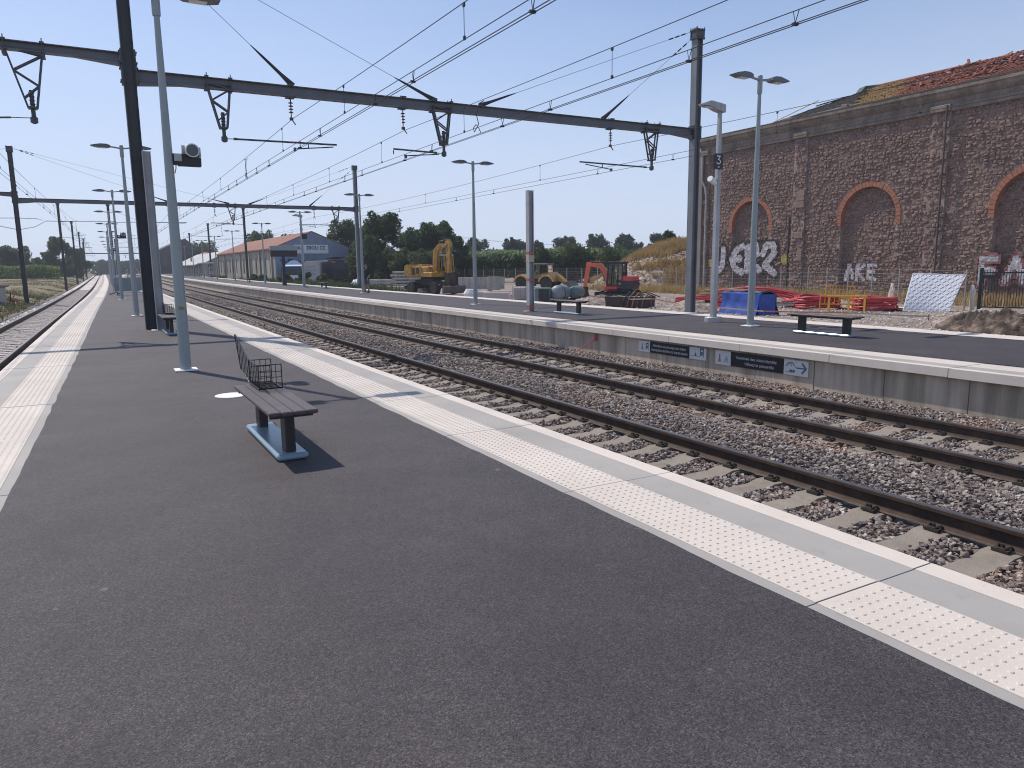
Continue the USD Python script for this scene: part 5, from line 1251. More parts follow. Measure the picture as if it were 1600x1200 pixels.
# ---- fence of welded mesh along the yard
fence = thing('mesh_fence', 'grey welded mesh fence between the yard and the stone hall', 'fence')
fp = [(37.5, 20.9), (45.2, 36.4), (45.6, 49.0), (47.0, 56.0), (46.0, 72.0), (45.0, 96.0)]
poles = []
for a, b in zip(fp[:-1], fp[1:]):
    a, b = np.array(a), np.array(b); n = max(1, int(round(np.linalg.norm(b - a) / 2.75)))
    poles += [a + (b - a) * k / n for k in range(n)]
poles.append(np.array(fp[-1]))
for a, b in zip(poles[:-1], poles[1:]):
    za, zb_ = zg(*a), zg(*b)
    part(fence, 'post', G().box((a[0], a[1], za + 0.98), (0.06, 0.06, 2.1)), 'fence_wire')
    g = G()
    for k in range(8): g.bar((a[0], a[1], za + 0.08 + 0.265 * k), (b[0], b[1], zb_ + 0.08 + 0.265 * k), 0.009 if k % 2 else 0.013)
    nv = int(np.linalg.norm(b - a) / 0.2)
    for k in range(1, nv):
        p = a + (b - a) * k / nv; z = za + (zb_ - za) * k / nv; g.bar((p[0], p[1], z + 0.06), (p[0], p[1], z + 1.96), 0.005)
    part(fence, 'mesh_panel', g, 'fence_wire')
# ---- dark gate
gate = thing('gate', 'dark green barred steel gate in front of the stone hall at the right', 'gate', (37.7, 20.3, 0), math.atan2(-1.95, 0.82))
zb_ = zg(38.5, 18.5) + 0.04
for x in (0.0, 2.05, 4.1): part(gate, 'post', G().box((x, 0, zb_ + 0.98), (0.15, 0.15, 2.1), ch=0.01), 'gate_green')
for z in (0.14, 1.80): part(gate, 'rail', G().box((2.05, 0, zb_ + z), (4.1, 0.05, 0.06)), 'gate_green')
part(gate, 'lock_plate', G().box((0.30, 0.0, zb_ + 1.6), (0.5, 0.06, 0.16)), 'gate_green')
for k in range(1, 36):
    if k % 18: part(gate, 'bar', G().box((4.1 * k / 36, 0, zb_ + 1.03), (0.026, 0.026, 1.82)), 'gate_green')

def vehicle(name, label, cat, x, y, rz, z=None): return thing(name, label, cat, (x, y, zg(x, y) if z is None else z), rz)
def wheel(root, x, y, r, w, mat_r='rim_grey', name='wheel', lugs=14):
    M = mat4((x, y, r), rx=PI / 2)
    g = G().lathe([(r * .55, -w / 2), (r * .93, -w / 2), (r, -w * .32), (r, w * .32), (r * .93, w / 2), (r * .55, w / 2)], 22, M=M)
    for k in range(lugs):
        a = 2 * PI * k / lugs; g.box((x + r * math.cos(a), y, r + r * math.sin(a)), (0.07, w * 0.9, 0.07))
    t_ = part(root, name, g, 'rubber')
    part(t_, 'rim', G().lathe([(r * .2, -w * .42), (r * .56, -w * .36), (r * .57, w * .36), (r * .2, w * .42)], 16, M=M), mat_r)
def arm(root, name, pts, w, mat):
    part(root, name, G().prism(pts, -w / 2, w / 2, 'xz'), mat)
def piston(root, a, b, y=0.0, r=0.06):
    a, b = np.array([a[0], y, a[1]], float), np.array([b[0], y, b[1]], float); m = a + (b - a) * .55
    part(root, 'hydraulic_ram', G().cyl(a, m, r, n=8).cyl(m, b, r * .55, n=8), 'steel_worn')
def cab(root, x0, x1, y0, y1, z0, z1, mat, roof_mat, slope_=0.0):
    g = G(); w = 0.09
    for (x, top) in ((x0, x0 + 0.04), (x1, x1 - slope_)):
        for y in (y0, y1): g.bar((x, y, z0), (top, y, z1), w)
    for y in (y0, y1):
        g.bar((x0, y, z0), (x1, y, z0), w); g.bar((x0 + .04, y, z1), (x1 - slope_, y, z1), w); g.bar(((x0 + x1) / 2 + .1, y, z0), ((x0 + x1) / 2 + .05, y, z1), w * .8)
    for (xa, za) in ((x0, z0), (x1, z0), (x0 + .04, z1), (x1 - slope_, z1)): g.bar((xa, y0, za), (xa, y1, za), w)
    c_ = part(root, 'cab', g, mat)
    part(c_, 'roof', G().box(((x0 + x1 - slope_) / 2, (y0 + y1) / 2, z1 + .07), (x1 - x0 - slope_ + .12, abs(y1 - y0) + .12, .1), ch=.02), roof_mat)
    gl = [[(x0, y0), (x1, y0)], [(x0, y1), (x1, y1)], [(x1 - .01, y0), (x1 - .01, y1)], [(x0 + .01, y0), (x0 + .01, y1)]]
    for (a, b) in gl:
        ta = a[0] + (.04 if a[0] < (x0 + x1) / 2 else -slope_); tb = b[0] + (.04 if b[0] < (x0 + x1) / 2 else -slope_)
        part(c_, 'window', G().add([(a[0], a[1], z0 + .05), (b[0], b[1], z0 + .05), (tb, b[1], z1 - .05), (ta, a[1], z1 - .05)], [[0, 1, 2, 3]]), 'glass')
    part(c_, 'seat', G().box(((x0 + x1) / 2 - .25, (y0 + y1) / 2, z0 + .3), (.5, .5, .14), ch=.04).box(((x0 + x1) / 2 - .5, (y0 + y1) / 2, z0 + .62), (.14, .48, .7), ch=.05), 'black_plastic')
# yellow wheeled excavator, arm folded up in front
ex = vehicle('wheeled_excavator', 'rusty yellow wheeled excavator with its arm folded upright', 'excavator', 25.9, 59.9, math.atan2(-0.97, 0.24))
part(ex, 'chassis', G().box((0.1, 0, .95), (4.3, 1.0, .45), ch=.06).box((-1.7, 0, .7), (.7, 2.0, .35), ch=.05).box((1.9, 0, .7), (.6, 2.0, .35), ch=.05).box((0.2, 0, 1.25), (1.3, 1.3, .25), ch=.05), 'machine_dark')
part(ex, 'dozer_blade', G().prism([(2.75, .15), (2.95, .1), (3.0, .7), (2.8, .75)], -1.2, 1.2, 'xz').bar((2.2, .5, .6), (2.85, .5, .4), .14).bar((2.2, -.5, .6), (2.85, -.5, .4), .14), 'steel_worn')
part(ex, 'stabiliser', G().box((-2.7, 0, .55), (.2, 2.3, .3), ch=.03).box((-2.72, 1.05, .25), (.35, .4, .1)).box((-2.72, -1.05, .25), (.35, .4, .1)), 'machine_dark')
for x in (-1.75, 1.55):
    for y in (-1.0, 1.0): wheel(ex, x, y, .52, .48)
body = sg.Polygon([(-2.45, 1.45), (-2.55, 1.8), (-2.5, 2.35), (-2.15, 2.52), (-.35, 2.5), (-.3, 2.2), (1.25, 2.1), (1.3, 1.45)])
part(ex, 'counterweight', G().prism([(-2.62, 1.5), (-2.72, 1.8), (-2.66, 2.4), (-2.3, 2.55), (-1.7, 2.55), (-1.7, 1.5)], -1.15, 1.15, 'xz'), 'digger_yellow')
part(ex, 'engine_cover', G().prism([(-1.68, 1.5), (-1.68, 2.42), (-.3, 2.36), (-.3, 1.5)], -1.12, 1.12, 'xz').box((-.9, -.3, 2.45), (.6, .8, .14), ch=.03), 'digger_yellow')
part(ex, 'body', G().box((.5, 0, 1.68), (1.58, 2.2, .42), ch=.04).box((.2, -.75, 2.1), (1.0, .6, .5), ch=.05), 'digger_yellow')
part(ex, 'exhaust', G().cyl((-1.3, -.5, 2.5), (-1.3, -.5, 3.0), .06, n=8), 'machine_dark')
part(ex, 'panel', G().box((-1.35, -1.135, 1.95), (.42, .02, .6)).box((-.7, -1.135, 2.0), (.4, .02, .5)), 'rust_steel')
cab(ex, 0.35, 1.6, 0.15, 1.05, 1.9, 3.25, 'digger_yellow', 'white_plastic', .15)
arm(ex, 'boom', [(.15, 1.85), (.75, 1.8), (.85, 3.5), (1.35, 3.95), (2.15, 4.0), (2.2, 4.26), (1.1, 4.3), (.3, 3.75)], .34, 'digger_yellow')
arm(ex, 'stick', [(1.95, 4.45), (2.4, 4.6), (2.6, 4.2), (2.45, 1.75), (2.1, 1.75), (2.05, 3.6)], .28, 'digger_yellow')
arm(ex, 'bucket', [(2.1, 1.8), (2.5, 1.8), (2.75, 1.3), (2.65, .75), (2.15, .5), (1.75, .75), (2.2, 1.1)], .8, 'rust_steel')
piston(ex, (.9, 2.0), (1.25, 3.85), .3); piston(ex, (.9, 2.0), (1.25, 3.85), -.3); piston(ex, (1.0, 4.45), (2.2, 4.62)); piston(ex, (2.62, 3.9), (2.68, 1.9)); piston(ex, (.45, 2.2), (.5, 3.6), .3)
part(ex, 'hose', G().tube([(.8, .1, 4.3), (1.3, .1, 4.75), (2.0, .1, 4.7), (2.5, .1, 4.3)], .035, 6), 'rubber')
part(ex, 'work_lamp', G().box((1.35, .3, 3.42), (.12, .2, .12)), 'machine_dark')
# red mini excavator, boom to the left
mx = vehicle('mini_excavator', 'red and black mini excavator with its arm reaching to the left', 'excavator', 32.2, 41.6, math.atan2(0.82, -0.57))
for y in (-.78, .78):
    tr = sg.Point(-.95, .32).buffer(.32).union(sg.Point(.95, .32).buffer(.32)).convex_hull
    tk = part(mx, 'track', G().prism(tr.difference(tr.buffer(-.07)), y - .2, y + .2, 'xz'), 'rubber')
    part(tk, 'track_frame', G().box((0, y, .34), (1.9, .28, .22), ch=.04).cyl((-.95, y - .16, .32), (-.95, y + .16, .32), .22, n=12).cyl((.95, y - .16, .32), (.95, y + .16, .32), .22, n=12), 'machine_dark')
part(mx, 'undercarriage', G().box((0, 0, .45), (.9, 1.3, .25), ch=.04).cyl((0, 0, .5), (0, 0, .68), .38, n=16), 'machine_dark')
part(mx, 'dozer_blade', G().prism([(1.45, .1), (1.55, .08), (1.6, .5), (1.5, .52)], -.95, .95, 'xz').bar((.5, .4, .4), (1.5, .4, .3), .1).bar((.5, -.4, .4), (1.5, -.4, .3), .1), 'machine_dark')
part(mx, 'engine_cover', G().prism([(-1.05, .7), (-1.15, 1.0), (-1.1, 1.3), (-.3, 1.3), (-.3, .7)], -.88, .88, 'xz'), 'machine_dark')
part(mx, 'bonnet', G().prism([(-1.12, 1.3), (-1.02, 1.58), (-.3, 1.64), (-.28, 1.3)], -.88, .88, 'xz'), 'digger_red')
part(mx, 'side_skirt', G().box((.45, .72, .82), (.95, .3, .28), ch=.04).box((.45, -.72, .82), (.95, .3, .28), ch=.04), 'digger_red')
part(mx, 'floor', G().box((.2, 0, .76), (1.1, 1.5, .12)), 'machine_dark')
cab(mx, -.42, .72, -.1, .85, .95, 2.48, 'machine_dark', 'machine_dark', .12)
arm(mx, 'boom', [(.7, .9), (.98, .85), (1.2, 1.7), (1.5, 2.15), (2.3, 2.3), (2.35, 2.55), (1.4, 2.5), (.95, 1.95)], .2, 'digger_orange')
arm(mx, 'stick', [(2.15, 2.6), (2.5, 2.6), (2.75, .75), (2.55, .7)], .17, 'digger_orange')
arm(mx, 'bucket', [(2.5, .85), (2.8, .85), (2.95, .45), (2.75, .1), (2.3, .05), (2.45, .4)], .5, 'rust_steel')
piston(mx, (1.02, 1.1), (1.5, 2.1), r=.045); piston(mx, (1.5, 2.6), (2.3, 2.66), r=.045)
# orange loader facing left
lo = vehicle('wheel_loader', 'pale orange wheel loader with a dark cab, partly behind the red taped post', 'loader', 38.4, 62.6, math.atan2(0.84, -0.54))
for x in (-1.25, 1.45):
    for y in (-.92, .92): wheel(lo, x, y, .62, .46, 'rim_grey')
part(lo, 'frame', G().box((0, 0, .8), (3.6, 1.0, .5), ch=.05), 'machine_dark')
for x in (-1.25, 1.45):
    fn = sg.Point(x, .62).buffer(.85).intersection(sg.box(x - 1, .8, x + 1, 2)).difference(sg.Point(x, .62).buffer(.7))
    for y in (-.92, .92): part(lo, 'mudguard', G().prism(fn, y - .27, y + .27, 'xz'), 'loader_orange')
part(lo, 'bonnet', G().prism([(.4, 1.0), (.4, 1.62), (1.9, 1.5), (2.25, 1.3), (2.25, .9)], -.72, .72, 'xz'), 'loader_orange')
part(lo, 'rear_body', G().prism([(-1.95, .8), (-2.05, 1.3), (-1.6, 1.72), (-.6, 1.6), (-.6, .9)], -.75, .75, 'xz'), 'loader_orange')
part(lo, 'exhaust', G().cyl((.75, .3, 1.6), (.75, .3, 2.1), .06, n=8), 'machine_dark')
cab(lo, -1.25, .25, -.72, .72, 1.55, 2.42, 'machine_dark', 'tank_green', .12)
arm(lo, 'lift_arm', [(-1.9, 1.3), (-2.1, 1.5), (-2.9, .8), (-3.05, .55), (-2.8, .55)], .9, 'digger_yellow')
arm(lo, 'bucket', [(-3.0, .7), (-3.5, .85), (-3.9, .3), (-3.4, .05), (-2.95, .2)], 2.0, 'steel_worn')

# ---- stacked concrete and blocks
st = vehicle('slab_stack', 'stack of grey concrete slabs on spacers left of the yellow excavator', 'slab stack', 29.0, 74.5, -0.75)
z = 0.0
for k in range(6):
    part(st, 'slab', G().box((float(rng.normal(0, .06)), float(rng.normal(0, .05)), z + .13), (2.7, 1.5, .22), ch=.015), 'yard_concrete')
    if k < 5:
        for sx in (-.8, .8): part(st, 'spacer', G().box((sx, 0, z + .28), (.12, 1.4, .10)), 'plank_pale')
    z += .33
st2 = vehicle('slab_stack', 'long low stack of concrete beams just right of the standing person', 'slab stack', 27.0, 77.0, -0.75)
for k in range(4): part(st2, 'beam', G().box((0, 0, .15 + .27 * k), (3.0, 1.2, .24), ch=.015), 'yard_concrete')
blocks = [('pink tinted concrete block at the platform edge right of the standing person', 24.6, 66.5, 2.6, .8, .62, -.75), ('second pink tinted block beside the slab stack', 26.2, 63.2, 1.6, .8, .55, -.75),
          ('long concrete beam lying right of the middle lamp post', 27.6, 49.6, 2.4, .6, .55, -.72), ('pale square block at the left of the block row', 25.5, 49.5, .9, .8, .55, -.75), ('long low block in front of the block row', 25.7, 47.3, 2.4, .7, .55, -.80),
          ('upright pale concrete block behind the block row', 28.3, 47.0, .9, .6, .9, -.7), ('block with a square recess left of the red taped post', 27.6, 45.2, 1.0, .7, .85, -.7), ('pale low block next to the caged tank', 25.6, 44.6, 1.1, .7, .5, -.7)]
for lab, x, y, L, w, h, a in blocks:
    t = vehicle('concrete_block', lab, 'concrete block', x, y, a)
    part(t, 'block', G().box((0, 0, h / 2), (L, w, h), ch=.03), 'pink_block')
    for sx in (-.3, .3): part(t, 'lifting_eye', G().tube([(sx * L - .05, 0, h - .01), (sx * L - .04, 0, h + .07), (sx * L + .04, 0, h + .07), (sx * L + .05, 0, h - .01)], .012, 5), 'steel_worn')
t = vehicle('concrete_wall', 'upright beige concrete panel right of the middle lamp post, before the thicket', 'concrete panel', 30.6, 57.5, -.72)
part(t, 'panel', G().box((0, 0, .75), (1.1, .18, 1.5), ch=.02), 'yard_concrete'); part(t, 'foot', G().box((0, .3, .08), (1.1, .8, .16), ch=.02), 'yard_concrete')
t = vehicle('concrete_wall', 'grey concrete wall panels behind the yellow excavator bucket', 'concrete wall', 36.0, 70.5, -.75)
for k in range(4): part(t, 'panel', G().box((-1.9 + 1.27 * k, 0, .62), (1.25, .14, 1.24), ch=.01), 'yard_concrete')
single('sack', G().man(m3.Manifold.hull_points(np.array([[math.cos(a) * q_ * .75 + 25.9, math.sin(a) * q_ * .5 + 52.3, GZ + z] for a in np.arange(0, 6.2, .5) for q_, z in ((.95, 0.05), (1, .3), (.7, .62))]))), 'white_plastic', 'bulging white sack beside the yellow excavator', 'sack')
# caged tank, tanks, skip, heaps
t = vehicle('caged_container', 'white plastic container in a wire cage left of the red taped post', 'container', 24.9, 43.0, -.7)
part(t, 'tank', G().box((0, 0, .6), (.86, 1.0, .84), ch=.06), 'pink_block')
g = G()
for k in range(6):
    a = -.45 + .18 * k
    for y in (-.53, .53): g.cyl((a, y, .12), (a, y, 1.06), .012, n=4)
    for x in (-.46, .46): g.cyl((x, a * 1.1, .12), (x, a * 1.1, 1.06), .012, n=4)
for z in (.15, .45, .75, 1.05):
    for y in (-.53, .53): g.cyl((-.46, y, z), (.46, y, z), .012, n=4)
    for x in (-.46, .46): g.cyl((x, -.53, z), (x, .53, z), .012, n=4)
part(t, 'cage', g, 'galv_dull'); part(t, 'pallet', G().box((0, 0, .06), (.95, 1.1, .11)), 'old_timber')
t = vehicle('storage_box', 'grey green steel box right of the red taped post', 'box', 25.4, 40.9, -.7)
part(t, 'box', G().box((0, 0, .5), (1.0, .8, .95), ch=.03), 'tank_green'); part(t, 'door', G().box((.1, -.41, .5), (.7, .02, .8)), 'machine_dark')
M = mat4((26.7, 40.8, GZ + .58), ry=PI / 2, rz=2.2) 
t = vehicle('fuel_tank', 'rounded grey tank lying behind the bench on the far platform', 'tank', 26.6, 40.7, -.9)
part(t, 'shell', G().lathe([(0, -.95), (.3, -.9), (.47, -.75), (.52, -.5), (.52, .5), (.47, .75), (.3, .9), (0, .95)], 22, M=mat4((0, 0, .62), rx=PI / 2)), 'tank_grey', smooth=40)
for y in (-.5, .5): part(t, 'cradle', G().box((0, y, .1), (.9, .12, .25)), 'machine_dark')
part(t, 'strap', G().lathe([(.53, -.04), (.53, .04)], 22, M=mat4((0, -.5, .62), rx=PI / 2)), 'machine_dark')
t = vehicle('fuel_tank', 'dull green cylinder tank behind the rounded grey one', 'tank', 28.2, 41.2, .75)
part(t, 'shell', G().lathe([(0, -.9), (.36, -.86), (.42, -.75), (.42, .75), (.36, .86), (0, .9)], 20, M=mat4((0, 0, .62), ry=PI / 2)), 'tank_green', smooth=40)
for x in (-.5, .5): part(t, 'cradle', G().box((x, 0, .12), (.12, .8, .25)), 'machine_dark')
sk = vehicle('steel_skip', 'dark rusty steel trough with hoses over its rim, left of the gravel heap', 'skip', 26.7, 33.6, -1.1)
g = G().box((0, 0, .05), (2.5, 1.0, .08))
for y, a in ((-.5, -.12), (.5, .12)): g.prism([(-1.25, .05), (1.25, .05), (1.35, .62), (-1.35, .62)], y - .03, y + .03, 'xz')
for x in (-1.28, 1.28): g.box((x, 0, .34), (.06, 1.0, .58))
part(sk, 'trough', g, 'rust_steel')
part(sk, 'spoil', grid_mesh(np.linspace(-1.2, 1.2, 14), np.linspace(-.45, .45, 8), lambda X, Y: .42 + .3 * fbm(X, Y, 0, 2.5, 3, 200)), 'yard_gravel')
for k in range(5): part(sk, 'hose', G().tube([(-.2 + .3 * k, -.62, .02), (-.1 + .3 * k, -.6, .5), (.05 + .3 * k, -.2, .85 + .05 * (k % 2)), (.25 + .3 * k, .2, .7), (.4 + .3 * k, .5, .6)], .035, 6), ['rubber', 'steel_worn', 'arch_brick', 'rubber', 'steel_worn'][k])
def heap(label, x, y, rx, ry, h, mat, seed, ridg=0.0, name='heap', a=0.0, cat='heap'):
    u_ = np.linspace(-1, 1, 90 if ridg > .3 else 46)
    def zf(X, Y):
        d = np.hypot(X, Y); base = np.clip(1 - d ** 1.35, 0, 1) * h
        n1 = fbm(X * rx, Y * ry, 0, 1.4, 4, seed) - .5
        wx = 1.2 * (fbm(X * rx, Y * ry, 9, .7, 2, seed + 7) - .5)
        rd = (1 - np.abs(2 * fbm(X * rx * 1.3 + wx, Y * ry * .75 + wx, 3, 1.6, 2, seed + 1) - 1)) ** 4 + .5 * (1 - np.abs(2 * fbm(X * rx * 2 - wx, Y * ry * 1.1, 5, 2.1, 2, seed + 3) - 1)) ** 5
        return base * (1 + .5 * n1) + ridg * rd * np.clip(base / h * 3, 0, 1) + np.where(d > .98, -.15, 0) + GZ
    g = grid_mesh(u_, u_, zf); v, f = g.out(); v[:, 0] *= rx; v[:, 1] *= ry
    ca, sa = math.cos(a), math.sin(a); v[:, :2] = v[:, :2] @ np.array([[ca, sa], [-sa, ca]]); v[:, 0] += x; v[:, 1] += y
    return single(name, (v, f), mat, label, cat, smooth=True)
heap('small grey gravel heap at the foot of the right portal mast', 26.3, 28.4, 1.5, 1.6, .62, 'yard_gravel', 210, name='gravel_heap')
heap('low stony spoil heap in front of the red mini excavator', 28.2, 38.4, 2.2, 2.0, .42, 'yard_gravel', 212, .1, name='gravel_heap')
heap('crumpled dark ground sheet heaped beside the far platform at the right', 27.3, 13.2, 1.25, 3.0, 0.40, 'geotextile', 214, .34, name='ground_sheet', cat='ground sheet')
heap('brown soil heap just behind the crumpled dark ground sheet', 29.3, 15.2, 1.6, 2.6, .5, 'yard_gravel', 216, .12, name='soil_heap')
t = vehicle('safety_netting', 'torn red safety netting at the right edge beside the dark ground sheet', 'netting', 27.0, 11.6, .2)
for k in range(9):
    part(t, 'strand', G().tube([(-.9 + .2 * k, -.9, .1 + .3 * float(fbm(k, 1, 0, .7, 2, 5))), (-.8 + .2 * k, -.2, .35 + .3 * float(fbm(k, 2, 0, .7, 2, 5))), (-.85 + .2 * k, .5, .25 + .35 * float(fbm(k, 3, 0, .7, 2, 5))), (-.8 + .2 * k, 1.1, .1)], .022, 5), 'sign_red')
for k in range(7):
    part(t, 'strand', G().tube([(-.95, -.8 + .28 * k, .2), (-.2, -.75 + .28 * k, .5), (.4, -.8 + .28 * k, .42), (.85, -.8 + .28 * k, .2)], .02, 5), 'sign_red')
for k in range(3):
    x, y = ((27.1, 12.0), (26.6, 15.9), (38.2, 17.6))[k]
# blue tarpaulin crate
t = vehicle('covered_crate', 'crate under a creased blue tarpaulin beside the far platform lamp post', 'crate', 27.7, 25.7, math.atan2(2.6, .25))
u_ = np.linspace(-1.3, 1.3, 27); w_ = np.linspace(0, 1, 14)
prof = [(-.75, 0.0), (-.55, .5), (-.52, 1.0), (-.3, 1.06), (0, 1.08), (.3, 1.06), (.52, 1.0), (.55, .5), (.72, 0.0)]
pr = np.array(prof); tt = np.linspace(0, len(pr) - 1, 25)
py, pz = np.interp(tt, range(len(pr)), pr[:, 0]), np.interp(tt, range(len(pr)), pr[:, 1])
Ug, Yg = np.meshgrid(u_, py, indexing='ij'); _, Zg = np.meshgrid(u_, pz, indexing='ij')
fold = .07 * (fbm(Ug, Zg + Yg, 0, 2.6, 3, 220) - .5) * 2
Yg = Yg + fold * np.sign(Yg + 1e-6); Zg = np.maximum(Zg + .5 * fold * (Zg > .9), 0)
nn = len(py); i, j = np.meshgrid(np.arange(len(u_) - 1), np.arange(nn - 1), indexing='ij')
q = np.stack([i * nn + j, i * nn + j + 1, (i + 1) * nn + j + 1, (i + 1) * nn + j], -1).reshape(-1, 4)
part(t, 'tarpaulin', G().add(np.stack([Ug, Yg, Zg], -1).reshape(-1, 3), q[:, ::-1]), 'tarp_blue', smooth=35)
part(t, 'crate', G().box((0, 0, .5), (2.56, 1.0, .98)), 'tarp_blue')
part(t, 'cover_sheet', G().man(m3.Manifold.hull_points(rng.uniform(-1, 1, (26, 3)) * [.45, .5, .07] + [-.85, .05, 1.10])), 'tarp_dark')
for k in range(2): part(t, 'plank', G().box((.3 + .2 * k, -.1 + .25 * k, 1.12 + .05 * k), (1.5, .2, .045), rz=.15 * k - .05), 'plank_pale')
# stacked planks and red ducts
t = vehicle('plank_pile', 'loose pile of long pale planks behind the blue tarpaulin crate', 'plank pile', 34.6, 33.2, -.98)
for k in range(14):
    part(t, 'plank', G().box((float(rng.normal(0, .35)), -.55 + .28 * (k % 5), .30 + .12 * (k // 5) + .0 * k), (float(rng.uniform(3.6, 5.0)), .22, .07), M=mat4((0, 0, .1), rz=float(rng.normal(0, .05)), ry=float(rng.normal(0, .025)))), 'plank_pale')
for x in (-1.6, 1.5): part(t, 'bearer', G().box((x, 0, .15), (.2, 1.5, .28)), 'old_timber')
def coil(label, x, y, R, loops, r=.055, a=0.0, tiltx=.05):
    t = vehicle('duct_coil', label, 'duct coil', x, y, a)
    for k in range(loops):
        ang = np.linspace(0, 2 * PI, 33); rr = R * (1 + .10 * float(rng.normal()) * .5) + .0
        zz_ = .06 + (k % max(1, loops // 2)) * r * 1.9; ring = R - (k // max(1, loops // 2)) * r * 2.1
        pts = np.stack([1.25 * ring * np.cos(ang) + .04 * rng.normal(), ring * np.sin(ang) + .04 * rng.normal(), zz_ + .04 * np.sin(ang * 2 + k) + .03 * np.sin(3 * ang + 2 * k) + .05], 1)
        part(t, 'loop', G().tube(pts, r, 7, False), 'duct_red', smooth=True)
    return t
coil('large coil of red ducting in front of the yellow barriers', 33.4, 26.2, 1.0, 12)
coil('coil of red ducting right of the yellow barriers', 34.4, 23.6, .95, 12)
coil('coil of red ducting behind the yellow barriers, nearer the planks', 34.6, 28.2, .9, 8)
t = vehicle('duct_bundle', 'tangled bundle of long red ducts spilling right from the plank pile', 'duct bundle', 34.9, 31.0, -1.0)
for k in range(18):
    y0 = -.7 + .09 * k; zz_ = .15 + .10 * (k % 4)
    part(t, 'duct', G().tube([(-2.6 + float(rng.normal(0, .3)), y0, zz_ + .35 * (k % 3 == 0)), (-1.2, y0 + float(rng.normal(0, .15)), zz_ + .55), (.2, y0 + float(rng.normal(0, .2)), zz_ + .5), (1.5, y0 + float(rng.normal(0, .25)), zz_ + .22), (2.8 + float(rng.normal(0, .3)), y0 + float(rng.normal(0, .3)), .08)], .055, 6), 'duct_red', smooth=True)
t = vehicle('duct_bundle', 'short bundle of red ducts left of the portal mast', 'duct bundle', 32.6, 33.8, -.9)
for k in range(8):
    part(t, 'duct', G().tube([(-1.7, -.4 + .12 * k, .1 + .09 * (k % 3)), (0, -.4 + .12 * k, .25 + .09 * (k % 3)), (1.6, -.4 + .14 * k, .08 + .09 * (k % 2))], .055, 6), 'duct_red')
t = vehicle('duct_bundle', 'few red ducts on the ground right of the portal mast, before the blue crate', 'duct bundle', 28.6, 28.3, -.6)
for k in range(4): part(t, 'duct', G().tube([(-1.0, -.2 + .13 * k, .08), (-.2, -.2 + .13 * k, .22 + .06 * k), (.7, -.1 + .13 * k, .34), (1.1, -.1 + .13 * k, .1)], .055, 6), 'duct_red')
t = vehicle('pallet', 'worn grey pallet among the red ducts', 'pallet', 32.4, 27.6, -.95)
for k in range(6): part(t, 'slat', G().box((-.5 + .2 * k, 0, .30), (.13, 1.2, .03)), 'old_timber')
for y in (-.5, 0, .5): part(t, 'bearer', G().box((0, y, .22), (1.2, .1, .12)), 'pale_timber')
# yellow barriers
def ybar(label, x, y, a, w, h, tilt=0.0):
    t = vehicle('works_barrier', label, 'barrier', x, y, a)
    g = G().tube([(-w / 2, 0, 0), (-w / 2, 0, h), (w / 2, 0, h), (w / 2, 0, 0)], .035, 6)
    part(t, 'frame', g, 'barrier_yellow')
    part(t, 'rail', G().cyl((-w / 2, 0, h * .45), (w / 2, 0, h * .45), .03, n=6), 'barrier_yellow')
    for k in range(1, 8): part(t, 'bar', G().cyl((-w / 2 + w * k / 8, 0, h * .45), (-w / 2 + w * k / 8, 0, h), .018, n=5), 'barrier_yellow')
    return t
ybar('front yellow works barrier before the red coils', 32.3, 24.1, -.99, 1.75, .80)
t = vehicle('works_trestle', 'yellow trestle legs beside the front works barrier', 'trestle', 32.2, 23.6, -.99)
for x in (-.8, .1, .8):
    part(t, 'leg', G().bar((x, -.25, 0), (x, 0, .78), .09).bar((x, .25, 0), (x, 0, .78), .09), 'barrier_yellow')
part(t, 'top_bar', G().box((0, 0, .78), (1.8, .12, .1), ch=.01), 'barrier_yellow')
ybar('taller yellow works barrier with many bars behind the front one', 33.9, 25.3, -.99, 1.35, 1.18)
# mattress against the fence
mt = vehicle('mattress', 'grubby white quilted mattress leaning against the fence beside the dark gate', 'mattress', 35.1, 21.3, math.atan2(-1.55, 1.11))
def mpt(u, v, d=0.0):
    """u along the width, v up the face; the top leans back and slumps to one side."""
    zz_ = 1.86 * v * (1 - .04 * v) - .10 * u * v * .9
    return np.stack([-.98 + 1.96 * u + .62 * v * (0.55 + .5 * u) + .06 * v * v - .05, 1.25 * v ** 1.15 + .10 * np.sin(PI * u) * (1 - v) + d * 0.95 - .0 * u, zz_ + .03 + .10 * d], -1)
nu, nv = 24, 20
Ug, Vg = np.meshgrid(np.linspace(0, 1, nu), np.linspace(0, 1, nv), indexing='ij')
quilt = -.012 * np.abs(np.sin(Ug * 22)) * np.abs(np.sin(Vg * 19))
Fp, Bp = mpt(Ug, Vg, quilt), mpt(Ug, Vg, .2 + 0 * quilt)
i, j = np.meshgrid(np.arange(nu - 1), np.arange(nv - 1), indexing='ij')
q = np.stack([i * nv + j, (i + 1) * nv + j, (i + 1) * nv + j + 1, i * nv + j + 1], -1).reshape(-1, 4)
g = G().add(Fp.reshape(-1, 3), q).add(Bp.reshape(-1, 3), q[:, ::-1])
NB = nu * nv; rim = []
bd = [i_ * nv for i_ in range(nu)] + [(nu - 1) * nv + j_ for j_ in range(1, nv)] + [i_ * nv + nv - 1 for i_ in range(nu - 2, -1, -1)] + [j_ for j_ in range(nv - 2, 0, -1)]
for a_, b_ in zip(bd, bd[1:] + bd[:1]): rim.append([b_, a_, a_ + NB, b_ + NB])
vv = np.vstack([Fp.reshape(-1, 3), Bp.reshape(-1, 3)]); part(mt, 'cover', G().add(vv, np.vstack([q, q[:, ::-1] + NB, rim])), 'mattress', smooth=50)
g = G()
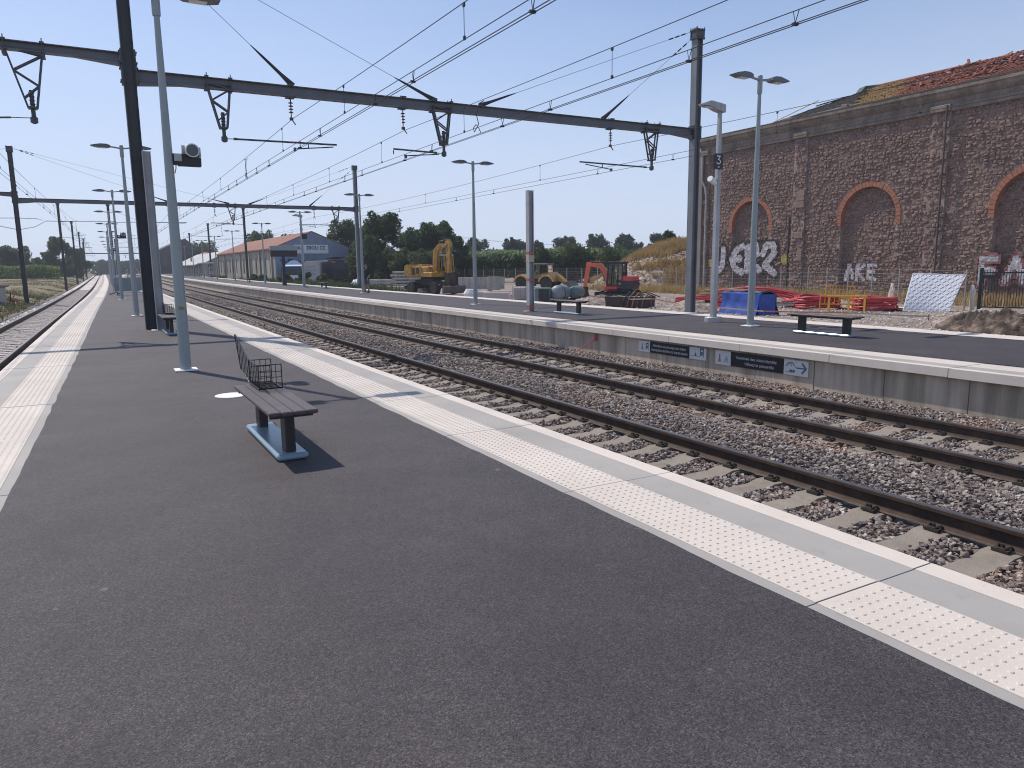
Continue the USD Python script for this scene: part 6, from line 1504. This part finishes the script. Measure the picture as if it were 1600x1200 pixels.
for a in range(13):
    for b_ in range(12):
        u0, v0 = (a + .5) / 13, (b_ + .5) / 12; s_ = 1 if (a + b_) % 2 else -1
        pu = np.array([u0 - .026, u0 + .026]); pv = np.array([v0 - .028 * s_, v0 + .028 * s_])
        g.tube(mpt(pu, pv, -.016), .0105, 4)
part(mt, 'quilting_seams', g, 'mattress_seam', kind='stuff')
part(mt, 'piping', G().tube(mpt(np.array([0, 0, 1, 1, 0.]), np.array([0, 1, 1, 0, 0.]), -.01), .016, 5), 'mattress')
def sheet(name, label, x, y, a, sx, sy, mat, seed, amp=.12, base=.05, cat='sheet', up=None):
    def zf(X, Y): return zg(x, y) + base + amp * 2 * (fbm(X, Y, 0, 1.3, 3, seed) - .35) + (up(X, Y) if up else 0)
    g = grid_mesh(np.linspace(-sx / 2, sx / 2, 30), np.linspace(-sy / 2, sy / 2, 20), zf); v, f = g.out()
    ca, sa = math.cos(a), math.sin(a); v[:, :2] = v[:, :2] @ np.array([[ca, sa], [-sa, ca]]) + [x, y]
    return single(name, (v, f), mat, label, cat, smooth=True)
sheet('cream_sheet', 'cream sheet spread on the ground left of the leaning mattress', 35.0, 23.6, -.95, 3.0, 1.5, 'sheet_cream', 230, .10, .10)
def rag(label, x, y, zt, w, mat, seed):
    t = vehicle('rag', label, 'cloth', x, y, -.95); r_ = np.random.default_rng(seed)
    pts = np.array([(r_.normal(0, w), r_.normal(0, .08), z + r_.normal(0, .05)) for z in np.linspace(0.05, zt, 9) for _ in range(5)])
    part(t, 'cloth', G().man(m3.Manifold.hull_points(pts * [1, 1, 1])), mat)
    part(t, 'fold', G().tube([(w, -.1, 0), (w * .6, -.12, zt * .4), (w * .9, -.1, zt * .75), (w * .3, -.06, zt)], [.08, .06, .1, .05], 6), mat)
rag('pale cloth hanging on the fence left of the mattress', 36.3, 24.0, 1.25, .10, 'sheet_cream', 231)
rag('torn pale cloth hanging between the mattress and the gate', 37.2, 20.4, 1.3, .06, 'sheet_cream', 232)
# tapes strung along the platform edge
t = thing('barrier_tape', 'red and white tape strung along the yard behind the far platform', 'tape')
tp = [(25.9, 36.5, -.25), (26.2, 34.0, -.42), (26.5, 31.5, -.28), (26.4, 28.5, -.5), (26.9, 24.0, -.62), (27.5, 20.0, -.52), (29.0, 17.5, -.6)]
for k, (a, b) in enumerate(zip(tp[:-1], tp[1:])): part(t, 'tape', G().bar(a, b, .012, .06), 'tape_white' if k % 2 else 'red_tape')
for k, p in enumerate(tp[::2]): part(t, 'stake', G().cyl((p[0], p[1], GZ - .1), (p[0], p[1], p[2] + .1), .018, n=5), 'steel_worn')

# ================================================================ TOWN BEHIND THE YARD
def gable_house(name, label, x0, x1, y0, y1, ze, zr, wall_m, roof_m, gable_m=None, ridge=None, over=0.35):
    t = thing(name, label, 'building')
    xr_ = (x0 + x1) / 2 if ridge is None else ridge
    part(t, 'wall', G().box((x0 + .12, (y0 + y1) / 2, (ze + GZ) / 2 - .2), (.24, y1 - y0 - .5, ze - GZ + .4)).box((x1 - .12, (y0 + y1) / 2, (ze + GZ) / 2 - .2), (.24, y1 - y0 - .5, ze - GZ + .4)), wall_m)
    gp_ = [(x0, GZ - .4), (x1, GZ - .4), (x1, ze), (xr_, zr), (x0, ze)]
    for y in (y0, y1 - .25): part(t, 'gable_wall', G().prism(gp_, y, y + .25, 'xz'), gable_m or wall_m)
    for xa, za, sg_ in ((x0, ze, -1), (x1, ze, 1)):
        k = (zr - za) / (xr_ - xa)
        e = (xa + sg_ * over, za + sg_ * over * k)
        part(t, 'roof', G().prism([e, (xr_, zr), (xr_, zr + .16), (e[0], e[1] + .16)], y0 + .02, y1 + over, 'xz'), roof_m)
    return t
wh = gable_house('warehouse', 'long warehouse with a red roof and a slate grey gable', 21.2, 31.2, 101.0, 152.0, 4.15, 6.25, 'wall_beige', 'roof_red', 'wall_slate')
for k in range(14):
    y = 104 + 3.4 * k
    w_ = part(wh, 'window', G().box((21.19, y, 1.9), (.08, .5 if k % 3 else .9, 2.2)), 'window_dark')
    part(w_, 'frame', G().box((21.17, y, 3.05), (.12, 1.1, .12)), 'window_frame')
for k in range(7): part(wh, 'pilaster', G().box((21.1, 103 + 8 * k, 1.6), (.2, .5, 4.9)), 'wall_beige')
pn = part(wh, 'name_board', G().box((26.0, 100.94, 4.0), (4.6, .08, 1.15), ch=.01), 'sign_white')
def gtext(root, txt, xc, zc, h, y, mat, bold=True, name='lettering'):
    m = meshkit.text_mesh(txt, h, 0.01, bold); v = np.array(m.vertices); v[:, 0] -= (v[:, 0].min() + v[:, 0].max()) / 2
    part(root, name, (np.stack([v[:, 0] + xc, y - v[:, 2], v[:, 1] + zc], 1), np.array(m.faces)), mat)
gtext(pn, 'AZ  IROU CI', 26.0, 3.95, .46, 100.89, 'ink_navy')
gtext(wh, 'Del', 24.0, 1.55, 1.15, 100.99, 'ink_navy', name='painted_name')
part(wh, 'painted_emblem', G().prism([(21.7, 2.9), (22.3, 2.2), (22.9, 1.6), (22.2, 1.7)], 100.985, 100.998, 'xz').prism([(22.2, 2.8), (22.8, 2.2), (23.0, 1.8), (22.5, 2.3)], 100.985, 100.998, 'xz'), 'ink_navy')
part(wh, 'door', G().box((30.2, 100.95, 0.6), (1.1, .1, 2.6), ch=.01), 'ink_navy')
lw = gable_house('low_building', 'low building with pale grey roof beyond the red roofed warehouse', 19.6, 29.5, 158.0, 212.0, 2.6, 5.0, 'wall_beige', 'roof_grey')
for k in range(10): part(lw, 'window', G().box((19.57, 162 + 4.8 * k, 1.2), (.08, 2.2, 1.4)), 'window_dark')
part(lw, 'awning', G().prism([(17.9, 2.2), (19.6, 2.7), (19.6, 2.85), (17.9, 2.35)], 160, 205, 'xz'), 'roof_grey')
dh = gable_house('train_hall', 'tall dark train hall at the far end of the platform', 18.6, 32.0, 262.0, 300.0, 7.0, 11.0, 'wall_dark', 'wall_dark', None, 27.0)
for k in range(5): part(dh, 'window', G().box((20.6 + 2.4 * k, 261.94, 4.0), (1.1, .1, 3.2)), 'window_dark')
hs = gable_house('house', 'small pale house between the warehouse and the low grey roofed building', 24.0, 31.0, 214.0, 226.0, 3.6, 5.8, 'wall_beige', 'roof_red')
sh = thing('platform_shelter', 'small glazed shelter on the distant part of the far platform', 'shelter', (16.2 + float(B(142)), 142.0, 0))
part(sh, 'roof', G().box((0, 0, 2.55), (2.0, 6.4, .16), ch=.03), 'truck_white')
for x in (-.8, .8):
    for y in (-3, 0, 3): part(sh, 'post', G().box((x, y, 1.25), (.1, .1, 2.5)), 'galv_pole')
part(sh, 'pane', G().box((.82, 0, 1.35), (.02, 5.8, 1.9)), 'glass')
# lorries in front of the gable
lt = vehicle('lorry', 'blue and white tanker lorry facing the camera, before the slate gable', 'lorry', 22.5, 96.5, -PI / 2 - .25)
part(lt, 'cab', G().prism([(1.9, .7), (4.0, .7), (4.05, 1.5), (3.8, 2.6), (3.5, 2.75), (1.9, 2.75)], -1.2, 1.2, 'xz'), 'truck_white')
part(lt, 'windscreen', G().add([(4.07, -1.08, 1.5), (4.07, 1.08, 1.5), (3.83, 1.0, 2.55), (3.83, -1.0, 2.55)], [[0, 1, 2, 3]]), 'window_dark')
part(lt, 'tank', G().lathe([(0, -2.6), (.8, -2.55), (1.15, -2.35), (1.2, 0), (1.15, 2.35), (.8, 2.55), (0, 2.6)], 20, M=mat4((-1.0, 0, 2.1), ry=PI / 2)), 'truck_blue', smooth=40)
part(lt, 'chassis', G().box((0, 0, .8), (7.4, 1.0, .3)), 'machine_dark'); part(lt, 'bumper', G().box((4.1, 0, .6), (.2, 2.4, .4), ch=.03), 'galv_pole')
for x in (3.0, -1.2, -2.6):
    for y in (-1.05, 1.05): wheel(lt, x, y, .5, .34, lugs=0)
for y in (-.9, .9): part(lt, 'headlight', G().box((4.12, y, .95), (.06, .3, .2)), 'white_plastic')
for y in (-1.35, 1.35): part(lt, 'mirror', G().box((3.7, y, 2.2), (.12, .16, .5), ch=.02), 'machine_dark')
l2 = vehicle('lorry', 'dark refuse lorry seen from behind with a pale ribbed container at its left', 'lorry', 27.0, 95.3, -PI / 2 + .42)
part(l2, 'body', G().box((-1.4, 0, 2.0), (4.6, 2.45, 2.5), ch=.06), 'truck_maroon')
part(l2, 'tailgate', G().prism([(.9, .7), (1.9, .9), (2.0, 2.2), (1.5, 3.3), (.9, 3.35)], -1.22, 1.22, 'xz'), 'truck_maroon')
part(l2, 'hopper', G().box((1.97, 0, 1.7), (.12, 1.9, 1.0)), 'window_dark'); part(l2, 'roof_flap', G().prism([(.2, 3.45), (1.5, 3.62), (1.5, 3.72), (.2, 3.55)], -1.0, 1.0, 'xz'), 'machine_dark')
for y in (-.95, .95): part(l2, 'tail_light', G().box((1.62, y, 3.05), (.16, .5, .22), ch=.02), 'tail_red')
part(l2, 'chassis', G().box((-1, 0, .65), (5.6, 1.0, .3)), 'machine_dark')
for x in (.5, -.9, -3.2):
    for y in (-1.05, 1.05): wheel(l2, x, y, .5, .34, lugs=0)
ct = vehicle('container', 'pale grey ribbed container beside the dark refuse lorry', 'container', 24.2, 93.6, -.35)
part(ct, 'shell', G().box((0, 0, 1.7), (1.9, 3.0, 2.6), ch=.03), 'galv_dull')
for k in range(4): part(ct, 'rib', G().box((-.98, -1.2 + .8 * k, 1.7), (.06, .14, 2.5)), 'galv_pole')
for k in range(3): part(ct, 'louvre', G().box((-.2, -1.53, 2.5 - .42 * k), (1.2, .06, .12)), 'galv_pole')
heap('white tarpaulin heap right of the dark refuse lorry', 27.9, 87.5, 1.1, .9, 1.0, 'truck_white', 240, .15, name='tarpaulin_heap')
up_ = thing('utility_pole', 'distant wooden utility pole rising above the yellow excavator', 'utility pole', (48.7, 104.0, GZ))
part(up_, 'pole', G().cyl((0, 0, -.3), (0, 0, 7.1), .13, .09, 8), 'bark'); part(up_, 'cross_arm', G().box((0, 0, 6.8), (1.6, .1, .12), rz=-.5).box((0, 0, 6.2), (1.1, .1, .1), rz=-.5), 'old_timber')
up2 = dup(up_, (96.0, 128.0, GZ), .2, 'second distant utility pole hidden low among the skyline trees')
t = thing('power_line', 'thin sagging power lines above the cane thicket', 'power line')
for d in (-.6, .6):
    p0, p3 = np.array([48.7 + d, 104, 6.0]), np.array([96 + d, 128, 6.0]); s_ = np.linspace(0, 1, 12)[:, None]
    part(t, 'wire', G().tube(p0 + (p3 - p0) * s_ - np.array([0, 0, 1.0]) * (1.6 * 4 * s_ * (1 - s_)) * .5, .012, 4), 'cable')
# bits on the left field
t = thing('concrete_pillar', 'weathered concrete stump at the left edge of the field', 'pillar', (-5.75, 61.5, -.7))
part(t, 'stump', G().box((0, 0, .6), (.9, .8, 1.3), ch=.06), 'yard_concrete'); part(t, 'cap', G().box((.1, 0, 1.3), (1.15, 1.0, .16), ch=.04), 'quoin')
t = thing('scrap_pile', 'small pile of red and dark scrap at the foot of the left portal mast', 'scrap pile', (-4.9, 62.2, -.55))
for k in range(7):
    a = float(rng.uniform(0, PI)); L = float(rng.uniform(.4, .9)); x = float(rng.uniform(-.5, .4))
    part(t, 'scrap', G().bar((x - L / 2 * math.cos(a), -.3 + .1 * k, .05), (x + L / 2 * math.cos(a), -.3 + .1 * k, .08 + .6 * abs(math.sin(a))), .07), ['arch_brick', 'rust_steel', 'red_tape'][k % 3])

# ================================================================ PERSON
def figure():
    S = {}
    def sph(p, r): return m3.Manifold.sphere(r, 20).translate(tuple(p))
    def chain(pts): 
        out = []
        for (p, r), (q_, r2) in zip(pts[:-1], pts[1:]): out.append(m3.Manifold.batch_hull([sph(p, r), sph(q_, r2)]))
        return out
    # local: faces -y (towards the camera side), x to the figure's left; feet on z = 0
    parts_ = []
    hipL, hipR = (.095, 0, .92), (-.095, 0, .92)
    legL = [(hipL, .092), ((.10, -.02, .50), .062), ((.105, .03, .27), .056), ((.11, .04, .09), .042)]
    legR = [(hipR, .092), ((-.13, -.04, .50), .062), ((-.15, .0, .27), .056), ((-.16, .02, .09), .042)]
    torso = [m3.Manifold.batch_hull([sph((-.09, 0, .93), .10), sph((.09, 0, .93), .10), sph((-.08, .01, 1.12), .10), sph((.08, .01, 1.12), .10)]),
             m3.Manifold.batch_hull([sph((-.08, .01, 1.12), .10), sph((.08, .01, 1.12), .10), sph((-.13, 0, 1.36), .085), sph((.13, 0, 1.36), .085), sph((0, .0, 1.42), .07)])]
    neck = chain([((0, .0, 1.42), .06), ((0, -.015, 1.52), .052)])
    head = [m3.Manifold.batch_hull([sph((0, -.02, 1.64), .088), sph((0, -.045, 1.57), .06), sph((0, .015, 1.63), .085)])]
    nose = [m3.Manifold.batch_hull([sph((0, -.105, 1.625), .012), sph((0, -.125, 1.60), .014), sph((0, -.10, 1.595), .02)])]
    ears = [sph((.088, -.01, 1.62), .022).scale((.5, 1, 1)).translate((.044, 0, 0)), sph((-.088, -.01, 1.62), .022).scale((.5, 1, 1)).translate((-.044, 0, 0))]
    armL = chain([((.17, 0, 1.37), .058), ((.24, .02, 1.12), .043), ((.22, -.12, .93), .034)])
    armR = chain([((-.17, 0, 1.37), .058), ((-.26, .03, 1.12), .043), ((-.22, -.16, 1.02), .034)])
    hands = []
    for (hx, hy, hz, sg_) in ((.22, -.14, .90, 1), (-.21, -.20, 1.00, -1)):
        hands.append(m3.Manifold.batch_hull([sph((hx, hy, hz), .028), sph((hx + .012, hy - .03, hz - .06), .018), sph((hx - .012, hy + .025, hz - .06), .018)]))
        for k in range(4):
            f0 = np.array([hx + .012 - .008 * k, hy - .03 + .018 * k, hz - .06]); f1 = f0 + [0, -.01, -.035 - .005 * (k in (1, 2))]; f2 = f1 + [-.006 * sg_, .006, -.025]
            hands += chain([(f0, .0095), (f1, .0088), (f2, .0078)])
        t0 = np.array([hx, hy - .025, hz - .02]); hands += chain([(t0, .012), (t0 + [-.01 * sg_, -.03, -.03], .0105), (t0 + [-.012 * sg_, -.035, -.055], .009)])
    body_ = m3.Manifold.batch_boolean(chain(legL) + chain(legR) + torso + neck + head + nose + ears + armL + armR + hands, m3.OpType.Add).refine_to_length(.03)
    mm = body_.to_mesh(); tm_ = trimesh.Trimesh(np.array(mm.vert_properties)[:, :3], np.array(mm.tri_verts), process=True)
    trimesh.smoothing.filter_taubin(tm_, iterations=6)
    shirt = m3.Manifold.batch_boolean([m3.Manifold.batch_hull([sph((-.10, 0, .90), .118), sph((.10, 0, .90), .118), sph((-.09, .01, 1.12), .118), sph((.09, .01, 1.12), .118)]),
             m3.Manifold.batch_hull([sph((-.09, .01, 1.12), .118), sph((.09, .01, 1.12), .118), sph((-.135, 0, 1.37), .098), sph((.135, 0, 1.37), .098), sph((0, .01, 1.43), .075)])] +
             chain([((.17, 0, 1.37), .075), ((.225, .015, 1.17), .062)]) + chain([((-.17, 0, 1.37), .075), ((-.235, .02, 1.17), .062)]), m3.OpType.Add).refine_to_length(.035)
    shirt = shirt.split_by_plane((0, 0, 1), .84)[0]
    shorts = m3.Manifold.batch_boolean([m3.Manifold.batch_hull([sph((-.09, 0, .93), .112), sph((.09, 0, .93), .112)])] + chain([((.095, 0, .9), .108), ((.105, -.02, .56), .088)]) + chain([((-.095, 0, .9), .108), ((-.13, -.035, .56), .088)]), m3.OpType.Add)
    shorts = shorts.split_by_plane((0, 0, 1), .52)[0].refine_to_length(.035)
    hair = m3.Manifold.batch_hull([sph((0, .005, 1.665), .095), sph((0, .035, 1.62), .085)]) - m3.Manifold.cube((.3, .2, .3), True).translate((0, -.155, 1.57))
    cap_ = m3.Manifold.batch_hull([sph((-.05, -.09, 1.70), .02), sph((.05, -.09, 1.70), .02), sph((0, -.16, 1.685), .012)])
    shoes = []
    for (fx, fy) in ((.11, .03), (-.165, .01)): shoes.append(m3.Manifold.batch_hull([sph((fx, fy + .03, .055), .048), sph((fx, fy - .13, .035), .036), sph((fx, fy - .17, .03), .028), sph((fx, fy, .085), .046)]).trim_by_plane((0, 0, 1), .004))
    return tm_, shirt, shorts, hair, cap_, shoes
pe = thing('person', 'person in a dark shirt and grey shorts standing beside a far platform lamp post', 'person', (14.98, 45.1, 0.007), math.radians(-62))
tm_, shirt, shorts, hair, cap_, shoes = figure()
bd_ = part(pe, 'body', G().tm(tm_), 'skin', smooth=True)
for x in (-.034, .034): part(bd_, 'eye', G().man(m3.Manifold.sphere(.011, 12).translate((x, -.098, 1.642))), 'shoe_dark')
part(bd_, 'mouth', G().box((0, -.104, 1.565), (.045, .012, .008)), 'arch_brick')
part(pe, 'shirt', G().man(shirt), 'shirt_navy', smooth=True); part(pe, 'shorts', G().man(shorts), 'shorts_grey', smooth=True)
part(pe, 'hair', G().man(hair), 'hair_dark', smooth=True); part(pe, 'cap_peak', G().man(cap_), 'shorts_grey', smooth=True)
for s_ in shoes: part(pe, 'shoe', G().man(s_), 'shoe_dark', smooth=True)

# ================================================================ AIR
MAT['haze'] = usdkit.material(stage, '/World/Looks/haze', {'v': ('principled_volume', {'color': (0.86, 0.91, 1.0), 'density': 0.0004, 'anisotropy': 0.3})}, [], volume='v.volume')
single('haze', G().box((0, 1100, 7.5), (3040, 2840, 19.8)), 'haze', 'thin summer haze over the station and the yard', 'haze', kind='stuff')
